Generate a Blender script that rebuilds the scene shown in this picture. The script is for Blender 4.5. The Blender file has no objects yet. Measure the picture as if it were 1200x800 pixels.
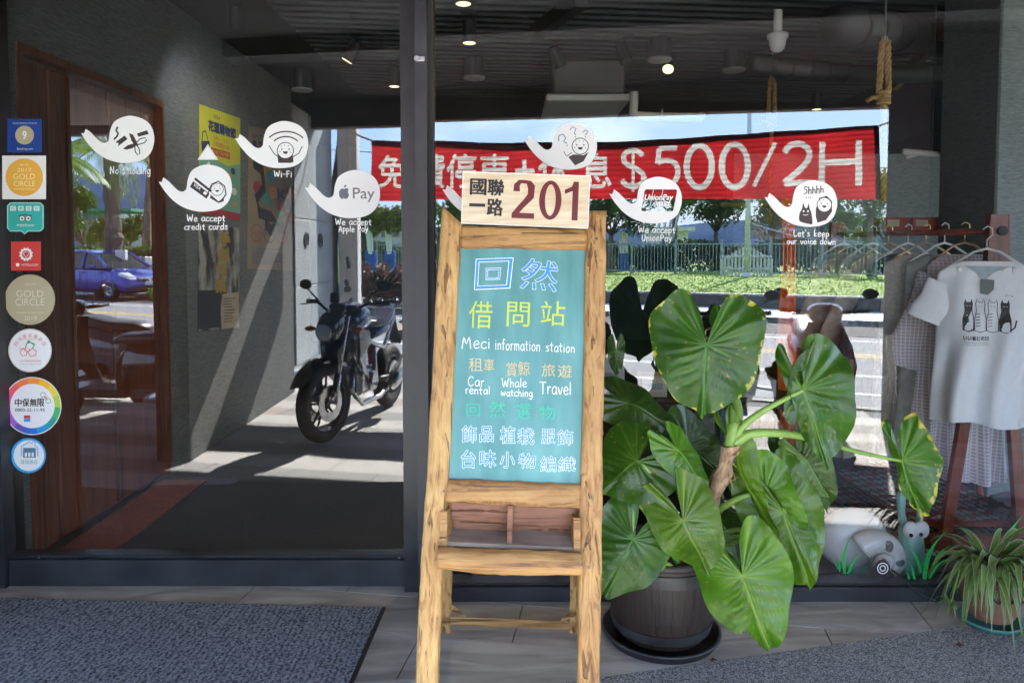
import bpy, math, random
from mathutils import Vector, Matrix, noise
random.seed(7)
R = math.radians
sc = bpy.context.scene
C = sc.collection

# ---------------------------------------------------------------- camera
EYE, FPX, PITCH = 1.5, 870.0, 3.0
PPY = 290 + FPX*math.tan(R(PITCH))
cam = bpy.data.objects.new('camera', bpy.data.cameras.new('camera'))
C.objects.link(cam); sc.camera = cam
cam.location = (0, 0, EYE); cam.rotation_euler = (R(90-PITCH), 0, 0)
cam.data.sensor_width = 36; cam.data.lens = 36*FPX/1200
cam.data.shift_y = -(400-PPY)/1200
cam.data.clip_start = 0.05; cam.data.clip_end = 6000

# ---------------------------------------------------------------- sky and sun
SUN_TRAVEL = Vector((-0.45, 1.0, -0.85)).normalized()
elev = math.asin(-SUN_TRAVEL.z)
azim = math.atan2(-SUN_TRAVEL.x, -SUN_TRAVEL.y)
w = bpy.data.worlds.new('World'); sc.world = w; w.use_nodes = True
wn, wl = w.node_tree.nodes, w.node_tree.links
wn.clear()
wo = wn.new('ShaderNodeOutputWorld'); bg = wn.new('ShaderNodeBackground')
sky = wn.new('ShaderNodeTexSky'); sky.sky_type = 'NISHITA'; sky.sun_disc = False
sky.sun_elevation = elev; sky.sun_rotation = azim; sky.air_density = 1.2; sky.dust_density = 0.6; sky.ozone_density = 2.0
tc = wn.new('ShaderNodeTexCoord'); mp = wn.new('ShaderNodeMapping'); mp.inputs['Scale'].default_value = (1.0, 1.0, 3.2)
nz = wn.new('ShaderNodeTexNoise'); nz.inputs['Scale'].default_value = 3.4; nz.inputs['Detail'].default_value = 7; nz.inputs['Roughness'].default_value = 0.55
cr = wn.new('ShaderNodeValToRGB'); cr.color_ramp.elements[0].position = 0.50; cr.color_ramp.elements[1].position = 0.74
mx = wn.new('ShaderNodeMix'); mx.data_type = 'RGBA'
mx.inputs[7].default_value = (8.6, 8.8, 9.1, 1)
ml = wn.new('ShaderNodeMath'); ml.operation = 'MULTIPLY'; ml.inputs[1].default_value = 0.5
wl.new(tc.outputs['Generated'], mp.inputs[0]); wl.new(mp.outputs[0], nz.inputs['Vector']); wl.new(nz.outputs[0], cr.inputs[0])
wl.new(cr.outputs[0], ml.inputs[0]); wl.new(ml.outputs[0], mx.inputs[0])
hz = wn.new('ShaderNodeMix'); hz.data_type = 'RGBA'; hz.inputs[0].default_value = .82; hz.inputs[7].default_value = (2.0, 3.3, 5.5, 1)
wl.new(sky.outputs[0], hz.inputs[6]); wl.new(hz.outputs[2], mx.inputs[6]); wl.new(mx.outputs[2], bg.inputs[0]); wl.new(bg.outputs[0], wo.inputs[0])
bg.inputs[1].default_value = 0.14
sun = bpy.data.objects.new('sun', bpy.data.lights.new('sun', 'SUN')); C.objects.link(sun)
sun.data.energy = 5.0; sun.data.angle = R(0.5); sun.data.color = (1, 0.95, 0.87)
sun.rotation_euler = SUN_TRAVEL.to_track_quat('-Z', 'Y').to_euler()
sun.location = (3, -6, 12)

sc.view_settings.view_transform = 'Standard'; sc.view_settings.look = 'None'
sc.view_settings.exposure = 3.7; sc.view_settings.gamma = 1
sc.render.engine = 'CYCLES'
sc.cycles.max_bounces = 7; sc.cycles.diffuse_bounces = 4; sc.cycles.glossy_bounces = 4
sc.cycles.transparent_max_bounces = 12; sc.cycles.transmission_bounces = 4
sc.cycles.sample_clamp_indirect = 6; sc.cycles.use_denoising = True
sc.cycles.caustics_reflective = False; sc.cycles.caustics_refractive = False

# ---------------------------------------------------------------- measuring helpers
def ray(px, py):
    p = R(PITCH); x = (px-600)/FPX; u = -(py-PPY)/FPX
    y = math.cos(p)+math.sin(p)*u; z = -math.sin(p)+math.cos(p)*u
    return Vector((x/y, 1, z/y))
def at(px, py, Y):
    return Vector((0, 0, EYE)) + ray(px, py)*Y
def mi(px, py, D, yg=3.2):
    v = at(px, py, D); return Vector((v.x, 2*yg-D, v.z))
YL, YR = 3.27, 3.13          # the two glass planes
T_ST = 0.46                  # street direction against the shop front
def S(a, q, z=0):
    n = math.hypot(1, T_ST); return Vector((a/n, 6.4-q+a*T_ST/n, z))
def glassL(px, py, lift=0): return at(px, py, YL-0.003-lift)
def glassR(px, py, lift=0): return at(px, py, YR-0.003-lift)

# ---------------------------------------------------------------- mesh helpers
class MB:
    def __init__(s): s.v = []; s.f = []; s.m = []; s.a = {}
    def add(s, vs, fs, mi_=0):
        o = len(s.v); s.v += [tuple(v) for v in vs]
        for f in fs: s.f.append(tuple(i+o for i in f)); s.m.append(mi_)
        return s
    def box(s, lo, hi, mi_=0):
        x0, y0, z0 = lo; x1, y1, z1 = hi
        return s.add([(x0,y0,z0),(x1,y0,z0),(x1,y1,z0),(x0,y1,z0),(x0,y0,z1),(x1,y0,z1),(x1,y1,z1),(x0,y1,z1)],
                     [(0,3,2,1),(4,5,6,7),(0,1,5,4),(1,2,6,5),(2,3,7,6),(3,0,4,7)], mi_)
    def bbox(s, lo, hi, b=0.004, mi_=0):       # box with bevelled edges
        x0, y0, z0 = lo; x1, y1, z1 = hi; pts = []
        b = min(b, (x1-x0)*.45, (y1-y0)*.45, (z1-z0)*.45)
        def ringz(z, i):
            return [(x0+i+b-min(i,b) if 0 else x0+i, y0+b, z), (x0+b, y0+i, z), (x1-b, y0+i, z), (x1-i, y0+b, z), (x1-i, y1-b, z), (x1-b, y1-i, z), (x0+b, y1-i, z), (x0+i, y1-b, z)]
        rings = [ringz(z0, b*.8), ringz(z0+b, 0), ringz(z1-b, 0), ringz(z1, b*.8)]
        vs = [p for r in rings for p in r]; fs = []
        for k in range(3):
            for i in range(8):
                j = (i+1) % 8; fs.append((k*8+i, k*8+j, k*8+8+j, k*8+8+i))
        fs.append(tuple(reversed(range(8)))); fs.append(tuple(range(24, 32)))
        return s.add(vs, fs, mi_)
    def hexa(s, a, b, mi_=0):                     # two quads (4 pts each) joined
        return s.add(list(a)+list(b), [(3,2,1,0),(4,5,6,7),(0,1,5,4),(1,2,6,5),(2,3,7,6),(3,0,4,7)], mi_)
    def slab(s, quad, off, mi_=0):
        q = [Vector(p) for p in quad]; o = Vector(off)
        return s.hexa(q, [p+o for p in q], mi_)
    def tube(s, pts, rs, n=8, mi_=0, cap=True, flat=None, sq=1.0):
        pts = [Vector(p) for p in pts]; k = len(pts)
        if not hasattr(rs, '__len__'): rs = [rs]*k
        o = len(s.v); up = None; rings = []
        for i, p in enumerate(pts):
            d = (pts[min(i+1, k-1)]-pts[max(i-1, 0)])
            d = d.normalized() if d.length > 1e-9 else Vector((0,0,1))
            if up is None:
                up = Vector((0,0,1)) if abs(d.z) < .9 else Vector((0,1,0))
                if flat: up = Vector(flat)
            a = d.cross(up)
            if a.length < 1e-6: a = d.orthogonal()
            a.normalize(); b = a.cross(d).normalized(); up = b
            rings.append([p+(a*math.cos(2*math.pi*j/n)+b*math.sin(2*math.pi*j/n)*sq)*rs[i] for j in range(n)])
        vs = [q for r in rings for q in r]; fs = []
        for i in range(k-1):
            for j in range(n):
                l = (j+1) % n; fs.append((i*n+j, i*n+l, i*n+n+l, i*n+n+j))
        if cap: fs.append(tuple(reversed(range(n)))); fs.append(tuple(range((k-1)*n, k*n)))
        return s.add(vs, fs, mi_)
    def lathe(s, prof, c=(0,0,0), n=32, axis='z', mi_=0, caps=True):
        vs = []; fs = []; k = len(prof); c = Vector(c)
        for r, h in prof:
            for j in range(n):
                a = 2*math.pi*j/n; x, y = r*math.cos(a), r*math.sin(a)
                vs.append(c+Vector({'z': (x,y,h), 'y': (x,h,-y), 'x': (h,x,y)}[axis]))
        for i in range(k-1):
            for j in range(n):
                l = (j+1) % n; fs.append((i*n+j, i*n+l, i*n+n+l, i*n+n+j))
        if caps: fs.append(tuple(reversed(range(n)))); fs.append(tuple(range((k-1)*n, k*n)))
        return s.add(vs, fs, mi_)
    def ball(s, c, r, n=16, m=10, mi_=0, rot=None):
        r = Vector(r) if hasattr(r, '__len__') else Vector((r,r,r)); c = Vector(c); vs = []; fs = []
        for i in range(m+1):
            t = math.pi*i/m
            for j in range(n):
                a = 2*math.pi*j/n
                p = Vector((r.x*math.sin(t)*math.cos(a), r.y*math.sin(t)*math.sin(a), r.z*math.cos(t)))
                if rot: p = rot @ p
                vs.append(c+p)
        for i in range(m):
            for j in range(n):
                l = (j+1) % n; fs.append((i*n+j, i*n+n+j, i*n+n+l, i*n+l))
        return s.add(vs, fs, mi_)
    def grid(s, fn, nu, nv, mi_=0):
        vs = [fn(i/nu, j/nv) for j in range(nv+1) for i in range(nu+1)]
        fs = [(j*(nu+1)+i, j*(nu+1)+i+1, (j+1)*(nu+1)+i+1, (j+1)*(nu+1)+i) for j in range(nv) for i in range(nu)]
        return s.add(vs, fs, mi_)
    def torus(s, c, R_, r, axis='z', n=32, m=8, mi_=0):
        c = Vector(c); vs = []; fs = []
        for i in range(n):
            a = 2*math.pi*i/n
            for j in range(m):
                b = 2*math.pi*j/m; rr = R_+r*math.cos(b); h = r*math.sin(b)
                x, y = rr*math.cos(a), rr*math.sin(a)
                vs.append(c+Vector({'z': (x,y,h), 'y': (x,h,y), 'x': (h,x,y)}[axis]))
        for i in range(n):
            for j in range(m):
                k = (i+1) % n; l = (j+1) % m; fs.append((i*m+j, k*m+j, k*m+l, i*m+l))
        return s.add(vs, fs, mi_)

def wloc(o):
    v = Vector((0,0,0))
    while o: v += Vector(o.location); o = o.parent
    return v
def link(name, me, parent=None, origin=None):
    o = bpy.data.objects.new(name, me); C.objects.link(o)
    if parent: o.parent = parent
    return o
def obj(name, mb, mats, parent=None, smooth=False, base=None, attr=None):
    """link mb as ONE mesh object; vertices are given in world space"""
    org = wloc(parent) if parent else Vector(base if base is not None else (0,0,0))
    me = bpy.data.meshes.new(name)
    me.from_pydata([(v[0]-org.x, v[1]-org.y, v[2]-org.z) for v in mb.v], [], mb.f)
    for m in (mats if isinstance(mats, (list, tuple)) else [mats]): me.materials.append(m)
    if any(mb.m): me.polygons.foreach_set('material_index', mb.m)
    if smooth: me.polygons.foreach_set('use_smooth', [True]*len(mb.f))
    for k, vals in mb.a.items():
        at_ = me.attributes.new(k, 'FLOAT', 'POINT'); at_.data.foreach_set('value', vals)
    me.update()
    o = link(name, me, parent)
    if not parent: o.location = org
    return o
def tag(o, label=None, cat=None, group=None, kind=None):
    if label: o['label'] = label
    if cat: o['category'] = cat
    if group: o['group'] = group
    if kind: o['kind'] = kind
    return o
def thing(name, label, cat, loc=(0,0,0), group=None):
    o = bpy.data.objects.new(name, None); C.objects.link(o); o.location = loc; o.empty_display_size = .1
    return tag(o, label, cat, group)
def struct(name, mb, m, smooth=False): return tag(obj(name, mb, m, smooth=smooth), kind='structure')
def copy_tree(o, parent=None):
    c = o.copy(); C.objects.link(c); c.parent = parent
    for ch in list(o.children): copy_tree(ch, c)
    return c
def smooth_loop(pts, n=5, closed=True):
    out = []; k = len(pts)
    for i in range(k if closed else k-1):
        g = lambda q: Vector(pts[q % k]) if closed else Vector(pts[max(0, min(k-1, q))])
        a, b, c, d = g(i-1), g(i), g(i+1), g(i+2)
        for j in range(n):
            t = j/n
            out.append(.5*((2*b)+(c-a)*t+(2*a-5*b+4*c-d)*t*t+(3*b-a-3*c+d)*t**3))
    if not closed: out.append(Vector(pts[-1]))
    return out
def from_curve(cu):
    o = bpy.data.objects.new('tmp', cu); C.objects.link(o)
    bpy.context.view_layer.update()
    dg = bpy.context.evaluated_depsgraph_get()
    me = bpy.data.meshes.new_from_object(o.evaluated_get(dg))
    vs = [v.co.copy() for v in me.vertices]; fs = [tuple(p.vertices) for p in me.polygons]
    bpy.data.objects.remove(o); bpy.data.meshes.remove(me)
    return vs, fs
GL = {}
def glyphs(s, off=0.0, sp=1.0, shear=0.0):
    key = (s, off, sp, shear)
    if key not in GL:
        cu = bpy.data.curves.new('t', 'FONT'); cu.body = s; cu.size = 1; cu.offset = off; cu.resolution_u = 4
        cu.space_character = sp; cu.shear = shear; cu.fill_mode = 'FRONT'
        GL[key] = from_curve(cu)
    return GL[key]
def text_on(P, s, box, m, parent, lift=.0006, off=0.0, name='lettering', rot=0, sp=1.0, shear=0.0, bold=0):
    vs, fs = glyphs(s, off, sp, shear)
    if not vs: return None
    xs = [v.x for v in vs]; ys = [v.y for v in vs]; x0, x1, y0, y1 = min(xs), max(xs), min(ys), max(ys)
    X0, Y0, X1, Y1 = box; cx, cy = (X0+X1)/2, (Y0+Y1)/2; c, sn = math.cos(R(rot)), math.sin(R(rot))
    mb = MB()
    for k, (ox, oy) in enumerate([(0, 0)]+([(bold*math.cos(i*math.pi/4), bold*math.sin(i*math.pi/4)) for i in range(8)] if bold else [])):
        out = []
        for v in vs:
            u = (v.x-x0)/max(1e-6, x1-x0); t = (v.y-y0)/max(1e-6, y1-y0)
            a, b = X0+(X1-X0)*u-cx, Y1-(Y1-Y0)*t-cy
            out.append(P(cx+a*c-b*sn+ox, cy+a*sn+b*c+oy, lift+k*.00003))
        mb.add(out, fs)
    return obj(name, mb, m, parent)
def shape_on(P, loops, m, parent=None, lift=.0003, name='shape', thick=0, base=None):
    cu = bpy.data.curves.new('s', 'CURVE'); cu.dimensions = '2D'; cu.fill_mode = 'FRONT' if not thick else 'BOTH'
    for lp in loops:
        sp = cu.splines.new('POLY'); sp.points.add(len(lp)-1); sp.use_cyclic_u = True
        for i, p in enumerate(lp): sp.points[i].co = (p[0], p[1], 0, 1)
    vs, fs = from_curve(cu)
    mb = MB(); mb.add([P(v.x, v.y, lift) for v in vs], fs)
    return obj(name, mb, m, parent, base=base)
def circ(cx, cy, r, n=40, ry=None): return [(cx+r*math.cos(2*math.pi*i/n), cy+(ry or r)*math.sin(2*math.pi*i/n)) for i in range(n)]
def rect(x0, y0, x1, y1): return [(x0,y0),(x1,y0),(x1,y1),(x0,y1)]
def rrect(x0, y0, x1, y1, r, n=5):
    o = []
    for cx, cy, a0 in ((x1-r,y0+r,-90),(x1-r,y1-r,0),(x0+r,y1-r,90),(x0+r,y0+r,180)):
        for i in range(n+1): a = R(a0+90*i/n); o.append((cx+r*math.cos(a), cy+r*math.sin(a)))
    return o
def stroke_on(P, lines, wpx, m, parent, lift=.0005, name='lettering', scale=870, close=False):
    """hand-drawn marker strokes: flattened tubes lying on the surface"""
    mb = MB()
    for ln in lines:
        pts = [P(x, y, lift) for x, y in ln]
        n = (P(ln[0][0]+1, ln[0][1], 0)-P(ln[0][0], ln[0][1], 0)).cross(P(ln[0][0], ln[0][1]+1, 0)-P(ln[0][0], ln[0][1], 0)).normalized()
        r = (P(ln[0][0]+wpx/2, ln[0][1], 0)-P(ln[0][0], ln[0][1], 0)).length
        o = len(mb.v); mb.tube(pts, r, n=6)
        for i in range(o, len(mb.v)):        # flatten towards the surface
            k = (i-o)//6; q = Vector(mb.v[i]); d = (q-pts[k]).dot(n); mb.v[i] = tuple(q-n*d*.85)
        for k in (0, -1): mb.add([pts[k]+(Vector(mb.v[0])*0)+n*.0002+((P(ln[k][0]+math.cos(a)*wpx/2, ln[k][1]+math.sin(a)*wpx/2, lift))-pts[k]) for a in [i*math.pi/4 for i in range(8)]], [tuple(range(8))])
    return obj(name, mb, m, parent)

# hand lettering: strokes per letter on a 0..1 wide grid, x-height 1, cap height 1.7, descender -.6
HW = {
 'a': (.8, [[(.75,.9),(.4,1),(.08,.6),(.15,.1),(.45,0),(.72,.4),(.75,.9),(.75,.3),(.85,0)]]),
 'c': (.7, [[(.75,.85),(.4,1),(.08,.6),(.15,.12),(.45,0),(.75,.15)]]),
 'd': (.8, [[(.72,.8),(.4,1),(.08,.6),(.15,.1),(.45,0),(.72,.35)],[(.75,1.7),(.75,0)]]),
 'e': (.75, [[(.1,.5),(.7,.58),(.6,.95),(.3,1),(.06,.5),(.2,.05),(.45,0),(.75,.15)]]),
 'f': (.55, [[(.6,1.55),(.4,1.7),(.25,1.4),(.25,0)],[(0,1),(.52,1)]]),
 'g': (.8, [[(.72,.85),(.4,1),(.08,.65),(.2,.15),(.5,.1),(.72,.5)],[(.74,1),(.74,-.35),(.45,-.6),(.12,-.45)]]),
 'h': (.75, [[(.1,1.7),(.1,0)],[(.1,.6),(.4,1),(.65,.8),(.68,0)]]),
 'i': (.3, [[(.15,1),(.15,0)],[(.15,1.38),(.16,1.42)]]),
 'k': (.7, [[(.1,1.7),(.1,0)],[(.6,.95),(.12,.45),(.65,0)]]),
 'l': (.3, [[(.15,1.7),(.15,0)]]),
 'm': (1.1, [[(.1,1),(.1,0)],[(.1,.7),(.35,1),(.52,.8),(.52,0)],[(.52,.7),(.8,1),(.98,.8),(1,0)]]),
 'n': (.75, [[(.1,1),(.1,0)],[(.1,.65),(.4,1),(.65,.8),(.68,0)]]),
 'o': (.8, [[(.4,1),(.08,.6),(.15,.12),(.42,0),(.72,.35),(.66,.85),(.4,1)]]),
 'p': (.75, [[(.1,1),(.1,-.6)],[(.1,.75),(.4,1),(.7,.65),(.55,.15),(.1,.15)]]),
 'r': (.55, [[(.1,1),(.1,0)],[(.1,.6),(.3,.95),(.55,.95)]]),
 's': (.65, [[(.6,.9),(.3,1),(.1,.75),(.55,.4),(.5,.08),(.05,.05)]]),
 't': (.6, [[(.28,1.45),(.28,.15),(.5,0)],[(0,1),(.58,1)]]),
 'u': (.75, [[(.1,1),(.1,.25),(.35,0),(.65,.3)],[(.66,1),(.68,0)]]),
 'v': (.7, [[(.05,1),(.35,0),(.68,1)]]),
 'w': (1.0, [[(.05,1),(.25,0),(.5,.8),(.72,0),(.98,1)]]),
 'y': (.75, [[(.08,1),(.35,.25)],[(.7,1),(.3,-.3),(.08,-.5)]]),
 'A': (.95, [[(.05,0),(.45,1.7),(.85,0)],[(.2,.6),(.7,.6)]]),
 'C': (.95, [[(.9,1.4),(.55,1.7),(.12,1.2),(.1,.5),(.4,0),(.9,.25)]]),
 'F': (.8, [[(.12,1.7),(.12,0)],[(.12,1.65),(.75,1.65)],[(.12,.9),(.6,.9)]]),
 'L': (.75, [[(.12,1.7),(.12,.05),(.7,.05)]]),
 'M': (1.35, [[(.05,0),(.3,1.7),(.62,.7),(1.0,1.75),(1.2,0)]]),
 'N': (1.0, [[(.1,0),(.12,1.7),(.8,.05),(.85,1.7)]]),
 'P': (.85, [[(.12,1.7),(.12,0)],[(.12,1.65),(.6,1.65),(.78,1.25),(.6,.85),(.12,.85)]]),
 'S': (.85, [[(.8,1.5),(.45,1.7),(.12,1.35),(.7,.75),(.65,.15),(.1,.08)]]),
 'T': (1.0, [[(0,1.65),(1,1.65)],[(.5,1.65),(.5,0)]]),
 'U': (.95, [[(.12,1.7),(.12,.4),(.45,0),(.78,.35),(.82,1.7)]]),
 'W': (1.4, [[(.05,1.7),(.35,0),(.68,1.3),(1.0,0),(1.32,1.7)]]),
 "'": (.25, [[(.12,1.75),(.08,1.35)]]), '-': (.6, [[(.08,.65),(.5,.65)]]), '.': (.3, [[(.12,.02),(.14,.05)]]), ' ': (.55, []),
}
def hand(P, s, x0, x1, ybase, xh, wpx, m, parent, slope=0, name='lettering', lift=.0005):
    tot = sum(HW[c][0]+.22 for c in s)-.22; k = (x1-x0)/tot; x = 0; lines = []
    rr = random.Random(s)
    for c in s:
        wd, st = HW[c]; jy = rr.uniform(-.06, .06)*xh; js = rr.uniform(.93, 1.08)
        for l in st:
            l = [(x0+(x+a)*k, ybase+slope*(x+a)/tot+jy-b*xh*js) for a, b in l]
            if len(l) > 2: l = [(v[0], v[1]) for v in smooth_loop([Vector((a, b, 0)) for a, b in l], 3, False)]
            lines.append(l)
        x += wd+.22
    return stroke_on(P, lines, wpx, m, parent, lift=lift, name=name)

# ---------------------------------------------------------------- materials
def nodes(name):
    m = bpy.data.materials.new(name); m.use_nodes = True
    nt = m.node_tree; return m, nt.nodes, nt.links, nt.nodes['Principled BSDF']
def rgb(c): return (c[0], c[1], c[2], 1)
def mat(name, c1, c2=None, scale=8, rough=.6, metal=0, bump=0, stretch=(1,1,1), detail=5, spec=None, emit=None, lo=.35, hi=.65, bscale=None, trans=0, rvar=0, coat=0, dist=0):
    m, N, L, B = nodes(name)
    B.inputs['Roughness'].default_value = rough; B.inputs['Metallic'].default_value = metal
    B.inputs['Base Color'].default_value = rgb(c1)
    if spec is not None: B.inputs['Specular IOR Level'].default_value = spec
    if coat: B.inputs['Coat Weight'].default_value = coat; B.inputs['Coat Roughness'].default_value = .06
    if emit: B.inputs['Emission Color'].default_value = rgb(emit[0]); B.inputs['Emission Strength'].default_value = emit[1]
    if c2 is not None or bump or rvar:
        t = N.new('ShaderNodeTexCoord'); p = N.new('ShaderNodeMapping'); p.inputs['Scale'].default_value = stretch
        n = N.new('ShaderNodeTexNoise'); n.inputs['Scale'].default_value = scale; n.inputs['Detail'].default_value = detail; n.inputs['Distortion'].default_value = dist
        L.new(t.outputs['Object'], p.inputs[0]); L.new(p.outputs[0], n.inputs['Vector'])
        if c2 is not None:
            r = N.new('ShaderNodeValToRGB'); r.color_ramp.elements[0].position = lo; r.color_ramp.elements[1].position = hi
            r.color_ramp.elements[0].color = rgb(c1); r.color_ramp.elements[1].color = rgb(c2)
            L.new(n.outputs[0], r.inputs[0]); L.new(r.outputs[0], B.inputs['Base Color'])
        if rvar:
            q = N.new('ShaderNodeMapRange'); q.inputs[3].default_value = rough-rvar; q.inputs[4].default_value = rough+rvar
            L.new(n.outputs[0], q.inputs[0]); L.new(q.outputs[0], B.inputs['Roughness'])
        if bump:
            b = N.new('ShaderNodeBump'); b.inputs['Strength'].default_value = bump; b.inputs['Distance'].default_value = .01
            src = n
            if bscale:
                src = N.new('ShaderNodeTexNoise'); src.inputs['Scale'].default_value = bscale; src.inputs['Detail'].default_value = 4
                L.new(p.outputs[0], src.inputs['Vector'])
            L.new(src.outputs[0], b.inputs['Height']); L.new(b.outputs[0], B.inputs['Normal'])
    if trans:
        tr = N.new('ShaderNodeBsdfTranslucent'); ms = N.new('ShaderNodeMixShader'); ms.inputs[0].default_value = trans
        src = B.inputs['Base Color']
        if src.is_linked: L.new(src.links[0].from_socket, tr.inputs[0])
        else: tr.inputs[0].default_value = rgb(c1)
        L.new(B.outputs[0], ms.inputs[1]); L.new(tr.outputs[0], ms.inputs[2]); L.new(ms.outputs[0], N['Material Output'].inputs[0])
    return m
def flat(name, c, rough=.5, **k): return mat(name, c, rough=rough, **k)

def glass_mat(back=False):
    m, N, L, B = nodes('window_glass_back' if back else 'window_glass'); N.remove(B)
    tr = N.new('ShaderNodeBsdfTransparent'); tr.inputs[0].default_value = (.90, .93, .92, 1)
    if back:
        tr.inputs[0].default_value = (.97, .98, .98, 1); L.new(tr.outputs[0], N['Material Output'].inputs[0]); return m
    gl = N.new('ShaderNodeBsdfGlossy'); gl.inputs['Roughness'].default_value = 0; gl.inputs[0].default_value = (.97, .98, 1, 1)
    fr = N.new('ShaderNodeFresnel'); fr.inputs[0].default_value = 1.5
    ma = N.new('ShaderNodeMath'); ma.operation = 'MULTIPLY_ADD'; ma.inputs[1].default_value = 1.3; ma.inputs[2].default_value = 0.046; ma.use_clamp = True
    mx = N.new('ShaderNodeMixShader')
    L.new(fr.outputs[0], ma.inputs[0]); L.new(ma.outputs[0], mx.inputs[0]); L.new(tr.outputs[0], mx.inputs[1]); L.new(gl.outputs[0], mx.inputs[2])
    L.new(mx.outputs[0], N['Material Output'].inputs[0]); return m
GLASS, GLASSB = glass_mat(), glass_mat(True)

def concrete(name, c1, c2):
    """dark render with slanting brush marks"""
    m, N, L, B = nodes(name)
    t = N.new('ShaderNodeTexCoord'); p = N.new('ShaderNodeMapping'); p.inputs['Scale'].default_value = (4, 2.4, 26); p.inputs['Rotation'].default_value = (R(9), 0, 0)
    n = N.new('ShaderNodeTexNoise'); n.inputs['Scale'].default_value = 6; n.inputs['Detail'].default_value = 8; n.inputs['Roughness'].default_value = .7; n.inputs['Distortion'].default_value = .5
    n2 = N.new('ShaderNodeTexNoise'); n2.inputs['Scale'].default_value = 1.3; n2.inputs['Detail'].default_value = 4
    r = N.new('ShaderNodeValToRGB'); r.color_ramp.elements[0].position = .36; r.color_ramp.elements[1].position = .64
    r.color_ramp.elements[0].color = rgb(c1); r.color_ramp.elements[1].color = rgb(c2)
    mx = N.new('ShaderNodeMix'); mx.data_type = 'RGBA'; mx.blend_type = 'MULTIPLY'; mx.inputs[0].default_value = .5
    r2 = N.new('ShaderNodeValToRGB'); r2.color_ramp.elements[0].position = .3; r2.color_ramp.elements[1].position = .6; r2.color_ramp.elements[0].color = (.55,.55,.55,1)
    b = N.new('ShaderNodeBump'); b.inputs['Strength'].default_value = .4; b.inputs['Distance'].default_value = .005
    L.new(t.outputs['Object'], p.inputs[0]); L.new(p.outputs[0], n.inputs['Vector']); L.new(t.outputs['Object'], n2.inputs['Vector'])
    L.new(n.outputs[0], r.inputs[0]); L.new(n2.outputs[0], r2.inputs[0]); L.new(r.outputs[0], mx.inputs[6]); L.new(r2.outputs[0], mx.inputs[7])
    L.new(mx.outputs[2], B.inputs['Base Color']); L.new(n.outputs[0], b.inputs['Height']); L.new(b.outputs[0], B.inputs['Normal'])
    B.inputs['Roughness'].default_value = .75; return m

def wood_mat(name, pale, mid, dark, axis='z', scale=1.0, rough=.65, bump=.7):
    m, N, L, B = nodes(name)
    t = N.new('ShaderNodeTexCoord'); p = N.new('ShaderNodeMapping')
    s = {'z': (26, 26, 1.7), 'x': (1.7, 26, 26), 'y': (26, 1.7, 26)}[axis]; p.inputs['Scale'].default_value = [k*scale for k in s]
    n = N.new('ShaderNodeTexNoise'); n.inputs['Scale'].default_value = 1.9; n.inputs['Detail'].default_value = 10; n.inputs['Roughness'].default_value = .62; n.inputs['Distortion'].default_value = 1.1
    r = N.new('ShaderNodeValToRGB'); e = r.color_ramp.elements
    e[0].position = .30; e[0].color = rgb(dark); e[1].position = .72; e[1].color = rgb(pale)
    a = e.new(.42); a.color = rgb(mid); a = e.new(.52); a.color = rgb([x*.55+y*.45 for x, y in zip(pale, mid)])
    n3 = N.new('ShaderNodeTexNoise'); n3.inputs['Scale'].default_value = 5*scale; n3.inputs['Detail'].default_value = 3
    mx = N.new('ShaderNodeMix'); mx.data_type = 'RGBA'; mx.blend_type = 'MULTIPLY'; mx.inputs[0].default_value = .6
    r3 = N.new('ShaderNodeValToRGB'); r3.color_ramp.elements[0].position = .35; r3.color_ramp.elements[1].position = .6; r3.color_ramp.elements[0].color = (.62,.5,.4,1)
    # long dark cracks
    p2 = N.new('ShaderNodeMapping'); p2.inputs['Scale'].default_value = [k*scale*.7 for k in {'z': (85,85,2.4), 'x': (2.4,85,85), 'y': (85,2.4,85)}[axis]]
    v = N.new('ShaderNodeTexNoise'); v.inputs['Scale'].default_value = .9; v.inputs['Detail'].default_value = 3; v.inputs['Distortion'].default_value = .6
    rc = N.new('ShaderNodeValToRGB'); rc.color_ramp.elements[0].position = .33; rc.color_ramp.elements[1].position = .37; rc.color_ramp.elements[0].color = (.16,.09,.05,1)
    mc = N.new('ShaderNodeMix'); mc.data_type = 'RGBA'; mc.blend_type = 'MULTIPLY'; mc.inputs[0].default_value = .65
    b = N.new('ShaderNodeBump'); b.inputs['Strength'].default_value = bump; b.inputs['Distance'].default_value = .006
    b2 = N.new('ShaderNodeBump'); b2.inputs['Strength'].default_value = bump; b2.inputs['Distance'].default_value = .01
    for q in (p, p2): L.new(t.outputs['Object'], q.inputs[0])
    L.new(p.outputs[0], n.inputs['Vector']); L.new(p2.outputs[0], v.inputs['Vector']); L.new(t.outputs['Object'], n3.inputs['Vector'])
    L.new(n.outputs[0], r.inputs[0]); L.new(n3.outputs[0], r3.inputs[0]); L.new(v.outputs[0], rc.inputs[0])
    L.new(r.outputs[0], mx.inputs[6]); L.new(r3.outputs[0], mx.inputs[7]); L.new(mx.outputs[2], mc.inputs[6]); L.new(rc.outputs[0], mc.inputs[7])
    L.new(mc.outputs[2], B.inputs['Base Color']); L.new(n.outputs[0], b.inputs['Height']); L.new(rc.outputs[0], b2.inputs['Height']); L.new(b.outputs[0], b2.inputs['Normal']); L.new(b2.outputs[0], B.inputs['Normal'])
    B.inputs['Roughness'].default_value = rough; return m

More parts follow.
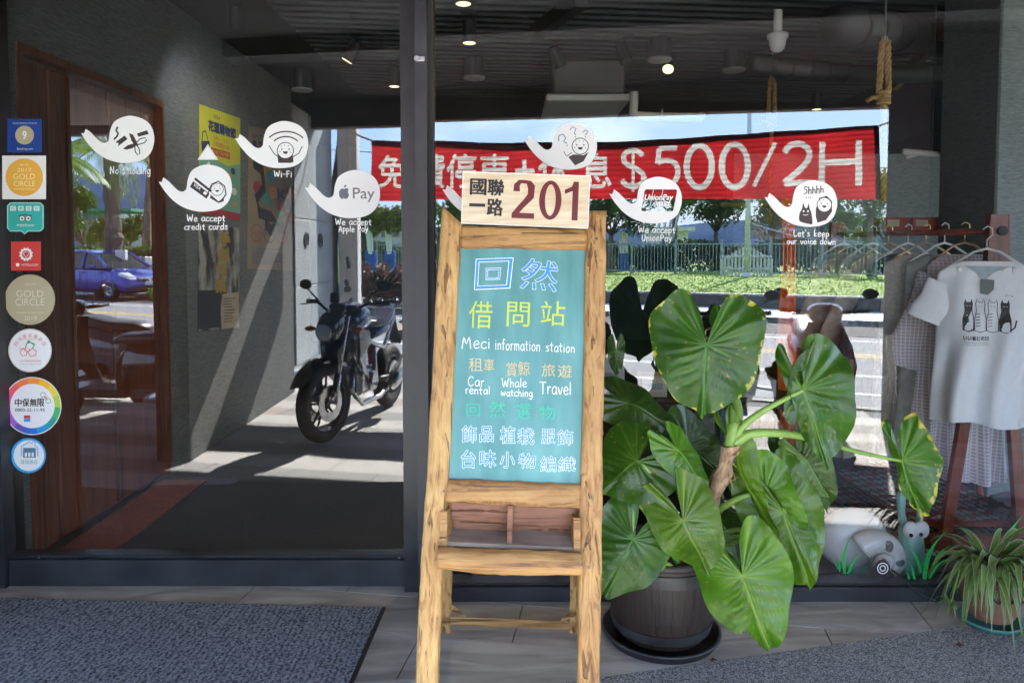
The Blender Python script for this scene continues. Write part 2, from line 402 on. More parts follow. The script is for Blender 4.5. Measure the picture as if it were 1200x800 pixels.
K = {}
K['black_frame'] = mat('dark_painted_metal', (.012,.0135,.016), (.022,.024,.028), 9, rough=.38, bump=.05, rvar=.08)
K['sill'] = mat('dusty_dark_metal', (.015,.017,.021), (.034,.037,.043), 5, rough=.42, rvar=.12, lo=.4, hi=.8)
K['rubber'] = flat('black_rubber', (.012,.012,.013), .6)
K['white'] = flat('white_vinyl', (.78,.79,.77), .45)
K['ink'] = flat('black_ink', (.016,.013,.014), .5)
K['brown_ink'] = flat('dark_brown_ink', (.03,.018,.016), .5)
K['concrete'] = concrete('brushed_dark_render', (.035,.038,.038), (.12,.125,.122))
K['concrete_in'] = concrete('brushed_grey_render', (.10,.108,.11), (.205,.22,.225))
K['ceiling'] = mat('charcoal_ceiling', (.015,.0155,.016), (.023,.024,.025), 4, rough=.8)
K['deck'] = mat('dark_steel_deck', (.018,.019,.02), (.027,.029,.03), 4, rough=.6)
K['door_wood'] = wood_mat('red_brown_wood', (.24,.085,.038), (.17,.052,.023), (.09,.028,.013), 'z', .7, .42, .15)
K['steel'] = flat('brushed_steel', (.55,.55,.55), .3, metal=1)
K['chrome'] = flat('chrome', (.8,.8,.8), .12, metal=1)
K['dark_plastic'] = mat('black_plastic', (.015,.015,.016), (.03,.03,.032), 12, rough=.4)

# ================================================================ SETTING: floors, walls, ceiling, street
# paved floor under the arcade (bed + separate slabs)
K['bed'] = mat('joint_grout', (.10,.10,.10), (.15,.15,.145), 30, rough=.9)
K['interior_floor'] = mat('dark_polished_floor', (.018,.017,.016), (.03,.028,.026), 3, rough=.4)
KERB_Q = 8.6
poly = [S(-40, KERB_Q-.13), S(16, KERB_Q-.13), Vector((S(16, 0).x, 14, 0)), Vector((S(-40, 0).x, 14, 0))]
mb = MB(); mb.slab([Vector((p.x, p.y, -.012)) for p in poly], (0, 0, -.3)); struct('pavement', mb, K['bed'])
pave = C.objects['pavement']
def tile_mat(name, c1, c2, sc_=2.2, bump=.25, rough=.6):
    return mat(name, c1, c2, sc_, rough=rough, bump=bump, stretch=(1, 3.5, 1), detail=9, lo=.3, hi=.72, dist=1.6, rvar=.08)
K['slab_a'] = tile_mat('grey_wood_look_slab', (.20,.18,.155), (.42,.39,.335))
K['slab_b'] = tile_mat('brown_grey_wood_look_slab', (.175,.152,.125), (.38,.34,.285))
K['slab_c'] = tile_mat('cool_grey_wood_look_slab', (.205,.19,.168), (.44,.42,.375))
# slabs in front of the glass: 0.59 x 0.29 boards laid on a slant, cut at the pebble strip
ang = R(-9)
def slab_xy(u, v): return Vector((u*math.cos(ang)-v*math.sin(ang), 2.75+u*math.sin(ang)+v*math.cos(ang), 0))
def clip(poly, a, b):      # keep left side of a->b
    out = []; n = len(poly)
    def side(p): return (b.x-a.x)*(p.y-a.y)-(b.y-a.y)*(p.x-a.x)
    for i in range(n):
        p, q = poly[i], poly[(i+1) % n]; sp, sq = side(p), side(q)
        if sp >= 0: out.append(p)
        if sp*sq < 0: out.append(p+(q-p)*(sp/(sp-sq)))
    return out
EA, EB = at(790, 800, 2.60), at(1200, 741, 2.93)    # pebble strip edge
EA = Vector((.53, 2.575, 0)); EB = Vector((2.02, 2.93, 0))
d = (EB-EA).normalized(); EA = EA-d*4; EB = EB+d*5
rs = random.Random(3)
def clip_all(q):
    q = clip(q, EA, EB)
    if len(q) >= 3: q = clip(q, Vector((-9, 2.05, 0)), Vector((9, 2.05, 0)))
    if len(q) >= 3: q = clip(q, Vector((9, 3.30, 0)), Vector((-9, 3.30, 0)))
    if len(q) >= 3: q = clip(q, Vector((-2.255, 9, 0)), Vector((-2.255, -9, 0)))
    if len(q) >= 3: q = clip(q, Vector((3.6, -9, 0)), Vector((3.6, 9, 0)))
    return q
TW, TH = 1.2, .30
for iv in range(-8, 5):
    for iu in range(-5, 6):
        u0, v0 = iu*TW+(iv % 3)*.42, iv*TH; g = .0022
        q = clip_all([slab_xy(u0+g, v0+g), slab_xy(u0+TW-g, v0+g), slab_xy(u0+TW-g, v0+TH-g), slab_xy(u0+g, v0+TH-g)])
        if len(q) < 3: continue
        z = rs.uniform(-.0006, .0006); n = len(q)
        mb = MB(); mb.add([Vector((p.x, p.y, z)) for p in q]+[Vector((p.x, p.y, -.011)) for p in q], [tuple(range(n))]+[(i, i+n, (i+1) % n+n, (i+1) % n) for i in range(n)])
        c = q[0]; o = obj('floor_slab', mb, K['slab_'+rs.choice('aabc')], pave)
# washed pebble strip on the street side of the slabs
m, N, L, B = nodes('washed_pebble'); K['pebble'] = m
t = N.new('ShaderNodeTexCoord'); v = N.new('ShaderNodeTexVoronoi'); v.inputs['Scale'].default_value = 270
r = N.new('ShaderNodeValToRGB'); r.color_ramp.elements[0].position = .2; r.color_ramp.elements[1].position = .9; r.color_ramp.elements[0].color = (.05,.05,.052,1); r.color_ramp.elements[1].color = (.42,.42,.405,1)
sp_ = N.new('ShaderNodeSeparateColor'); b = N.new('ShaderNodeBump'); b.inputs['Strength'].default_value = .8; b.inputs['Distance'].default_value = .004; b.invert = True
L.new(t.outputs['Object'], v.inputs['Vector']); L.new(v.outputs['Color'], sp_.inputs[0]); L.new(sp_.outputs[0], r.inputs[0]); L.new(r.outputs[0], B.inputs['Base Color'])
L.new(v.outputs['Distance'], b.inputs['Height']); L.new(b.outputs[0], B.inputs['Normal']); B.inputs['Roughness'].default_value = .55
def edge_pt(x): k = (x-EA.x)/(EB.x-EA.x); return EA+(EB-EA)*k
mb = MB(); mb.slab([Vector((3.6, 2.05, .001)), Vector((3.6, edge_pt(3.6).y-.002, .001)), Vector((-1.6, edge_pt(-1.6).y-.002, .001)), Vector((-1.6, 2.05, .001))][::-1], (0,0,-.01))
EAy = edge_pt(-2.2).y
struct('pebble_strip', mb, K['pebble'])
# street-side paving: alternating square pavers, laid by the building line
K['pav_light'] = mat('pale_granite_paver', (.42,.415,.40), (.56,.55,.53), 60, rough=.8, detail=3)
K['pav_mid'] = mat('grey_granite_paver', (.24,.24,.235), (.35,.35,.34), 60, rough=.8, detail=3)
K['pav_pink'] = mat('pink_granite_paver', (.33,.27,.24), (.42,.35,.32), 60, rough=.8, detail=3)
tb = .2; nb = math.hypot(1, tb)
def Bf(a, q): return Vector((a/nb, 6.4-q+a*tb/nb, 0))
mesh_cache = {}
def paver(i, j, wdt, dep, key):
    k = (wdt, dep, key)
    if k not in mesh_cache:
        me = bpy.data.meshes.new('paver'); g = .003; x1, y1 = wdt-g, dep-g; ca, sa = 1/nb, tb/nb
        R2 = lambda x, y, z: (x*ca-y*sa, x*sa+y*ca, z)
        me.from_pydata([R2(g,g,0), R2(x1,g,0), R2(x1,y1,0), R2(g,y1,0), R2(g,g,-.011), R2(x1,g,-.011), R2(x1,y1,-.011), R2(g,y1,-.011)], [], [(0,1,2,3),(0,4,5,1),(1,5,6,2),(2,6,7,3),(3,7,4,0)])
        me.materials.append(K[key]); mesh_cache[k] = me
    return mesh_cache[k]
rs = random.Random(11); cnt = 0
for j in range(0, 26):
    q = 4.25+j*.30
    for i in range(-9, 9):
        a = i*.60+(.3 if j % 2 else 0); p = Bf(a, q)
        if p.y > 1.72 or p.x < -4.3 or p.x > 4.2: continue
        # stay on the pavement
        k = (p.y-6.4)-(p.x*T_ST); 
        if -k > KERB_Q-.35: continue
        if cnt >= 298: continue
        key = 'pav_light' if j % 2 == 0 else ('pav_mid' if rs.random() < .8 else 'pav_pink')
        o = bpy.data.objects.new('paver', paver(i, j, .6, .3, key)); C.objects.link(o); o.parent = pave
        o.location = (p.x, p.y, -.001+rs.uniform(-.0005, .0005)); cnt += 1
# kerb, road, markings
K['kerb'] = mat('kerb_stone', (.28,.275,.26), (.38,.375,.36), 18, rough=.8, bump=.2)
K['asphalt'] = mat('asphalt', (.19,.19,.195), (.25,.25,.252), 35, rough=.85, detail=6)
K['asphalt_shaded'] = mat('shaded_asphalt', (.035,.036,.038), (.06,.06,.062), 25, rough=.85)
K['paint_white'] = mat('road_paint_white', (.62,.62,.6), (.75,.75,.73), 20, rough=.7)
K['paint_yellow'] = mat('road_paint_yellow', (.62,.38,.06), (.72,.46,.09), 20, rough=.7)
K['paint_red'] = mat('kerb_paint_red', (.5,.12,.12), (.6,.2,.18), 20, rough=.7)
def strip(name, q0, q1, z, m, a0=-90, a1=90, thick=.3, kind=True, parent=None):
    mb = MB(); mb.slab([S(a0, q1, z), S(a1, q1, z), S(a1, q0, z), S(a0, q0, z)], (0, 0, -thick))
    return struct(name, mb, m) if kind else obj(name, mb, m, parent)
mb = MB(); mb.slab([(-3000,-3000,-.16),(3000,-3000,-.16),(3000,14,-.16),(-3000,14,-.16)], (0,0,-.3))
K['far_ground'] = mat('far_ground', (.09,.12,.05), (.14,.15,.08), .05, rough=.95)
struct('ground', mb, K['far_ground'])
road = strip('road', KERB_Q, 16.4, -.12, K['asphalt'], thick=.03)
strip('kerb', KERB_Q-.13, KERB_Q, .004, K['kerb'], thick=.3)
def mark(name, q, wd, m): strip(name, q, q+wd, -.116, m, kind=False, thick=.003, parent=road)
mark('kerb_line', KERB_Q+.12, .10, K['paint_red']); mark('lane_line', 10.0, .10, K['paint_white']); mark('lane_line', 11.4, .13, K['paint_white'])
mark('centre_line', 13.4, .12, K['paint_yellow']); mark('centre_line', 13.65, .12, K['paint_yellow']); mark('lane_line', 15.6, .12, K['paint_white'])
strip('far_lane', 16.404, 18.6, -.112, K['asphalt_shaded'], thick=.03)  # the shade on this lane is put into a darker asphalt colour
m, N, L, B = nodes('dappled_paving'); K['dappled'] = mat('dapple_painted_paving', (.20,.2,.2), (.62,.62,.62), 5, rough=.8, lo=.42, hi=.5, stretch=(1.0,3.0,1), detail=4)  # tree-shade dapple painted as noise in the paving colour
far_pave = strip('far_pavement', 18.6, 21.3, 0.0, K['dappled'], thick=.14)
K['planter_stone'] = mat('dark_granite_edging', (.075,.073,.07), (.13,.125,.12), 12, rough=.7)
mb = MB(); mb.slab([S(-11.5,21.55,.30), S(60,21.55,.30), S(60,21.3,.30), S(-11.5,21.3,.30)], (0,0,-.3))
pw = thing('planter_wall', 'long low dark granite wall edging the lawn across the street', 'wall', S(0, 21.4, 0)); obj('wall', mb, K['planter_stone'], pw)
mb = MB(); mb.slab([S(-11.5,21.6,.345), S(60,21.6,.345), S(60,21.24,.345), S(-11.5,21.24,.345)], (0,0,-.045)); obj('coping', mb, K['kerb'], pw)
K['lawn_soil'] = mat('lawn', (.16,.26,.03), (.24,.35,.05), 1.5, rough=.9, detail=8)
strip('lawn', 21.6, 62, .32, K['lawn_soil'], thick=.3)
# grass blades on the lawn
mb = MB(); rs = random.Random(5)
for i in range(15000):
    a = rs.uniform(-14, 30); q = 21.7+ (rs.random()**1.3)*15; p = S(a, q, .32)
    h = rs.uniform(.02, .05); wd = rs.uniform(.02, .05); t = rs.uniform(0, math.pi); dx, dy = math.cos(t)*wd, math.sin(t)*wd; lx, ly = rs.uniform(-.04,.04), rs.uniform(-.04,.04)
    mb.add([(p.x-dx,p.y-dy,p.z),(p.x+dx,p.y+dy,p.z),(p.x+lx,p.y+ly,p.z+h)], [(0,1,2)])
K['grass'] = mat('grass_blades', (.15,.25,.028), (.22,.33,.045), .6, rough=.7, trans=.25)
tag(obj('grass', mb, K['grass']), 'bright green grass growing on the lawn across the street', 'grass', kind='stuff')

# hills far away, the distance haze painted into their blue colour
mb = MB()
def hill(u, v):
    a = -75+150*u; hh = 30+8*math.sin(u*9+.8)+7*math.sin(u*23)+8*noise.noise((u*40, 0, 0))
    hh += 70*math.exp(-((u-.33)/.11)**2)
    return Vector((math.sin(R(a))*(900+260*v), -math.cos(R(a))*(900+260*v), -.2+hh*math.sin(v*math.pi/2)+9*noise.noise((u*60, v*6, 3))))
mb.grid(hill, 160, 10); K['hill'] = mat('haze_painted_forest', (.05,.085,.15), (.075,.115,.18), .01, rough=1, spec=0)
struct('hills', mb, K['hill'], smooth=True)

# ---- left side wall outside (with a doorway) and its continuation inside the shop
WX = -2.26
def wallbox(y0, y1, z0, z1, mb, x0=WX-.22, x1=WX): mb.box((x0, min(y0,y1), z0), (x1, max(y0,y1), z1)); return mb
def yl(D): return 2*YL-D
lw = thing('side_wall', 'dark brushed render wall outside with a doorway, left of the glass front', 'wall', (WX-.11, 1, 0))
mb = MB(); wallbox(3.24, yl(3.80), 0, 3.12, mb); wallbox(yl(5.17), yl(7.65), 0, 3.12, mb); wallbox(yl(3.80)-.001, yl(5.17)+.001, 2.44, 3.12, mb)
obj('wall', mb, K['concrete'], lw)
mb = MB(); yy0, yy1 = yl(3.80), yl(5.17)
mb.box((WX-.23, yy1, 2.40), (WX+.006, yy0, 2.439)); mb.box((WX-.23, yy1+.001, 0), (WX+.006, yy1+.03, 2.4)); mb.box((WX-.23, yy0-.03, 0), (WX+.006, yy0-.001, 2.4))
obj('door_frame', mb, K['rubber'], lw)

# ---- arcade ceiling, fascia beam and an unseen mass added above to block sky and sun
FQ = 8.0
def F(a, q, z=0): n = math.hypot(1, .17); return Vector((a/n, 6.4-q+a*.17/n, z))
K['soffit'] = mat('dark_grey_soffit', (.020,.021,.022), (.030,.031,.032), 3, rough=.7)
mb = MB(); mb.slab([F(-9,FQ,3.12), F(10,FQ,3.12), Vector((10,3.2,3.12)), Vector((-9,3.2,3.12))], (0,0,.3)); struct('arcade_ceiling', mb, K['soffit'])
K['fascia'] = mat('grey_brown_fascia', (.12,.105,.097), (.165,.148,.138), 3, rough=.65)
mb = MB(); mb.slab([F(-9,FQ,2.83), F(10,FQ,2.83), F(10,FQ-.16,2.83), F(-9,FQ-.16,2.83)], (0,0,.289)); struct('fascia_beam', mb, K['fascia'])
mb = MB(); mb.slab([F(-9,FQ,3.43), F(10,FQ,3.43), Vector((10,14,3.43)), Vector((-9,14,3.43))], (0,0,6)); struct('upper_light_blocker', mb, K['concrete_in'])
K['beam'] = mat('grey_beam', (.10,.102,.104), (.14,.142,.144), 3, rough=.7)
mb = MB(); mb.slab([F(-5,5.6,2.98), F(8,5.6,2.98), F(8,5.35,2.98), F(-5,5.35,2.98)], (0,0,.138)); struct('ceiling_beam', mb, K['beam'])
mb = MB(); mb.slab([F(-5,5.3,3.105), F(8,5.3,3.105), F(8,3.4,3.105), F(-5,3.4,3.105)], (0,0,.014)); struct('ceiling_panel', mb, K['beam'])
# neighbour's pale slatted soffit beyond the doorway
sl = thing('slatted_soffit', 'pale pink-beige slatted soffit seen above the reflected doorway view', 'soffit', (-4.2,-.2,2.9))
K['pale_slat'] = mat('pale_slat', (.42,.33,.28), (.5,.4,.35), 8, rough=.7)
for i in range(16):
    mb = MB(); mb.box((-5.6, .5-i*.13, 2.80), (-2.6, .6-i*.13, 2.84)); obj('slat', mb, K['pale_slat'], sl)

# right outside wall: an end wall whose reflection closes the view on the right
mb = MB(); xr = 436/FPX*6.3; mb.bbox((xr, -.04, 0), (xr+.95, .62, 3.11), .012)
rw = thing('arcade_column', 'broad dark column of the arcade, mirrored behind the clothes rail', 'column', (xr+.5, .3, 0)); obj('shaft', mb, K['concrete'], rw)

# ---- shop interior shell
mb = MB(); mb.box((-2.9, 3.36, -.005), (6, 12, .003)); struct('shop_floor', mb, K['interior_floor'])
mb = MB(); mb.box((-6, 12, 0), (6.4, 12.2, 3.4)); mb.box((6.0, 3.4, 0), (6.2, 11.99, 3.4)); mb.box((-6, 8.31, 0), (-5.8, 11.99, 3.4)); struct('back_wall', mb, mat('dark_back_wall', (.02,.021,.022), (.035,.036,.036), 2, rough=.8))
iw = thing('inner_wall', 'grey brushed render wall inside the shop, left, carrying the posters', 'wall', (WX-.1, 5.5, 0))
mb = MB(); wallbox(3.30, 3.43, 0, 3.12, mb); wallbox(4.85, 8.3, 0, 3.12, mb); wallbox(3.431, 4.849, 2.44, 3.12, mb)
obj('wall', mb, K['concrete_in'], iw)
dr = thing('wooden_door', 'tall red-brown wooden door in the grey wall, left behind the glass', 'door', (WX-.08, 4.1, 0))
mb = MB(); mb.box((WX-.09, 3.46, .0), (WX-.05, 4.82, 2.40)); obj('door_panel', mb, K['door_wood'], dr)
for a, b in ((3.47, 3.70), (3.72, 4.25), (4.27, 4.81)):
    mb = MB(); mb.bbox((WX-.055, a, .02), (WX-.035, b, 2.38), .006); obj('plank', mb, K['door_wood'], dr)
mb = MB(); mb.box((WX-.10, 3.432, 2.401), (WX+.012, 4.848, 2.439)); mb.box((WX-.10, 4.822, 0), (WX+.012, 4.848, 2.40)); mb.box((WX-.10, 3.432, 0), (WX+.012, 3.458, 2.40)); obj('door_frame', mb, K['door_wood'], dr)
mb = MB(); mb.box((WX+.02, 3.45, .004), (WX+.30, 4.70, .012)); obj('threshold', mb, K['door_wood'], dr)
# interior ceiling: dark slab and steel deck with ribs
mb = MB(); mb.box((-6, 3.35, 3.13), (6, 12, 3.4)); struct('shop_ceiling', mb, K['ceiling'])
mb = MB(); 
for i in range(34):
    y = 3.5+i*.13
    mb.add([(-1.6,y,3.09),(3.6,y+.5,3.09),(3.6,y+.56,3.09),(-1.6,y+.06,3.09),(-1.6,y-.02,3.128),(3.6,y+.48,3.128),(3.6,y+.58,3.128),(-1.6,y+.08,3.128)],[(0,1,2,3),(0,4,5,1),(3,2,6,7),(0,3,7,4),(1,5,6,2)])
tag(obj('steel_deck', mb, K['deck']), 'ribbed dark steel ceiling deck inside the shop', 'ceiling deck', kind='structure')

# ================================================================ glass front
fr = thing('shop_front_frame', 'black metal frame holding the two big window panes', 'window frame', (0, 3.2, 0))
FB = K['black_frame']; SILL = K['sill']
# post between the panes, from the left sill to the right pane
mb = MB(); x0, x1 = (472-600)/FPX*3.19, (490-600)/FPX*3.02
mb.box((-.470, 3.165, 0), (-.392, 3.36, 3.115)); obj('post', mb, FB, fr)
mb = MB(); mb.box((-.3915, 3.03, 0), (-.345, 3.30, 3.115)); obj('post', mb, SILL, fr)
mb = MB(); mb.box((-.3445, 3.10, 0), (-.325, 3.20, 3.115)); obj('gasket', mb, K['rubber'], fr)
mb = MB(); mb.box((-2.257, 3.20, 0), (-2.232, 3.34, 3.115)); obj('post', mb, FB, fr)
# left sill: tall kick plate with ledge
mb = MB(); mb.bbox((-2.231, 3.22, .0), (-.471, 3.31, .118), .004); obj('sill', mb, SILL, fr)
mb = MB(); mb.bbox((-2.231, 3.235, .1185), (-.471, 3.30, .136), .004); obj('sill_ledge', mb, FB, fr)
# right sill
mb = MB(); mb.bbox((-.3235, 3.075, .0), (3.6, 3.17, .062), .004); obj('sill', mb, SILL, fr)
mb = MB(); mb.bbox((-.3235, 3.09, .0625), (3.6, 3.16, .076), .004); obj('sill_ledge', mb, FB, fr)
# lock plate and bracket on the post
mb = MB(); mb.bbox((-.402, 3.15, 1.35), (-.393, 3.166, 1.56), .003); obj('lock_plate', mb, K['steel'], fr)
mb = MB(); mb.tube([(-.38, 3.03, 2.255),(-.38, 3.015, 2.255)], .012, 10); mb.bbox((-.375, 3.015, 2.245), (-.35, 3.029, 2.265), .003); obj('bracket', mb, K['steel'], fr)
for x in (-2.1, -.5): 
    mb = MB(); mb.tube([(x, 3.231, .1275),(x, 3.225, .1275)], .006, 8); obj('screw', mb, K['chrome'], fr)
gp = MB(); gp.add([(-2.231,YL,.136),(-.4705,YL,.136),(-.4705,YL,3.115),(-2.231,YL,3.115)], [(0,1,2,3)], 0); gp.add([(-2.231,YL+.008,.136),(-.4705,YL+.008,.136),(-.4705,YL+.008,3.115),(-2.231,YL+.008,3.115)], [(0,3,2,1)], 1)
tag(obj('window_pane', gp, [GLASS, GLASSB], base=(-1.35, YL, .136)), 'large glass pane left of the black post, mirroring a motorcycle', 'window')
gp = MB(); gp.add([(-.3235,YR,.076),(3.6,YR,.076),(3.6,YR,3.115),(-.3235,YR,3.115)], [(0,1,2,3)], 0); gp.add([(-.3235,YR+.008,.076),(3.6,YR+.008,.076),(3.6,YR+.008,3.115),(-.3235,YR+.008,3.115)], [(0,3,2,1)], 1)
tag(obj('window_pane', gp, [GLASS, GLASSB], base=(1.6, YR, .104)), 'wide glass pane right of the black post, mirroring a red banner', 'window')

# ================================================================ door mat
m, N, L, B = nodes('loop_pile_mat'); K['matpile'] = m
t = N.new('ShaderNodeTexCoord'); v = N.new('ShaderNodeTexVoronoi'); v.inputs['Scale'].default_value = 270
n = N.new('ShaderNodeTexNoise'); n.inputs['Scale'].default_value = 115; n.inputs['Detail'].default_value = 3
wv = N.new('ShaderNodeTexWave'); wv.inputs['Scale'].default_value = 14; wv.inputs['Distortion'].default_value = 5; wv.inputs['Detail'].default_value = 2; wv.inputs['Detail Scale'].default_value = 3
ad = N.new('ShaderNodeMath'); ad.operation = 'MULTIPLY_ADD'; ad.inputs[1].default_value = .13
r = N.new('ShaderNodeValToRGB'); r.color_ramp.elements[0].position = .40; r.color_ramp.elements[1].position = .70; r.color_ramp.elements[0].color = (.020,.025,.042,1); r.color_ramp.elements[1].color = (.26,.275,.305,1)
b = N.new('ShaderNodeBump'); b.inputs['Strength'].default_value = 1; b.inputs['Distance'].default_value = .006; b.invert = True
L.new(t.outputs['Object'], v.inputs['Vector']); L.new(t.outputs['Object'], n.inputs['Vector']); L.new(t.outputs['Object'], wv.inputs['Vector'])
L.new(wv.outputs[0], ad.inputs[0]); L.new(n.outputs[0], ad.inputs[2]); L.new(ad.outputs[0], r.inputs[0]); L.new(r.outputs[0], B.inputs['Base Color'])
L.new(v.outputs['Distance'], b.inputs['Height']); L.new(b.outputs[0], B.inputs['Normal']); B.inputs['Roughness'].default_value = .95
A_, B_ = at(453, 713, 1), at(415, 800, 1)
def floor_pt(px, py): d = ray(px, py); k = -EYE/d.z; return Vector((d.x*k, k, 0))
c0, c1, c2 = floor_pt(452, 713), floor_pt(415, 800), floor_pt(0, 702)
e1 = (c1-c0).normalized(); e2 = (c2-c0).normalized()
dm = thing('door_mat', 'large blue-grey looped door mat with black rubber edge, bottom left', 'mat', c0+e1*.5+e2*.5)
q = [c0, c0+e2*1.72, c0+e2*1.72+e1*1.15, c0+e1*1.15]
mb = MB(); mb.slab([Vector((p.x,p.y,.0075)) for p in q], (0,0,-.0065)); obj('rubber_edge', mb, K['rubber'], dm)
q = [c0+e1*.008+e2*.014, c0+e2*1.70+e1*.008, c0+e2*1.70+e1*1.14, c0+e1*1.14+e2*.014]
def pile(u, v):
    p = q[0].lerp(q[1], u).lerp(q[3].lerp(q[2], u), v); return Vector((p.x, p.y, .0125+.0018*noise.noise((p.x*90, p.y*90, 0))))
mb = MB(); mb.grid(pile, 150, 100); obj('pile', mb, K['matpile'], dm, smooth=True)

# ================================================================ chalkboard sign (leaning wooden A-frame)
def BP(px, py, lift=0):                    # the leaning front face of the sign
    d = ray(px, py); y = (2.16+.176*EYE)/(1-.176*d.z); p = Vector((0,0,EYE))+d*y
    n = Vector((0, -1, .176)).normalized(); return p+n*lift
W1 = wood_mat('weathered_old_timber', (.52,.32,.12), (.32,.17,.052), (.13,.055,.02), 'z', 1.0, .62, .9)
W1p = wood_mat('pale_split_timber', (.60,.405,.16), (.41,.235,.075), (.20,.09,.035), 'z', 1.0, .6, .9)
W2 = wood_mat('weathered_crosspiece', (.48,.29,.105), (.28,.145,.045), (.10,.045,.018), 'x', 1.0, .62, .9)
W3 = wood_mat('dark_reddish_plank', (.29,.14,.075), (.17,.075,.04), (.06,.025,.014), 'x', 1.0, .65, .8)
def beam(a0, a1, b0, b1, depth, seed, nseg=46, nz_=.0035, wob=.004, back=0.0, nw=5):
    """rough timber between px corner pairs: a0-a1 left/top edge, b0-b1 right/bottom edge, on the leaning face"""
    mb = MB(); n = nw; rows = []
    for i in range(nseg+1):
        t = i/nseg
        la = (a0[0]+(a1[0]-a0[0])*t, a0[1]+(a1[1]-a0[1])*t); lb = (b0[0]+(b1[0]-b0[0])*t, b0[1]+(b1[1]-b0[1])*t)
        P0, P1 = BP(*la), BP(*lb); nrm = Vector((0,-1,.176)).normalized(); ring = []
        ctr = (P0+P1)/2; h = (P1-P0)/2
        w1 = 1+wob*14*noise.noise((t*5, seed, 1)); cs = wob*noise.noise((t*4, seed, 9))
        for j in range(n*4):
            k, s_ = divmod(j, n); e = -1+2*s_/n
            q = [(e, 1), (1, -e), (-e, -1), (-1, e)][k]
            rx = 1-.10*abs(q[1])**6; ry = 1-.14*abs(q[0])**6
            p = ctr + h*q[0]*w1*rx + nrm*(q[1]*depth/2*ry-depth/2-back) + h.normalized()*cs
            g = nz_*noise.noise(((p.x+seed)*30, p.y*30, p.z*8))+nz_*.6*noise.noise(((p.x+seed)*90, p.y*90, p.z*30))
            p = p+(p-(ctr-nrm*(depth/2+back))).normalized()*g; ring.append(p)
        rows.append(ring)
    vs = [p for r in rows for p in r]; m = n*4; fs = []
    for i in range(nseg):
        for j in range(m):
            l = (j+1) % m; fs.append((i*m+j, i*m+m+j, i*m+m+l, i*m+l))
    fs.append(tuple(range(m))); fs.append(tuple(reversed(range(nseg*m, nseg*m+m))))
    mb.add(vs, fs); return mb
def beamx(a0, a1, b0, b1, depth, seed, **k): return beam(a0, a1, b0, b1, depth, seed, **k)
K['alloy_dull'] = mat('rusty_screw', (.10,.07,.05), (.2,.17,.14), 200, rough=.5, metal=.7)
sg = thing('chalkboard_sign', 'rough timber A-frame chalkboard with teal panel, standing before the black post', 'sign', (.0, 2.25, 0))
Yb = 905
def ext(t0, t1, y): k = (y-t0[1])/(t1[1]-t0[1]); return (t0[0]+(t1[0]-t0[0])*k, y)
obj('leg', beam((517,240), ext((517,240),(486,800),Yb), (541,262), ext((540,250),(512,800),Yb), .062, 1.3, nseg=80), W1p, sg, smooth=True)
obj('leg', beam((688,247), ext((688,247),(676,800),Yb), (712,247), ext((712,247),(703,800),Yb), .062, 7.7, nseg=80), W1, sg, smooth=True)
obj('rail', beam((538,262), (538,289), (689,268), (689,292), .045, 3.1, nseg=30, back=.006).__class__() and beamx((539.5,262), (689,267), (539,289), (688,292.5), .045, 3.1, back=.008), W2, sg, smooth=True)
obj('rail', beamx((523,561), (681,568), (521,589), (680,597), .045, 5.2, back=.006), W2, sg, smooth=True)
# board panel: teal paint with brushed wipe marks
K['teal'] = mat('teal_chalkboard_paint', (.05,.20,.20), (.12,.34,.335), 2.4, rough=.5, stretch=(6,1,1.3), detail=8, bump=.06, lo=.3, hi=.75)
mb = MB(); b4 = [BP(539,287,-.022), BP(690,291,-.022), BP(681,571,-.022), BP(523,565,-.022)]
mb.slab(b4, Vector((0,.98,-.17))*.012); bd = obj('board', mb, K['teal'], sg)
BL = -.0212
def BB(px, py, lift=0): return BP(px, py, BL+lift)
ck = {'blue': mat('blue_chalk', (.05,.28,.55), (.035,.26,.62), 260, rough=.8, lo=.36, hi=.46), 'white': mat('white_chalk', (.30,.50,.50), (.80,.82,.80), 300, rough=.8, lo=.34, hi=.46), 'yellow': mat('yellow_chalk', (.30,.50,.15), (.52,.62,.08), 280, rough=.8, lo=.34, hi=.46),
      'orange': mat('orange_chalk', (.25,.38,.28), (.66,.50,.24), 280, rough=.8, lo=.36, hi=.5), 'green': mat('green_chalk', (.07,.40,.34), (.06,.48,.30), 280, rough=.8, lo=.36, hi=.5)}
def cjk(s, box, m, off=-.012, outline=None, rot=0, o2=.022, name='lettering'):
    if outline: text_on(BB, s, box, outline, bd, .0004, 0, name, rot, bold=.62)
    return text_on(BB, s, box, m, bd, .0010 if outline else .0005, 0, name, rot)
# the hollow square character, drawn as two skewed frames
shape_on(BB, [[(557,302),(602,300.5),(598,337),(555,339)], [(561.5,306.5),(596,305),(593,332.5),(560,334)]], ck['white'], bd, .0004, 'lettering')
shape_on(BB, [[(558,303),(601,301.5),(597,336),(556,338)], [(560.7,305.7),(597,304.2),(594,333.3),(559,334.8)]], ck['blue'], bd, .0008, 'lettering')
shape_on(BB, [[(569,313),(587,312.5),(586,326.5),(569,327)], [(571.6,315.6),(584.4,315),(583.4,324),(571.6,324.5)]], ck['white'], bd, .0004, 'lettering')
shape_on(BB, [[(569.6,313.7),(586.3,313.2),(585.4,325.8),(569.7,326.2)], [(571,315),(584.9,314.4),(584,324.6),(571,325)]], ck['blue'], bd, .0008, 'lettering')
cjk('然', (611,303,654,339), ck['blue'], -.028, ck['white'], 6, .004)
for s, x0, y0, x1, y1 in (('借',549,352,577,384),('問',594,353,621,382),('站',634,352,663,381)): cjk(s, (x0,y0,x1,y1), ck['yellow'], -.018, None, 2)
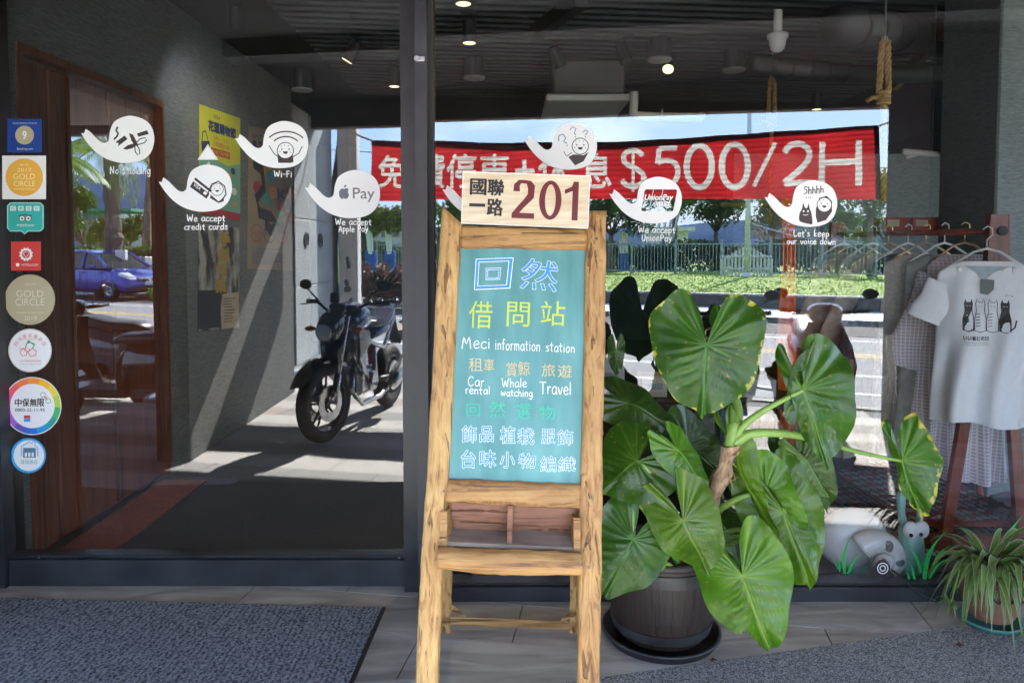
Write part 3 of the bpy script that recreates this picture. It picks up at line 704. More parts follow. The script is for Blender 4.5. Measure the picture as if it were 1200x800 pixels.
hand(BB, 'Meci', 540.5, 574, 407.6, 8.2, 1.15, ck['white'], bd, 0); hand(BB, 'information', 580, 633, 409, 7.2, 1.0, ck['white'], bd, 2); hand(BB, 'station', 640, 674, 411, 6.6, 1.0, ck['white'], bd, 1.5)
for s, x0, y0, x1, y1 in (('租',549,419,565,435),('車',567,420,579,435),('賞',593,424,606,441),('鯨',607,423,621,440),('旅',635,426,651,441),('遊',654,427,671,442)): cjk(s, (x0,y0,x1,y1), ck['orange'], -.026)
hand(BB, 'Car', 548, 567, 452.5, 6.4, 1.05, ck['white'], bd); hand(BB, 'rental', 545, 574, 461.5, 5.6, 1.0, ck['white'], bd)
hand(BB, 'Whale', 588, 617, 453.5, 5.8, 1.05, ck['white'], bd); hand(BB, 'watching', 587, 624, 463.5, 5.0, 1.0, ck['white'], bd, 1.5)
hand(BB, 'Travel', 633, 670, 461.5, 8.4, 1.15, ck['white'], bd, 1)
for s, x0, y0, x1, y1 in (('回',546,473,562,488),('然',573,470,592,489),('選',605,473,622,491),('物',632,475,651,492)): cjk(s, (x0,y0,x1,y1), ck['green'], -.026)
for s, x0, y0, x1, y1 in (('飾',541,499,558,519),('品',562,500,578,518),('植',586,500,604,520),('栽',607,502,626,521),('服',635,503,651,520),('飾',654,504,672,522),
                          ('台',540,528,557,549),('味',562,528,581,548),('小',586,530,603,549),('物',608,532,628,549),('編',634,535,652,553),('織',655,536,675,553)):
    cjk(s, (x0,y0,x1,y1), ck['blue'], -.024, ck['white'], 0, .022)
# tray under the board
obj('tray_back', beamx((524,588), (679,594), (524,613), (679,622), .018, 9.4, back=.045, nseg=24), W3, sg, smooth=True)
obj('tray_slat', beamx((526,607), (677,614), (526,627), (677,632), .016, 2.4, back=.075, nseg=24), W3, sg, smooth=True)
K['tray_board'] = mat('grey_brown_board', (.20,.16,.125), (.30,.25,.20), 5, rough=.8, stretch=(1,5,5), bump=.2)
def tp(px, py, back): return BP(px, py, -back)
mb = MB(); mb.slab([tp(520,634,-.005), tp(680,641,-.005), tp(672,622,.13), tp(528,618,.13)], (0,0,-.012)); obj('tray_bottom', mb, K['tray_board'], sg)
mb = MB(); mb.slab([tp(527,616,.10), tp(673,622,.10), tp(673,645,.10), tp(527,640,.10)], (0,.012,0)); obj('tray_slat', mb, K['tray_board'], sg)
for x0, x1, x2, x3, yt in ((516,524,527,530,598), (672,680,668,674,606)):
    mb = MB(); mb.hexa([tp(x0,yt,-.01), tp(x1,yt,-.01), tp(x1,645,-.01), tp(x0,645,-.01)], [tp(x2,yt-2,.12), tp(x3,yt-2,.12), tp(x3,640,.12), tp(x2,640,.12)]); obj('tray_end', mb, W2, sg)
mb = MB(); mb.hexa([tp(595,593,.004), tp(601,593,.004), tp(600,640,.004), tp(594,640,.004)], [tp(597,598,.10), tp(602,598,.10), tp(601,632,.10), tp(596,632,.10)]); obj('tray_divider', mb, W3, sg)
def log(u, v):
    x = 514+167*u; yc = 650.5+9*u+1.6*math.sin(u*5); r = 13+2.2*math.sin(u*3.1); a = v*2*math.pi
    p = BP(x, yc-r*math.sin(a), 0); nn = Vector((0,-1,.176)).normalized()
    p = p+nn*(.022+.030*math.cos(a)); p += Vector((0,0,.004*noise.noise((x*.06, math.sin(a)*2, math.cos(a)*2)))); return p
mb = MB(); mb.grid(log, 60, 20); n0 = len(mb.v); 
mb.f.append(tuple(j*61 for j in range(20))); mb.m.append(0); mb.f.append(tuple(j*61+60 for j in reversed(range(20)))); mb.m.append(0)
obj('tray_front_log', mb, W2, sg, smooth=True)
# rear frame of the A: two legs, stretcher, corner braces

def rp(px, py, o=0): d = ray(px, py); y = (2.82-.22*EYE)/(1+.22*d.z)+o; return Vector((0,0,EYE))+d*y
def rbox(c, th, name, m): mb = MB(); mb.hexa([rp(*c[0]), rp(*c[1]), rp(*c[2]), rp(*c[3])], [rp(*c[0], th), rp(*c[1], th), rp(*c[2], th), rp(*c[3], th)]); return obj(name, mb, m, sg)
rbox([(534,300),(543,300),(526,790),(515,790)], .035, 'rear_leg', W1); rbox([(672,300),(681,300),(676,795),(667,795)], .035, 'rear_leg', W1)
rbox([(517,722),(676,728),(676,738),(517,731)], .03, 'stretcher', W2)
rbox([(526,705),(526,713),(541,722),(546,721)], .025, 'corner_brace', W2); rbox([(674,712),(676,720),(662,727),(656,726)], .025, 'corner_brace', W2)
mb = MB(); mb.box((-.22, 2.475, 1.40), (.25, 2.505, 1.435)); obj('hinge_bar', mb, W3, sg)

for px, py in ((527,275),(699,280),(520,575),(693,583),(516,655),(690,664)):
    p_ = BP(px, py, .003); mb = MB(); mb.tube([p_, p_+Vector((0,-.0035,.0006))], .0042, 10); obj('screw', mb, K['alloy_dull'], sg)
# house-number placard standing on top of the frame
pl = thing('house_number_placard', 'cream placard with maroon number 201 and black characters, atop the timber sign', 'placard', BP(616, 266))
def PL(px, py, lift=0): return BP(px, py, .012+lift)
m, N, L, B = nodes('cream_wood_print'); K['cream'] = m
t = N.new('ShaderNodeTexCoord'); p = N.new('ShaderNodeMapping'); p.inputs['Scale'].default_value = (1.2,1,14)
n = N.new('ShaderNodeTexNoise'); n.inputs['Scale'].default_value = 4; n.inputs['Detail'].default_value = 4
r = N.new('ShaderNodeValToRGB'); r.color_ramp.elements[0].position = .35; r.color_ramp.elements[1].position = .65; r.color_ramp.elements[0].color = (.62,.50,.33,1); r.color_ramp.elements[1].color = (.76,.68,.50,1)
L.new(t.outputs['Object'], p.inputs[0]); L.new(p.outputs[0], n.inputs['Vector']); L.new(n.outputs[0], r.inputs[0]); L.new(r.outputs[0], B.inputs['Base Color']); B.inputs['Roughness'].default_value = .12; B.inputs['Coat Weight'].default_value = .6
cor = [(543,202.5),(691,207.5),(688.5,268.5),(541,262.5)]
mb = MB(); mb.slab([PL(*c) for c in cor], Vector((0,.98,-.17))*.004); obj('panel', mb, K['cream'], pl)
def plx(u, v): a = Vector(cor[0]).lerp(Vector(cor[1]), u); b = Vector(cor[3]).lerp(Vector(cor[2]), u); c = a.lerp(b, v); return c
def PU(u, v, lift=0): c = plx(u, v); return PL(c.x, c.y, .0006+lift)
K['maroon'] = flat('maroon_print', (.13,.018,.018), .3)
text_on(PU, '國', (.062,.13,.185,.44), K['ink'], pl, bold=.0045); text_on(PU, '聯', (.20,.13,.325,.44), K['ink'], pl, bold=.0045)
text_on(PU, '一', (.06,.61,.18,.665), K['ink'], pl, bold=.003); text_on(PU, '路', (.20,.50,.32,.83), K['ink'], pl, bold=.0045)
# bold serif-like digits drawn as outlines
def dig2(x, y, w, h):
    o = [(.06,.30),(.08,.12),(.28,0),(.52,0),(.80,.02),(.97,.14),(.96,.30),(.94,.46),(.72,.60),(.50,.74),(.36,.84),(.36,.86),(.98,.86),(.98,1),(.02,1),(.02,.88),(.30,.66),(.55,.48),(.68,.36),(.68,.22),(.62,.10),(.50,.09),(.38,.09),(.32,.16),(.34,.30)]
    return [(x+a*w, y+b*h) for a, b in o]
shape_on(PU, [dig2(.39,.12,.185,.74)], K['maroon'], pl, .0004, 'digit')
shape_on(PU, [[(a, b) for a, b in circ(.695,.49,.088,40,.375)], [(a, b) for a, b in circ(.695,.49,.042,40,.30)]], K['maroon'], pl, .0004, 'digit')
shape_on(PU, [[(.805,.28),(.86,.22),(.875,.12),(.915,.12),(.915,.86),(.868,.86),(.868,.30),(.808,.36)]], K['maroon'], pl, .0004, 'digit')
mb = MB()
for i in range(4):
    a, b = [(0,0),(1,0),(1,1),(0,1)][i], [(1,0),(1,1),(0,1),(0,0)][i]
    mb.tube([PU(*a), PU(*b)], .0014, 5)
obj('edge_trim', mb, K['white'], pl)

# ================================================================ elephant-ear plant
def leaf_mat(name, c, dark, vein, rough=.29, yellow=True, trans=.22):
    m, N, L, B = nodes(name)
    av = N.new('ShaderNodeAttribute'); av.attribute_name = 'vein'; ae = N.new('ShaderNodeAttribute'); ae.attribute_name = 'edge'
    t = N.new('ShaderNodeTexCoord'); n = N.new('ShaderNodeTexNoise'); n.inputs['Scale'].default_value = 9; n.inputs['Detail'].default_value = 5
    r = N.new('ShaderNodeValToRGB'); r.color_ramp.elements[0].position = .35; r.color_ramp.elements[1].position = .65; r.color_ramp.elements[0].color = rgb(dark); r.color_ramp.elements[1].color = rgb(c)
    mx = N.new('ShaderNodeMix'); mx.data_type = 'RGBA'; mx.inputs[7].default_value = rgb(vein)
    L.new(t.outputs['Object'], n.inputs['Vector']); L.new(n.outputs[0], r.inputs[0]); L.new(r.outputs[0], mx.inputs[6]); L.new(av.outputs['Fac'], mx.inputs[0])
    n2 = N.new('ShaderNodeTexNoise'); n2.inputs['Scale'].default_value = 34; n2.inputs['Detail'].default_value = 2
    ma = N.new('ShaderNodeMath'); ma.operation = 'MULTIPLY'; r2 = N.new('ShaderNodeValToRGB'); r2.color_ramp.elements[0].position = .52; r2.color_ramp.elements[1].position = .60
    my = N.new('ShaderNodeMix'); my.data_type = 'RGBA'; my.inputs[7].default_value = (.42,.40,.04,1)
    L.new(t.outputs['Object'], n2.inputs['Vector']); L.new(n2.outputs[0], ma.inputs[0]); L.new(ae.outputs['Fac'], ma.inputs[1]); L.new(ma.outputs[0], r2.inputs[0])
    L.new(r2.outputs[0], my.inputs[0]); L.new(mx.outputs[2], my.inputs[6])
    n4 = N.new('ShaderNodeTexNoise'); n4.inputs['Scale'].default_value = 70; n4.inputs['Detail'].default_value = 1
    r4 = N.new('ShaderNodeValToRGB'); r4.color_ramp.elements[0].position = .70; r4.color_ramp.elements[1].position = .735
    ms4 = N.new('ShaderNodeMix'); ms4.data_type = 'RGBA'; ms4.inputs[7].default_value = (.20,.15,.04,1)
    oi = N.new('ShaderNodeObjectInfo'); hs = N.new('ShaderNodeHueSaturation'); mr = N.new('ShaderNodeMapRange'); mr.inputs[3].default_value = .62; mr.inputs[4].default_value = 1.05; mh = N.new('ShaderNodeMapRange'); mh.inputs[3].default_value = .488; mh.inputs[4].default_value = .506
    L.new(oi.outputs['Random'], mr.inputs[0]); L.new(mr.outputs[0], hs.inputs['Value']); L.new(oi.outputs['Random'], mh.inputs[0]); L.new(mh.outputs[0], hs.inputs['Hue'])
    L.new(t.outputs['Object'], n4.inputs['Vector']); L.new(n4.outputs[0], r4.inputs[0]); L.new(r4.outputs[0], ms4.inputs[0]); L.new((my if yellow else mx).outputs[2], hs.inputs['Color']); L.new(hs.outputs[0], ms4.inputs[6])
    out = ms4
    L.new(out.outputs[2], B.inputs['Base Color'])
    b = N.new('ShaderNodeBump'); b.inputs['Strength'].default_value = .25; b.inputs['Distance'].default_value = .004
    n3 = N.new('ShaderNodeTexNoise'); n3.inputs['Scale'].default_value = 60; n3.inputs['Detail'].default_value = 4
    L.new(t.outputs['Object'], n3.inputs['Vector']); L.new(n3.outputs[0], b.inputs['Height']); L.new(b.outputs[0], B.inputs['Normal'])
    B.inputs['Roughness'].default_value = rough; B.inputs['Specular IOR Level'].default_value = .38
    tr = N.new('ShaderNodeBsdfTranslucent'); ms = N.new('ShaderNodeMixShader'); ms.inputs[0].default_value = trans
    L.new(out.outputs[2], tr.inputs[0]); L.new(B.outputs[0], ms.inputs[1]); L.new(tr.outputs[0], ms.inputs[2]); L.new(ms.outputs[0], N['Material Output'].inputs[0])
    return m
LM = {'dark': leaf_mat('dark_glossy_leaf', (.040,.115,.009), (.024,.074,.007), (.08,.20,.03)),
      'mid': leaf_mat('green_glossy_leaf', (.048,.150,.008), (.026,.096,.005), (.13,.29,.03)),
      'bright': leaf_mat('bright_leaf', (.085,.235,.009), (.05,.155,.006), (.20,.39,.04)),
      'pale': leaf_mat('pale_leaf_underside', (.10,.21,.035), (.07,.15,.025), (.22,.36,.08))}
HALF = [(1,0),(.975,.06),(.92,.19),(.78,.44),(.58,.68),(.30,.87),(-.02,.96),(-.34,.95),(-.58,.84),(-.74,.64),(-.77,.44),(-.67,.28),(-.46,.15),(-.24,.06),(-.07,.012)]
half_s = smooth_loop([Vector((a,b,0)) for a, b in HALF], 4, False)
def leaf(Pp, Tp, wid, roll=0, fold=.12, droop=.15, ruffle=.03, m='mid', yellow=0.0, seed=0, lobe=1.0, cup=.0, bite=None, name='leaf', asym=0):
    P, T = at(*Pp), at(*Tp); L_ = (T-P).length; t = (T-P).normalized()
    view = (Vector((0,0,EYE))-P).normalized(); n = (view-t*view.dot(t)).normalized()
    n = (Matrix.Rotation(R(roll), 3, t) @ n); s = t.cross(n).normalized()
    wv = (wid/FPX*P.y/2)/L_/.93
    out = [(v.x if v.x > 0 else v.x*lobe, v.y*wv) for v in half_s]
    loop = [(a, b*(1+asym)) for a, b in out]+[(a, -b*(1-asym)) for a, b in reversed(out[1:])]
    NR = 15; K_ = len(loop); mb = MB(); vn = []; ed = []
    for k in range(NR+1):
        rho = (k/NR)**.85
        for i, (a, b) in enumerate(loop):
            u, v = a*rho, b*rho; av = abs(v)
            w = u-.42*av+.03*noise.noise((u*3+seed, av*3, seed*.7)); phi = math.degrees(math.atan2(av, u+1e-6)); rr = math.hypot(u, v)
            if w > 0:
                f = (w/.15) % 1; dd = min(f, 1-f)*.15
                q = -math.cos(2*math.pi*w/.15)*min(1, av*7)
            else:
                dp = (phi-67) % 22; dd = rr*math.sin(R(min(dp, 22-dp))); q = -math.cos(2*math.pi*(phi-67)/22)*min(1, rr*2.5)
            mid = math.exp(-(av/.016)**2) if u > -.02 else 0
            lob = math.exp(-((phi-155)/3)**2)*(1 if u < 0 else 0)
            vein = max(mid, .75*math.exp(-(dd/.011)**2)*(1-.5*rho), lob*.8)
            h = L_*(.017*q*(1-rho**6)*min(1, rr*3)-.014*mid-.006*math.exp(-(dd/.012)**2))
            h += -(fold+.06+.05*math.sin(seed*2.1))*L_*av**1.15 - droop*L_*max(0, u)**2 - cup*L_*max(0, -u)*1.0
            h += 1.5*ruffle*L_*rho**3*math.sin(i*.37+seed*1.7)+ruffle*.7*L_*rho**4*math.sin(i*.83+seed)
            h += .075*L_*noise.noise((u*2.0+seed*3, v*2.0, seed))
            g = 1+.03*rho**3*math.sin(i*.45+seed*2.3)+.07*rho**2*noise.noise((i*.16, seed*5.1, 0))
            p = P+t*(u*L_*g)+s*(v*L_*g)+n*h
            mb.v.append(tuple(p)); vn.append(min(1, vein)); ed.append(max(0, (rho-.62)/.38)*yellow*1.25)
    drop = set()
    if bite:
        for i in range(*bite[:2]): drop.add(i % K_)
    for k in range(NR):
        for i in range(K_):
            j = (i+1) % K_
            if i in drop and k >= bite[2]+abs((i-(bite[0]+bite[1])/2))*.8: continue
            mb.f.append((k*K_+i, k*K_+K_+i, k*K_+K_+j, k*K_+j)); mb.m.append(0)
    mb.a = {'vein': vn, 'edge': ed}
    return obj(name, mb, LM[m], plant, smooth=True)
PC = Vector((.575, 2.80, 0))
plant = thing('elephant_ear_plant', 'large potted elephant-ear plant with broad glossy green leaves, right of the sign', 'potted plant', PC)
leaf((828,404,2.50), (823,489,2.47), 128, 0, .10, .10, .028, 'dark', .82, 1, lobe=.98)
leaf((843,378,2.56), (838,398,2.60), 30, 20, .3, .1, .03, 'mid', 0, 2)
leaf((941,456,2.46), (973,550,2.40), 80, -14, .22, .14, .04, 'mid', .55, 3, lobe=.8, asym=-.55)
leaf((941,456,2.47), (946,399,2.50), 34, 55, .5, -.2, .02, 'mid', .2, 4)
leaf((1057,540,2.50), (1075,611,2.46), 50, 24, .35, .2, .06, 'mid', .95, 5, lobe=.95, asym=-.45)
leaf((938,548,2.62), (965,604,2.60), 66, 28, .35, .2, .03, 'dark', 0, 6)
leaf((946,540,2.60), (972,583,2.58), 40, -40, .3, .1, .03, 'pale', 0, 7)
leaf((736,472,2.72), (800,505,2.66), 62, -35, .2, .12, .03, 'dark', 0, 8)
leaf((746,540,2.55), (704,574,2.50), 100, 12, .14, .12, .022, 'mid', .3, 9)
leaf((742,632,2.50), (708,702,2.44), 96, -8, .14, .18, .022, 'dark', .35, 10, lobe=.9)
leaf((801,610,2.46), (832,676,2.42), 84, 14, .16, .16, .03, 'bright', .35, 11, lobe=1.05)
leaf((796,528,2.55), (836,580,2.50), 50, -30, .35, .2, .03, 'bright', 0, 12, lobe=.8)
leaf((862,532,2.50), (900,640,2.46), 42, 52, .5, .15, .02, 'bright', .2, 13, lobe=.7)
leaf((896,578,2.56), (938,644,2.52), 70, 20, .2, .1, .045, 'bright', .1, 14, lobe=.9)
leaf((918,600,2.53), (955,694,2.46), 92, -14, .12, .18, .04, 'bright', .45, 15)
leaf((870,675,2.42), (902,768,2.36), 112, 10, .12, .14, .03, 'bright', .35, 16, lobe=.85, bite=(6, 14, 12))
leaf((893,626,2.56), (905,648,2.55), 22, 0, .3, .1, .04, 'mid', 0, 17)
leaf((806,520,2.92), (850,560,2.9), 60, 10, .2, .1, .03, 'dark', 0, 18)
leaf((874,606,2.86), (905,640,2.84), 62, 20, .2, .1, .03, 'dark', 0, 19)
leaf((722,412,2.16+.75), (722,440,2.9), 20, 0, .2, .1, .03, 'dark', 0, 22)
leaf((850,640,2.95), (835,600,2.98), 70, 60, .2, .1, .03, 'dark', 0, 23)
# stem, petioles
m, N, L, B = nodes('fibrous_stem'); K['stem'] = mat('fibrous_stem', (.17,.10,.055), (.42,.29,.17), 14, rough=.85, bump=.8, stretch=(3,3,1), detail=8)
def stem_fn(u, v):
    pts = [(830,612,2.66),(832,596,2.62),(838,578,2.58),(846,556,2.55),(851,540,2.52),(858,520,2.50)]
    k = u*(len(pts)-1); i = min(int(k), len(pts)-2); f = k-i; p = at(*pts[i]).lerp(at(*pts[i+1]), f)
    a = v*2*math.pi; r = (.030+.007*math.sin(u*14))*(1+.22*noise.noise((math.cos(a)*3, math.sin(a)*3, u*9)))*(1.1-.15*u)
    return p+Vector((math.cos(a)*r, math.sin(a)*r, .25*math.cos(a)*r))
mb = MB(); mb.grid(stem_fn, 50, 24); obj('stem', mb, K['stem'], plant, smooth=True)
rs = random.Random(2); mb = MB()
for i in range(60):
    u = rs.random(); v = rs.random(); p = Vector(stem_fn(u, v)); q = p+Vector((rs.uniform(-.03,.03), -.008, rs.uniform(-.045,.02)))
    mb.tube([p, (p+q)/2+Vector((0,-.008,0)), q], [.0022,.0016,.0005], 4)
tag(obj('stem_fibre', mb, K['stem'], plant), kind='stuff')
K['petiole'] = mat('green_stalk', (.14,.25,.035), (.20,.34,.06), 8, rough=.4)
def petiole(pts, r0, r1):
    p = smooth_loop([at(*q) for q in pts], 6, False); n = len(p); mb = MB()
    mb.tube(p, [r0+(r1-r0)*i/(n-1) for i in range(n)], 10); obj('stalk', mb, K['petiole'], plant, smooth=True)
petiole([(857,522,2.50),(860,500,2.50),(864,478,2.53),(850,440,2.58),(829,405,2.52)], .026, .010)
petiole([(857,520,2.50),(872,498,2.48),(900,478,2.47),(941,457,2.46)], .018, .006)
petiole([(860,520,2.49),(880,508,2.48),(920,508,2.48),(960,516,2.50),(1000,528,2.51),(1057,540,2.50)], .019, .005)
petiole([(834,605,2.64),(850,592,2.58),(875,580,2.55),(897,578,2.56)], .013, .008)
petiole([(838,625,2.66),(860,621,2.6),(893,616,2.56),(918,602,2.55)], .010, .006)
petiole([(838,632,2.66),(865,628,2.6),(888,626,2.56)], .008, .005)
petiole([(840,640,2.66),(866,633,2.58),(886,632,2.52),(870,674,2.44)], .008, .006)
petiole([(800,668,2.7),(785,640,2.62),(782,600,2.56),(763,556,2.54),(747,541,2.56)], .012, .006)
petiole([(778,680,2.7),(768,650,2.62),(762,610,2.58),(744,590,2.56),(743,631,2.51)], .011, .006)
petiole([(800,676,2.66),(782,660,2.60),(775,666,2.55),(760,672,2.5)], .008, .006)
petiole([(838,612,2.64),(822,600,2.58),(808,606,2.5),(802,610,2.47)], .010, .006)
petiole([(855,540,2.54),(900,570,2.6),(925,558,2.62),(938,548,2.62)], .007, .004)
# pot like a half barrel, with hoops, staves and saucer
K['stave'] = wood_mat('dark_barrel_stave', (.028,.015,.010), (.018,.010,.007), (.009,.005,.004), 'z', .8, .5, .4)
K['hoop'] = mat('black_hoop', (.012,.012,.013), (.03,.03,.032), 10, rough=.4)
prof = [(.165,.03),(.182,.06),(.196,.14),(.203,.22),(.206,.30),(.206,.345)]
mb = MB()
for k in range(28):
    a0, a1 = 2*math.pi*(k+.008)/28, 2*math.pi*(k+.992)/28
    o = MB()
    vs = []
    for (r_, z) in prof:
        for a in (a0, (a0+a1)/2, a1):
            rr = r_*(1.0 if a == (a0+a1)/2 else .996); vs.append((PC.x+rr*math.cos(a), PC.y+rr*math.sin(a), z))
        for a in (a1, a0): vs.append((PC.x+(r_-.014)*math.cos(a), PC.y+(r_-.014)*math.sin(a), z))
    fs = []
    for i in range(len(prof)-1):
        for j in range(5): fs.append((i*5+j, i*5+(j+1)%5, i*5+5+(j+1)%5, i*5+5+j))
    fs.append(tuple(range(5))); fs.append(tuple(range(25, 30)))
    o.add(vs, fs); obj('stave', o, K['stave'], plant)
for za, zb, ra, rb in ((.275,.325,.2075,.2085), (.055,.095,.184,.192)):
    mb = MB(); mb.lathe([(ra-.006,za),(ra+.003,za+.002),(rb+.003,zb-.002),(rb-.006,zb)], PC, 56, caps=False); obj('hoop', mb, K['hoop'], plant, smooth=False)
K['rim'] = mat('worn_brown_rim', (.022,.015,.012), (.05,.036,.03), 14, rough=.6)
mb = MB(); mb.lathe([(.194,.338),(.210,.338),(.212,.352),(.205,.362),(.190,.360),(.188,.30)], PC, 56, caps=False); obj('rim', mb, K['rim'], plant, smooth=True)
K['soil'] = mat('potting_soil', (.02,.014,.010), (.06,.04,.03), 40, rough=.95, bump=1)
mb = MB(); mb.lathe([(.19,.315),(.10,.322),(.001,.33)], PC, 40, caps=False); obj('soil', mb, K['soil'], plant, smooth=True)
mb = MB(); mb.lathe([(.16,.003),(.208,.005),(.222,.032),(.228,.034),(.228,.040),(.216,.041),(.205,.014),(.001,.012)], PC, 56, caps=False); obj('saucer', mb, K['hoop'], plant, smooth=True)

# ================================================================ window stickers
SN = [(128,160),(127,165),(123,167.6),(118,166.4),(112,161),(106,155),(100.4,151),(98.4,156),(94.8,156),(102,167),(112,178),(124,186),(138,190.4),(152,191),(166,188),(176,180),(180.4,168),(180.4,158),(177,148),(170,141),(160,137),(150,136),(140,139),(133,144),(129.4,152)]
def snail_loop(dx, dy, sc_=1.0):
    pts = []
    raw = smooth_loop([Vector((x, y, 0)) for x, y in SN[:7]], 4, False)+[Vector((98.4,156.4,0)), Vector((94.8,156,0))]+smooth_loop([Vector((x, y, 0)) for x, y in SN[8:]+[SN[0]]], 4, False)[1:-1]
    return [(155.5+(v.x-155.5)*sc_+dx, 163.5+(v.y-163.5)*sc_+dy) for v in raw]
def sticker(P, dx, dy, label, sc_=1.0, holes=()):
    c = P(155+dx, 163+dy)
    o = shape_on(P, [snail_loop(dx, dy, sc_)]+[list(h) for h in holes], K['white'], None, .0002, 'snail_sticker', base=c)
    return tag(o, label, 'sticker', 'white snail-shaped window stickers')
def smiley(P, x, y, r, par, feet=True):
    shape_on(P, [circ(x, y, r)], K['brown_ink'], par, .0004, 'picture'); shape_on(P, [circ(x, y, r*.9)], K['white'], par, .0006, 'picture')
    for a, b in ((-.42,-.15),(.42,-.15)): shape_on(P, [circ(x+a*r, y+b*r, r*.09, 12)], K['brown_ink'], par, .0008, 'picture')
    for a, b in ((-.5,-.5),(-.1,-.62),(.35,-.55),(-.65,.15),(.6,.2)): shape_on(P, [circ(x+a*r, y+b*r, r*.06, 8)], K['brown_ink'], par, .0008, 'picture')
    shape_on(P, [[(x-.3*r,y+.1*r),(x+.3*r,y+.1*r),(x+.22*r,y+.33*r),(x,y+.42*r),(x-.22*r,y+.33*r)]], K['brown_ink'], par, .0008, 'picture')
G = glassL; INK = K['brown_ink']
s1 = sticker(G, 0, 0, 'snail-shaped no smoking sticker with scissors cutting a cigarette')
stroke_on(G, [smooth_loop([Vector((137,150,0)),Vector((136.5,155,0)),Vector((139,158,0)),Vector((136,162,0)),Vector((135,166,0))],4,False)] and [[(137.5,149.5),(136,153),(138.5,156.5),(137,160),(134,163)]], 2.2, INK, s1, name='picture')
shape_on(G, [[(135.5,166.5),(146,159),(149.5,163),(138.5,171.5)]], INK, s1, .0004, 'picture'); shape_on(G, [circ(137.3,169,1.6)], K['white'], s1, .0006, 'picture')
shape_on(G, [[(160.5,156.5),(172.5,152.8),(174.3,157.2),(162,160.5)]], INK, s1, .0004, 'picture')
shape_on(G, [[(151,156),(156,158),(160,166),(162,171),(158,171),(154,165)]], INK, s1, .0004, 'picture'); shape_on(G, [[(144,174.5),(150,170),(158,168),(160.5,170),(155,174),(148,175.5)]], INK, s1, .0004, 'picture')
stroke_on(G, [[(159,168),(164,163),(170,161.5),(172,164),(169,167.5),(162,169.5),(159,168)],[(159,169),(163,174),(164,180),(161,181.5),(158.5,178),(158,171)]], 1.4, INK, s1, name='picture')
hand(G, 'No smoking', 129, 176, 203.5, 5.0, 1.1, K['white'], s1, .6)
s2 = sticker(G, 91, 57, 'snail-shaped credit card sticker below a small white triangle')
shape_on(G, [[(229,208),(248,223),(242,233),(222.5,219)]], INK, s2, .0004, 'picture'); shape_on(G, [[(227.6,210.5),(246.5,225.5),(245.6,227),(226.6,212.5)]], K['white'], s2, .0006, 'picture')
def rotP(P, cx, cy, ang_): 
    c, s = math.cos(R(ang_)), math.sin(R(ang_)); return lambda x, y, l=0: P(cx+(x-cx)*c-(y-cy)*s, cy+(x-cx)*s+(y-cy)*c, l)
text_on(rotP(G, 231, 219, 36), 'VISA', (226, 217, 236, 220.6), K['white'], s2, .0008, .01); shape_on(rotP(G, 240, 227, 36), [rect(238,224.5,242,228)], K['white'], s2, .0008, 'picture')
stroke_on(G, [[(244,226),(248,216),(256,212.5),(263,218),(265,228),(260,234)]], 1.5, INK, s2, name='picture'); shape_on(G, [[(247,228),(256,236),(262,232),(264,224),(262,236),(256,238),(246,232)]], INK, s2, .0004, 'picture'); smiley(G, 254.5, 222, 7.6, s2)
hand(G, 'We accept', 219, 263.5, 259.5, 4.4, 1.1, K['white'], s2, -.5); hand(G, 'credit cards', 216, 266.5, 269.3, 4.2, 1.1, K['white'], s2, -.4)
tr = tag(shape_on(G, [[(243.5,169),(255.5,187.3),(231.5,187.3)]], K['white'], None, .0003, 'triangle_sticker', base=G(243,180)), 'small white triangle sticker just above the credit card snail', 'sticker')
stroke_on(G, [[(243.5,170.5),(253.5,186),(233.5,186),(243.5,170.5)]], .8, K['cream'], tr, name='border')
s3 = sticker(G, 180.5, 6, 'snail-shaped wireless network sticker with curved signal arcs')
def arcpts(cx, cy, r, a0, a1, n=14): return [(cx+r*math.cos(R(a0+(a1-a0)*i/n)), cy+r*.75*math.sin(R(a0+(a1-a0)*i/n))) for i in range(n+1)]
stroke_on(G, [arcpts(335,173,25,-140,-38), arcpts(335,173,17,-142,-38)], 1.7, INK, s3, name='picture')
stroke_on(G, [[(315.5,171),(321,180),(326,184)],[(354,172),(350,180),(343,184)]], 1.2, INK, s3, name='picture')
shape_on(G, [[(325,180),(343,180),(344,190),(340,191),(326,191)]], INK, s3, .0004, 'picture'); smiley(G, 334.5, 176.5, 10, s3)
hand(G, 'Wi-Fi', 321, 342, 207.3, 4.4, 1.1, K['white'], s3)
s4 = sticker(G, 264, 64, 'snail-shaped contactless payment sticker with apple symbol and Pay', 1.02)
K['grey_ink'] = flat('grey_ink', (.12,.13,.14), .4)
shape_on(G, [smooth_loop([Vector((x,y,0)) for x,y in ((403,221.5),(406,220.5),(408.5,222),(407.6,225),(409,228.5),(407,232.5),(404.5,233),(402.5,232.4),(400,233),(397.5,229.5),(397.6,224),(400.5,221))],3)] and [[(v.x,v.y) for v in smooth_loop([Vector((x,y,0)) for x,y in ((403,221.5),(406,220.5),(408.5,222),(407.6,225),(409,228.5),(407,232.5),(404.5,233),(402.5,232.4),(400,233),(397.5,229.5),(397.6,224),(400.5,221))],3)]], K['grey_ink'], s4, .0004, 'picture')
shape_on(G, [[(403,220),(403.4,217.6),(406,216.4),(405.6,219)]], K['grey_ink'], s4, .0004, 'picture')
text_on(G, 'Pay', (413.5,220,439,237), K['grey_ink'], s4, .0005, .004)
hand(G, 'We accept', 393, 435, 263.5, 4.2, 1.1, K['white'], s4); hand(G, 'Apple Pay', 397, 431, 271.5, 4.0, 1.1, K['white'], s4)
G = glassR
s5 = sticker(G, 519, 8, 'snail-shaped sticker with question marks above the number placard', .99)
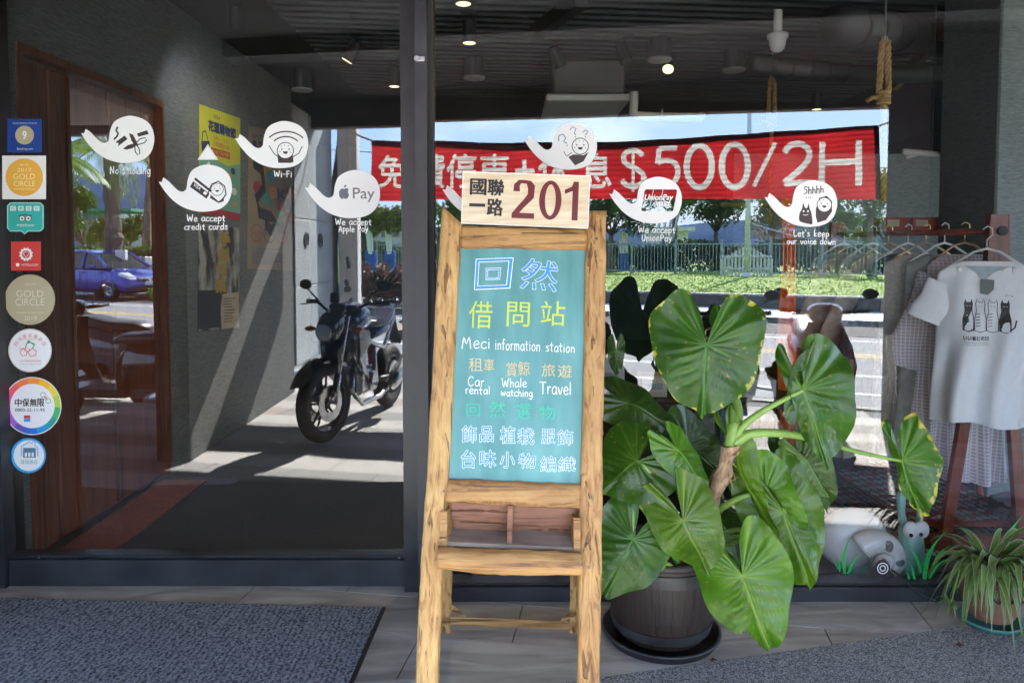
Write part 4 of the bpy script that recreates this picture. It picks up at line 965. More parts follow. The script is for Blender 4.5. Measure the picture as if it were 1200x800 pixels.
K['blue_grey_ink'] = flat('blue_grey_ink', (.10,.20,.28), .4)
stroke_on(G, [[(654.5,165),(655,159),(660,157.5),(663,162),(660.5,166),(664,168)],[(668,152),(671,148.5),(675,151),(673,156),(674.5,158)],[(683.5,155),(686,152.5),(689,154),(687.5,157),(686,158)]], 1.3, K['blue_grey_ink'], s5, name='picture')
for x, y in ((664.5,170.5),(674.5,160.8),(686,160.6)): shape_on(G, [circ(x, y, .8, 10)], K['blue_grey_ink'], s5, .0005, 'picture')
smiley(G, 680, 171.5, 10, s5); stroke_on(G, [[(670,179),(664,183.5),(661,178)]], 1.1, INK, s5, name='picture')
shape_on(G, [[(666,184),(672,181),(684,182),(690,178),(684,189),(674,194)]], INK, s5, .0003, 'picture')
s8 = sticker(G, 423, 66, 'snail-shaped sticker mostly hidden behind the number placard', .99)
UR = [(754,222),(793,222),(788.5,248),(751,248)]
up_hole = [(p[0], p[1]) for p in [(757,222),(792,222),(793.5,223.5),(789,246.5),(787,248),(753,248),(751.5,246.5),(755.5,223.5)]]
s6 = sticker(G, 618.5, 71, 'snail-shaped bank card sticker with a clear cut-out panel', .99, holes=[up_hole])
text_on(G, 'UnionPay', (755.5,228,789,236.5), K['white'], s6, .0006, .004, shear=.25, bold=.25); text_on(G, '银联', (768.5,236,786,243), K['white'], s6, .0006, bold=.3)
stroke_on(G, [[(766,222),(760,248)],[(777,222),(772,248)]], .7, K['white'], s6, name='picture')
hand(G, 'We accept', 748, 791, 272.5, 4.2, 1.1, K['white'], s6, .6); hand(G, 'UnionPay', 752, 787, 282, 4.2, 1.1, K['white'], s6, .4)
s7 = sticker(G, 800.5, 75, 'snail-shaped quiet please sticker reading Shhhh', .99)
hand(G, 'Shhhh', 942, 965, 227.5, 4.6, 1.3, INK, s7, -2); 
for x in (945,947.5,950): shape_on(G, [circ(x, 232-.1*(x-945), .7, 8)], INK, s7, .0005, 'picture')
shape_on(G, [[(v.x,v.y) for v in smooth_loop([Vector((x,y,0)) for x,y in ((936.5,258),(937,250),(940,244.5),(941,238),(943.5,243.5),(946,243.5),(947.5,238.5),(949,245),(951,250),(952,262),(948,262.5),(940,260.5))],3)]], INK, s7, .0004, 'picture')
for x in (941.8,946.8): shape_on(G, [circ(x, 247.5, 1.1, 10)], K['white'], s7, .0006, 'picture')
stroke_on(G, [[(941,251.5),(944,252.3),(947,251.3)]], .7, K['white'], s7, name='picture')
shape_on(G, [[(956,245),(960,232),(969,229.5),(975,236),(975,248),(968,258),(958,261),(956,254)]], INK, s7, .0003, 'picture'); smiley(G, 966, 240, 8.8, s7)
hand(G, "Let's keep", 930, 971.5, 277, 4.3, 1.1, K['white'], s7, .4); hand(G, 'our voice down', 922, 979, 285.5, 4.0, 1.05, K['white'], s7, 1.2)

# award stickers down the left edge
G = glassL
def disc_sticker(x, y, r, m, label, name='round_sticker'): return tag(shape_on(G, [circ(x, y, r, 64)], m, None, .0002, name, base=G(x, y)), label, 'sticker')
K['gold_disc'] = flat('khaki_gold', (.42,.38,.24), .5); K['yolk'] = flat('yolk_yellow', (.78,.42,.06), .5); K['teal_s'] = flat('teal_vinyl', (.03,.42,.36), .5); K['red_s'] = flat('red_vinyl', (.58,.05,.045), .5); K['navy'] = flat('royal_blue_vinyl', (.012,.05,.25), .45)
K['cream_text'] = flat('pale_yellow_print', (.9,.75,.35), .5); K['pale_gold'] = flat('pale_gold_print', (.62,.59,.46), .5); K['sky_s'] = flat('sky_blue_vinyl', (.03,.35,.70), .5)
WH = K['white']
a = tag(shape_on(G, [rect(8.5,139.5,49,179)], K['navy'], None, .0002, 'square_sticker', base=G(28,160)), 'dark blue square sticker with a gold disc numbered 9, topmost at left', 'sticker')
shape_on(G, [circ(28.8,158.5,11)], K['gold_disc'], a, .0004, 'disc'); text_on(G, '9', (26.2,153.5,31.2,163.5), WH, a, .0006, .02); text_on(G, 'Booking.com', (20,173.3,38.5,176.3), WH, a, .0006); text_on(G, 'Guest Review Awards', (15,143.5,43,145.2), WH, a, .0006)
a = tag(shape_on(G, [rect(2.5,182.5,54,233.5)], WH, None, .0002, 'square_sticker', base=G(28,208)), 'white square sticker with an orange gold circle disc dated 2017', 'sticker')
shape_on(G, [circ(28.5,207.8,22)], K['yolk'], a, .0004, 'disc')
for s, x0, x1, y0, y1 in (('2017',20,37,197,201.5),('GOLD',15.5,41,203.5,210),('CIRCLE',16,41,212,218.3),('WINNER CIRCLE',16,41,220.5,222.5),('agoda',23,33,191.5,194.5)): text_on(G, s, (x0,y0,x1,y1), K['cream_text'], a, .0006, .004)
a = tag(shape_on(G, [rrect(8,237,51.5,271.5,4)[:0] or [(8+4,237),(47.5,237),(51.5,241),(51.5,267.5),(47.5,271.5),(33,271.5),(29,275),(25,271.5),(12,271.5),(8,267.5),(8,241)]], K['teal_s'], None, .0002, 'speech_bubble_sticker', base=G(29,255)), 'teal speech-bubble sticker with an owl face', 'sticker')
stroke_on(G, [[(12,238),(47,238),(50.5,241.5),(50.5,267),(47,270.5),(33,270.5),(29,274),(25,270.5),(12,270.5),(9,267),(9,241.5),(12,238)]], .7, WH, a, name='border')
for i, c in enumerate('推薦餐廳'): shape_on(G, [rect(12+i*9.2,241.5,18.5+i*9.2,247)], WH, a, .0004, 'tile'); text_on(G, c, (12.8+i*9.2,242,17.7+i*9.2,246.5), K['teal_s'], a, .0006)
for x in (25.8,33.2): shape_on(G, [circ(x,256,3.6)], K['ink'], a, .0004, 'picture'); shape_on(G, [circ(x,256,2.9)], WH, a, .0006, 'picture'); shape_on(G, [circ(x,256,1.2,16)], K['ink'], a, .0008, 'picture')
stroke_on(G, [[(22,253),(29.5,251.3),(37,253)]], .9, K['ink'], a, name='picture'); text_on(G, 'tripadvisor', (19.5,262,40.5,266.2), WH, a, .0006)
a = tag(shape_on(G, [rect(13,283,48,317)], K['red_s'], None, .0002, 'square_sticker', base=G(30,300)), 'red square sticker with a white flower emblem', 'sticker')
shape_on(G, [[(30.5+(8.4 if i%2 else 6.8)*math.cos(i*math.pi/12), 298+(8.4 if i%2 else 6.8)*math.sin(i*math.pi/12)) for i in range(24)]], WH, a, .0004, 'emblem')
shape_on(G, [circ(30.5,298,4.6)], K['red_s'], a, .0006, 'emblem'); stroke_on(G, [[(27,297),(30.5,294.5),(34,297),(30.5,301.5),(27,297)]], .9, WH, a, name='emblem', lift=.0008); text_on(G, 'HOTELS.COM', (25.5,309,44,311.5), WH, a, .0004); shape_on(G, [circ(20.7,310.2,2.2)], WH, a, .0004, 'emblem')
a = disc_sticker(35, 351, 29.5, K['gold_disc'], 'khaki round sticker reading gold circle 2019')
for s, x0, x1, y0, y1 in (('GOLD',19,51,340,348),('CIRCLE',18,52,349.5,358),('2019',28,43,370,375.5),('WINNER AWARDS 2019',19,51,365.3,367.3),('agoda',29,42,331.5,334)): text_on(G, s, (x0,y0,x1,y1), K['pale_gold'], a, .0004, .004)
a = disc_sticker(35.2, 410.5, 25.5, WH, 'white round sticker with a cyclist drawn in red and green')
shape_on(G, [circ(35.2,410.5,25.2,64), circ(35.2,410.5,24.6,64)], K['gold_disc'], a, .0004, 'border')
K['green_s'] = flat('green_print', (.04,.35,.12), .5); K['red_p'] = flat('pink_red_print', (.65,.12,.12), .5)
stroke_on(G, [[(27,408),(23.5,412),(26,417),(31,416),(32,411),(28,408)],[(35,408.5),(33,413),(36,417.5),(42,416),(42.5,411),(38,408)],[(23,409),(27,408),(32,413),(38,408)]], 1.0, K['red_p'], a, name='picture')
stroke_on(G, [[(30,408),(31,402.5),(36,401),(40,404.5),(38,408)],[(36,401),(41,403),(39.5,406)]], 1.3, K['green_s'], a, name='picture'); shape_on(G, [circ(33.5,400.2,1.8,14)], K['green_s'], a, .0005, 'picture')
for i, c in enumerate('自行車友善旅店'):
    an = R(-150+i*20); x, y = 35.2+19*math.cos(an), 412+19*math.sin(an); text_on(G, c, (x-2.4,y-2.4,x+2.4,y+2.4), K['red_p'], a, .0004, rot=-60+i*20)
text_on(G, 'Bike-friendly hotel', (23,396.5,46,398.5), K['red_p'], a, .0004); text_on(G, '2017優質旅宿認證', (23.5,421.5,48,424), K['red_p'], a, .0004); text_on(G, 'Tour of cycling Taiwan', (23,425.5,49,427.5), K['green_s'], a, .0004)
a = disc_sticker(38, 475.5, 34, WH, 'large round sticker with a rainbow ring and black characters')
cols = [(.85,.30,.04),(.88,.45,.03),(.80,.62,.05),(.45,.60,.06),(.06,.42,.12),(.03,.32,.28),(.02,.30,.60),(.02,.16,.55),(.12,.10,.45),(.38,.12,.55),(.60,.14,.55),(.75,.10,.35),(.85,.12,.14),(.86,.20,.08)]
n = len(cols)
for i, c in enumerate(cols):
    a0, a1 = -100+360*i/n, -100+360*(i+1)/n
    o = [(38+33*math.cos(R(a0+(a1-a0)*k/6)), 475.5+33*math.sin(R(a0+(a1-a0)*k/6))) for k in range(7)]+[(38+26*math.cos(R(a1-(a1-a0)*k/6)), 475.5+26*math.sin(R(a1-(a1-a0)*k/6))) for k in range(7)]
    shape_on(G, [o], flat('rainbow_ring_tone', c, .5), a, .0004, 'ring_segment')
for i, c in enumerate('中保無限'): text_on(G, c, (17.5+i*8.8,467,25.3+i*8.8,476), K['ink'], a, .0004, bold=.22)
text_on(G, '0800-22-11-95', (17.5,478.2,52.5,482), K['ink'], a, .0004, .01); shape_on(G, [rect(28,486.5,35.5,490)], K['red_s'], a, .0004, 'label'); shape_on(G, [rect(28,490.3,35.5,494)], K['sky_s'], a, .0004, 'label')
for x, y in ((50.5,462.5),(56.5,469.5)): shape_on(G, [circ(x,y,3.2,20), circ(x,y,2.5,20)], K['green_s'], a, .0004, 'emblem')
stroke_on(G, [[(51.5,464),(55.5,468)],[(55.5,464.5),(51.5,467.8)]], .9, K['red_s'], a, name='emblem')
a = disc_sticker(33.3, 533.5, 20.5, K['sky_s'], 'sky-blue ringed sticker with a house drawing, lowest at left')
shape_on(G, [circ(33.8,533.5,18)], WH, a, .0004, 'disc')
stroke_on(G, [[(25,534),(25,523),(34,517.5),(38,520),(38,517.5),(41,517.5),(41,522),(44,524),(44,534)]], 1.0, K['sky_s'], a, name='picture', lift=.0007); shape_on(G, [rect(27,524.5,42,536)], K['blue_grey_ink'], a, .0006, 'picture')
for x in (29,33,37): shape_on(G, [rect(x,530,x+2.6,535)], WH, a, .0008, 'picture')
text_on(G, '環保旅店', (24,538.5,44,543.5), K['teal_s'], a, .0006)

# ---- banner on ropes at the arcade edge (we read its see-through back in the glass)
banner = thing('hanging_banner', 'long red cloth banner advertising parking, tied with ropes across the arcade opening', 'banner', (1, -1.8, 2.4))
NB = Vector((T_ST*.4, -1, 0)).normalized()
def bn_top(px):
    k = [(433,163),(504,167),(600,170.5),(700,169.5),(780,166),(860,161),(940,155),(1000,151),(1021,150)]
    for (a, ya), (b, yb) in zip(k, k[1:]):
        if px <= b: return ya+(yb-ya)*(px-a)/(b-a)
    return 150
def BN(px, py, lift=0):
    D = 8.25/(1+.2*(px-600)/870); v = mi(px, py, D)
    f = .004*math.sin(py*1.05+px*.04+2*math.sin(px*.02))+.028*math.sin(px*.031+py*.02)+.018*math.sin(px*.083-py*.05)+.03*noise.noise((px*.013, py*.02, 2))
    return v+NB*(f+lift)
def cloth(u, v): px = 433+588*u; t = bn_top(px); return BN(px, t+(235-1*math.sin(u*3.14)-t)*v)
K['red_cloth'] = mat('red_banner_cloth', (.36,.014,.018), (.46,.022,.026), 3, rough=.7, trans=.5)
K['banner_white'] = mat('white_banner_print', (.62,.60,.55), (.70,.68,.62), 3, rough=.7, trans=.42)
K['hem'] = mat('hem_and_fold_shadow_red', (.10,.012,.016), (.14,.02,.022), 5, rough=.8)
mb = MB(); mb.grid(lambda u, v: BN(433+588*u, bn_top(433+588*u)-.5+(9.5-8*abs(u-.35)**.8*1.1)*v, -.012), 196, 1); mb.grid(lambda u, v: BN(433+588*u, bn_top(433+588*u)-.5+(9.5-8*abs(u-.35)**.8*1.1)*v, .012), 196, 1); obj('hem', mb, K['hem'], banner)  # top hem, with the shadow of its fold painted as a dark strip
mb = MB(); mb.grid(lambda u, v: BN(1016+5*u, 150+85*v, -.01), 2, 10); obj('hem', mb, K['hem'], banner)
# the print is dyed through the cloth: rasterise the characters onto a fine weave
ST = .72; NX, NY = int(590/ST), int(90/ST); ras = set()
def fill_tri(a, b, c):
    x0, x1 = min(a[0],b[0],c[0]), max(a[0],b[0],c[0]); y0, y1 = min(a[1],b[1],c[1]), max(a[1],b[1],c[1])
    det = (b[1]-c[1])*(a[0]-c[0])+(c[0]-b[0])*(a[1]-c[1])
    if abs(det) < 1e-9: return
    for i in range(int((x0-433)/ST)-1, int((x1-433)/ST)+2):
        for j in range(int((y0-149)/ST)-1, int((y1-149)/ST)+2):
            x, y = 433+(i+.5)*ST, 149+(j+.5)*ST
            l1 = ((b[1]-c[1])*(x-c[0])+(c[0]-b[0])*(y-c[1]))/det; l2 = ((c[1]-a[1])*(x-c[0])+(a[0]-c[0])*(y-c[1]))/det
            if l1 >= -1e-6 and l2 >= -1e-6 and l1+l2 <= 1+1e-6: ras.add((i, j))
for s_, x0, x1, y0, y1 in (('免',441,474,181,219),('費',497,521,182,221),('停',524,558,182,221),('車',562,597,182,221),('+',604,626,190,214),('休',631,666,182,221),('息',680,714,182,221)):
    vs, fs = glyphs(s_); xs = [v.x for v in vs]; ys = [v.y for v in vs]; ax, bx, ay, by = min(xs), max(xs), min(ys), max(ys)
    for ox, oy in ((0,0),(.7,0),(-.7,0),(0,.7),(0,-.7)):
        q = [(x0+(x1-x0)*(v.x-ax)/(bx-ax)+ox, y1-(y1-y0)*(v.y-ay)/(by-ay)+oy) for v in vs]
        for f in fs:
            for k in range(1, len(f)-1): fill_tri(q[f[0]], q[f[k]], q[f[k+1]])
def bstroke(lines, wd):
    for ln in lines:
        ln = [(v.x, v.y) for v in smooth_loop([Vector((a, b, 0)) for a, b in ln], 5, False)] if len(ln) > 2 else ln
        q = []
        for i, (a, b) in enumerate(ln):
            p, r_ = ln[max(0, i-1)], ln[min(len(ln)-1, i+1)]; dx, dy = r_[0]-p[0], r_[1]-p[1]; k = math.hypot(dx, dy) or 1
            nx, ny = -dy/k*wd/2, dx/k*wd/2; q.append(((a+nx, b+ny), (a-nx, b-ny)))
        for (a, b), (c, d) in zip(q, q[1:]): fill_tri(a, b, c); fill_tri(b, d, c)
def oval(cx, cy, rx, ry): return [(cx+rx*math.cos(a*math.pi/10), cy+ry*math.sin(a*math.pi/10)) for a in range(21)]
bstroke([[(751,184),(744,178.5),(736,178),(728.5,184),(731,193),(742,198.5),(751,206),(750,215),(741,219.5),(731,217.5),(726.5,212)]], 6); bstroke([[(739.5,171),(739.5,226)]], 4)
bstroke([[(790,175.5),(769.5,176)],[(769.5,176),(767.5,193)],[(767.5,193),(776,190),(787,193),(791,203),(787,214),(777,219),(767,216)]], 6)
bstroke([oval(815.5, 197, 14.5, 24)], 7); bstroke([oval(856, 196.5, 15, 24.5)], 7); bstroke([[(903,170),(878,220)]], 5)
bstroke([[(913,181),(920,173),(932,170.5),(942,177),(942,187),(933,199),(914,215)],[(914,216),(944,215)]], 7); bstroke([[(958.5,168),(957,219)],[(998.5,167),(998,219)],[(959,192),(998,191)]], 7)
mb = MB()
for j in range(NY+1):
    for i in range(NX+1):
        px = min(1021, 433+i*ST); t_ = bn_top(px); yb = 235-1*math.sin((px-433)/588*3.14); py = min(max(149+j*ST, t_), yb); mb.v.append(tuple(BN(px, py)))
for j in range(NY):
    for i in range(NX):
        x_ = 433+(i+.5)*ST; y_ = 149+(j+.5)*ST
        if y_ < bn_top(x_)-ST or y_ > 235+ST: continue
        mb.f.append((j*(NX+1)+i, j*(NX+1)+i+1, (j+1)*(NX+1)+i+1, (j+1)*(NX+1)+i)); mb.m.append(1 if (i, j) in ras else 0)
obj('cloth', mb, [K['red_cloth'], K['banner_white']], banner, smooth=True)
K['rope'] = mat('pale_twine', (.45,.40,.33), (.6,.55,.48), 30, rough=.9)
mb = MB(); mb.tube([BN(436,164), mi(420,158,8.55), mi(404,150,8.6), mi(396,140,8.6)], .012, 6); obj('rope', mb, K['rope'], banner)
mb = MB(); mb.tube([BN(1020,151), mi(1040,144,7.4), mi(1058,143.5,7.4), mi(1075,146,7.3), mi(1200,134,7.1)], .010, 6); obj('rope', mb, K['rope'], banner)
mb = MB(); mb.tube([BN(1021,152), BN(1021,234)], .014, 6); obj('edge_pole', mb, K['hem'], banner)

# ---- electric cabinet, pillar and pipes at the street end of the side wall
K['cab'] = mat('pale_grey_cabinet', (.34,.37,.38), (.42,.45,.46), 2, rough=.5)
cab = thing('meter_cabinet', 'grey metal meter cabinet with two round vents, reflected left of the banner', 'cabinet', (WX, -2, 0))
yA, yB = yl(7.66), yl(9.30)
mb = MB(); mb.box((WX-.22, yB, .25), (WX-.002, yA-.005, 2.98)); obj('body', mb, K['cab'], cab)
for z0, z1 in ((.27,1.08),(1.09,1.80),(1.81,2.96)):
    mb = MB(); mb.bbox((WX-.0015, yB+.015, z0), (WX+.02, yA-.02, z1), .006); o = obj('door_panel', mb, K['cab'], cab)
for k, y in enumerate((yA-.42, yA-1.02)):
    mb = MB(); mb.lathe([(.085,0),(.085,.012),(.075,.014),(.07,.006)], (WX+.02, y, 1.58), 24, 'x'); obj('vent', mb, K['dark_plastic'], cab)
K['plaster'] = mat('stained_white_plaster', (.42,.42,.41), (.62,.62,.60), 3, rough=.8, lo=.25, hi=.45)
pil = thing('pillar', 'stained white pillar beside the meter cabinet, behind the motorcycle', 'pillar', (-2.0, -2.75, 0))
mb = MB(); mb.bbox((-2.16, -2.92, 0), (-1.92, -2.70, 3.2), .01); obj('shaft', mb, K['plaster'], pil)
K['smear'] = flat('black_smears', (.12,.12,.12), .8)
rs = random.Random(9)
for z0, n in ((1.33,5),(1.02,7),(.78,4),(2.3,4)):
    for i in range(n):
        cx, cz = -2.04+rs.uniform(-.04,.04), z0+rs.uniform(-.07,.07); pts = [(cx+rs.uniform(.6,1.2)*.028*math.cos(a*math.pi/5), cz+rs.uniform(.6,1.2)*.034*math.sin(a*math.pi/5)) for a in range(10)]
        mb = MB(); mb.add([(x, -2.699+.0006*i, z) for x, z in pts], [tuple(range(10))]); obj('smear', mb, K['smear'], pil)
pp = thing('drain_pipe', 'dark square downpipe standing between cabinet and white pillar', 'pipe', (-2.22, -2.85, 0))
mb = MB(); mb.tube([(-2.23,-2.83,0),(-2.23,-2.83,2.35),(-2.20,-2.88,2.6),(-2.12,-2.94,3.3)], .035, 10); obj('pipe', mb, K['beam'], pp, smooth=True)
for x in (-2.15, -2.05):
    mb = MB(); mb.tube([(x,-2.96,2.2),(x,-2.96,3.3)], .03, 10); mb.tube([(x,-2.96,2.35),(x,-2.96,2.42)], .037, 10); obj('conduit', mb, K['plaster'], pp, smooth=True)
mb = MB(); mb.tube([mi(402,150,9.0), mi(404,170,9.0), mi(406,186,9.0), mi(404,197,9.0)], .012, 6); obj('loose_cable', mb, K['rope'], pp)
wire = thing('overhead_wire', 'thin dark wire crossing the sky behind the banner', 'wire', (0,-20,5)); mb = MB(); mb.tube([mi(300,170,26), mi(520,183,24), mi(1060,198,20)], .014, 5); obj('cable', mb, K['rubber'], wire)
# posters on the inner wall
def wallP(px, py, lift=0):     # where the sight line meets the inner left wall
    d = ray(px, py); k = WX/d.x; return Vector((WX+.003+lift, k, EYE+d.z*k))
def poster(corners, m, label, name='poster'):
    c = wallP(*corners[0]); o = MB(); o.add([wallP(*q, .001) for q in corners]+[wallP(*q, -.001) for q in corners], [(0,1,2,3),(7,6,5,4),(0,4,5,1),(1,5,6,2),(2,6,7,3),(3,7,4,0)])
    return tag(obj(name, o, m, base=c), label, 'poster')
def quadP(cn):
    a, b, c, d = [Vector(q) for q in cn]
    def f(u, v, lift=0): p = a.lerp(b, u).lerp(d.lerp(c, u), v); return wallP(p.x, p.y, .0014+lift)
    return f
K['lime'] = mat('lime_yellow_print', (.52,.55,.03), (.60,.60,.06), 2, rough=.5)
cn = [(233,122),(281,139),(281,259),(233,249)]; a = poster(cn, K['lime'], 'lime yellow market poster with blue title, upper left on the inner wall'); Q = quadP(cn)
K['mint'] = flat('mint_print', (.18,.42,.33), .5); K['pmaroon'] = flat('maroon_band', (.45,.03,.05), .5); K['pnavy'] = flat('navy_print', (.02,.04,.14), .5); K['porange'] = flat('orange_print', (.75,.3,.05), .5)
shape_on(Q, [[(0,.52),(.3,.46),(.7,.5),(1,.44),(1,.97),(0,.97)]], K['mint'], a, .0004, 'picture'); shape_on(Q, [rect(0,.93,1,1)], K['pmaroon'], a, .0007, 'band'); shape_on(Q, [rect(.28,.365,.75,.43)], K['pmaroon'], a, .0004, 'band')
for i, c in enumerate('花蓮購物節'): text_on(Q, c, (.22+i*.135,.12,.345+i*.135,.215), K['pnavy'], a, .0006, bold=.006)
text_on(Q, '2024', (.34,.05,.5,.085), K['pnavy'], a, .0006); text_on(Q, '10/01 - 12/31', (.34,.25,.7,.285), K['pmaroon'], a, .0006); text_on(Q, '消費滿額抽大獎', (.34,.30,.72,.345), K['pmaroon'], a, .0006); text_on(Q, '線上線下同步開跑', (.3,.375,.73,.42), K['lime'], a, .0008)
shape_on(Q, [[(.04,.34),(.24,.31),(.28,.46),(.08,.49)]], K['pnavy'], a, .0008, 'picture'); stroke_on(Q, [[(.06,.34),(.08,.25),(.15,.23),(.2,.3)]], .02, K['pnavy'], a, name='picture')
rs = random.Random(4)
for i in range(16): x, y = rs.uniform(.08,.92), rs.uniform(.5,.9); shape_on(Q, [circ(x, y, rs.uniform(.03,.075), 12, rs.uniform(.015,.04))], [K['pnavy'], K['lime'], K['porange'], WH, K['mint'], K['rubber']][i % 6], a, .0009+i*.0001, 'picture')
K['photo_grey'] = mat('grey_collage_print', (.03,.03,.028), (.42,.42,.38), 9, rough=.5, lo=.42, hi=.58, stretch=(1,1,.5), detail=6)
cn = [(232,262),(280,267),(280,384),(231,388)]; a = poster(cn, K['photo_grey'], 'black and grey collage poster with gold characters, below the lime one'); Q = quadP(cn); K['gold_ink'] = flat('gold_ink', (.45,.30,.04), .5)
for i, c in enumerate('手創市集'): text_on(Q, c, (.52-.03*i,.06+i*.15,.76-.03*i,.19+i*.15), K['gold_ink'], a, .0006, bold=.012)
shape_on(Q, [rect(0,.62,.55,.98)], K['ink'], a, .0005, 'picture'); shape_on(Q, [[(.58,.66),(.98,.64),(.98,.99),(.58,.99)]], K['cream'], a, .0005, 'picture')
for i in range(9): shape_on(Q, [rect(.62,.70+i*.028,.80+.12*rs.random(),.708+i*.028)], K['ink'], a, .0008, 'lettering')
K['kraft'] = mat('kraft_paper', (.30,.24,.16), (.36,.29,.20), 3, rough=.7)
cn = [(291,148),(343,157),(343,317),(289,315)]; a = poster(cn, K['kraft'], 'brown kraft-paper kids event poster, rightmost on the inner wall'); Q = quadP(cn)
text_on(Q, '8.22', (.08,.10,.42,.15), K['pnavy'], a, .0006, bold=.008); text_on(Q, 'SAT', (.08,.05,.3,.075), K['pnavy'], a, .0006)
for i, c in enumerate('KID技'): text_on(Q, c, (.66,.42+i*.08,.82,.485+i*.08), [K['pnavy'],K['pmaroon'],K['mint']][i % 3], a, .0006, bold=.01)
for i, c in enumerate('玩耍節'): text_on(Q, c, (.84,.40+i*.09,1.0,.475+i*.09), [K['pmaroon'],K['pnavy'],K['pmaroon']][i], a, .0006, bold=.01)
stroke_on(Q, [[(.15,.25),(.3,.3),(.35,.42),(.18,.5),(.25,.6),(.5,.62),(.62,.66),(.5,.72),(.42,.68)]], .10, K['rubber'], a, name='picture')
for x, y, m in ((.3,.3,'porange'),(.5,.33,'teal_s'),(.55,.45,'porange'),(.4,.5,'teal_s'),(.2,.42,'pmaroon'),(.45,.25,'porange')): shape_on(Q, [circ(x, y, .09, 14, .045)], K[m], a, .0012, 'picture')
for i, m in enumerate(('pmaroon','pnavy','pmaroon')): shape_on(Q, [circ(.2+.28*i, .745, .13, 20, .065), circ(.2+.28*i, .745, .115, 20, .057)], K[m], a, .0006, 'stamp'); text_on(Q, '親子同樂', (.1+.28*i,.73,.3+.28*i,.76), K[m], a, .0008)
for i in range(8): shape_on(Q, [rect(.1,.85+i*.015,.55+.3*rs.random(),.854+i*.015)], K['pnavy'], a, .0008, 'lettering')

# ================================================================ vehicles mirrored in the glass (they stand left and right of the viewer)
def place(root, loc, heading): root.location = loc; root.rotation_euler = (0, 0, R(heading))
K['tyre'] = mat('tyre_rubber', (.015,.015,.016), (.03,.03,.03), 30, rough=.7, bump=.2)
K['alloy'] = flat('dark_alloy', (.10,.10,.11), .35, metal=.8); K['silver_alloy'] = flat('silver_alloy', (.5,.5,.52), .3, metal=.9)
K['blue_tank'] = mat('metallic_blue_paint', (.02,.05,.14), None, rough=.2, metal=.5, coat=1); K['black_gloss'] = mat('gloss_black_paint', (.012,.012,.014), None, rough=.15, coat=1)
K['grey_plastic'] = mat('grey_plastic_panel', (.16,.165,.17), (.22,.225,.23), 10, rough=.4); K['seat'] = mat('vinyl_seat', (.05,.052,.056), (.10,.10,.105), 14, rough=.35, bump=.2)
K['red_lens'] = flat('red_lens', (.5,.02,.015), .15); K['orange_lens'] = flat('orange_lens', (.8,.25,.02), .2); K['clear_lens'] = flat('clear_lens', (.6,.62,.65), .08); K['plate'] = flat('white_plate', (.7,.72,.7), .4)
def wheel(root, cx, r, w_, y=0, spokes=5, rimm='alloy', disc=True, ax='y'):
    rt = r-w_/2
    mb = MB(); mb.torus((cx, y, r), rt, w_/2, 'y', 40, 12); t_ = obj('wheel', mb, K['tyre'], root, smooth=True)
    mb = MB(); mb.lathe([(rt-w_*.42,-w_*.4),(rt-w_*.25,-w_*.42),(rt-w_*.25,w_*.42),(rt-w_*.42,w_*.4),(rt-w_*.5,0),(rt-w_*.42,-w_*.4)], (cx, y, r), 36, 'y', caps=False); obj('rim', mb, K[rimm], t_, smooth=True)
    mb = MB()
    for k in range(spokes):
        a = 2*math.pi*k/spokes+.3; e = rt-w_*.4
        for da in (-.16, .16): mb.tube([(cx+.03*math.cos(a+da*3), y, r+.03*math.sin(a+da*3)), (cx+e*math.cos(a+da), y, r+e*math.sin(a+da))], [.012, .008], 6)
    mb.lathe([(.001,-.045),(.035,-.04),(.035,.04),(.001,.045)], (cx, y, r), 16, 'y', caps=False); obj('spokes', mb, K[rimm], t_)
    if disc:
        for s_ in (-1, 1):
            mb = MB(); mb.lathe([(.075, s_*.058),(.14, s_*.058),(.14, s_*.062),(.075, s_*.062),(.075,s_*.058)], (cx, y, r), 32, 'y', caps=False); obj('brake_disc', mb, K['steel'], t_)
    return t_
def loft(mb, secs, n=16, mi_=0, pw=2.6):
    """secs: (x, ycentre, zcentre, half width, half height) superellipse sections along x"""
    vs = []; k = len(secs)
    for (x, yc, zc, hw, hh) in secs:
        for j in range(n):
            a = 2*math.pi*j/n; c, s_ = math.cos(a), math.sin(a)
            vs.append((x, yc+hw*math.copysign(abs(c)**(2/pw), c), zc+hh*math.copysign(abs(s_)**(2/pw), s_)))
    fs = [(i*n+j, i*n+(j+1) % n, i*n+n+(j+1) % n, i*n+n+j) for i in range(k-1) for j in range(n)]+[tuple(reversed(range(n))), tuple(range((k-1)*n, k*n))]
    return mb.add(vs, fs, mi_)
def mirror_pair(root, x, z, spread, m='black_gloss'):
    for s_ in (-1, 1):
        mb = MB(); mb.tube([(x, s_*spread*.62, z), (x+.02, s_*spread*.78, z+.07), (x-.01, s_*spread*.95, z+.10)], .007, 6); o = obj('mirror', mb, K['dark_plastic'], root)
        mb = MB(); mb.ball((x-.02, s_*spread*1.0, z+.13), (.018, .062, .042), 16, 8); obj('mirror_head', mb, K['dark_plastic'], o, smooth=True)
mc = thing('motorcycle', 'blue and black naked motorcycle parked on the pavement, mirrored in the left pane', 'motorcycle')
wheel(mc, .665, .305, .10); wheel(mc, -.665, .30, .13, rimm='alloy')
mb = MB(); mb.torus((-.665, 0, .30), .205, .004, 'y', 36, 6); obj('rim_stripe', mb, K['red_lens'], mc)
for s_ in (-1, 1):
    mb = MB(); mb.tube([(.665, s_*.085, .30), (.60, s_*.085, .52)], [.030,.028], 10); mb.tube([(.60, s_*.085, .52), (.47, s_*.085, .96)], [.020,.020], 10); obj('fork', mb, K['silver_alloy'], mc, smooth=True)
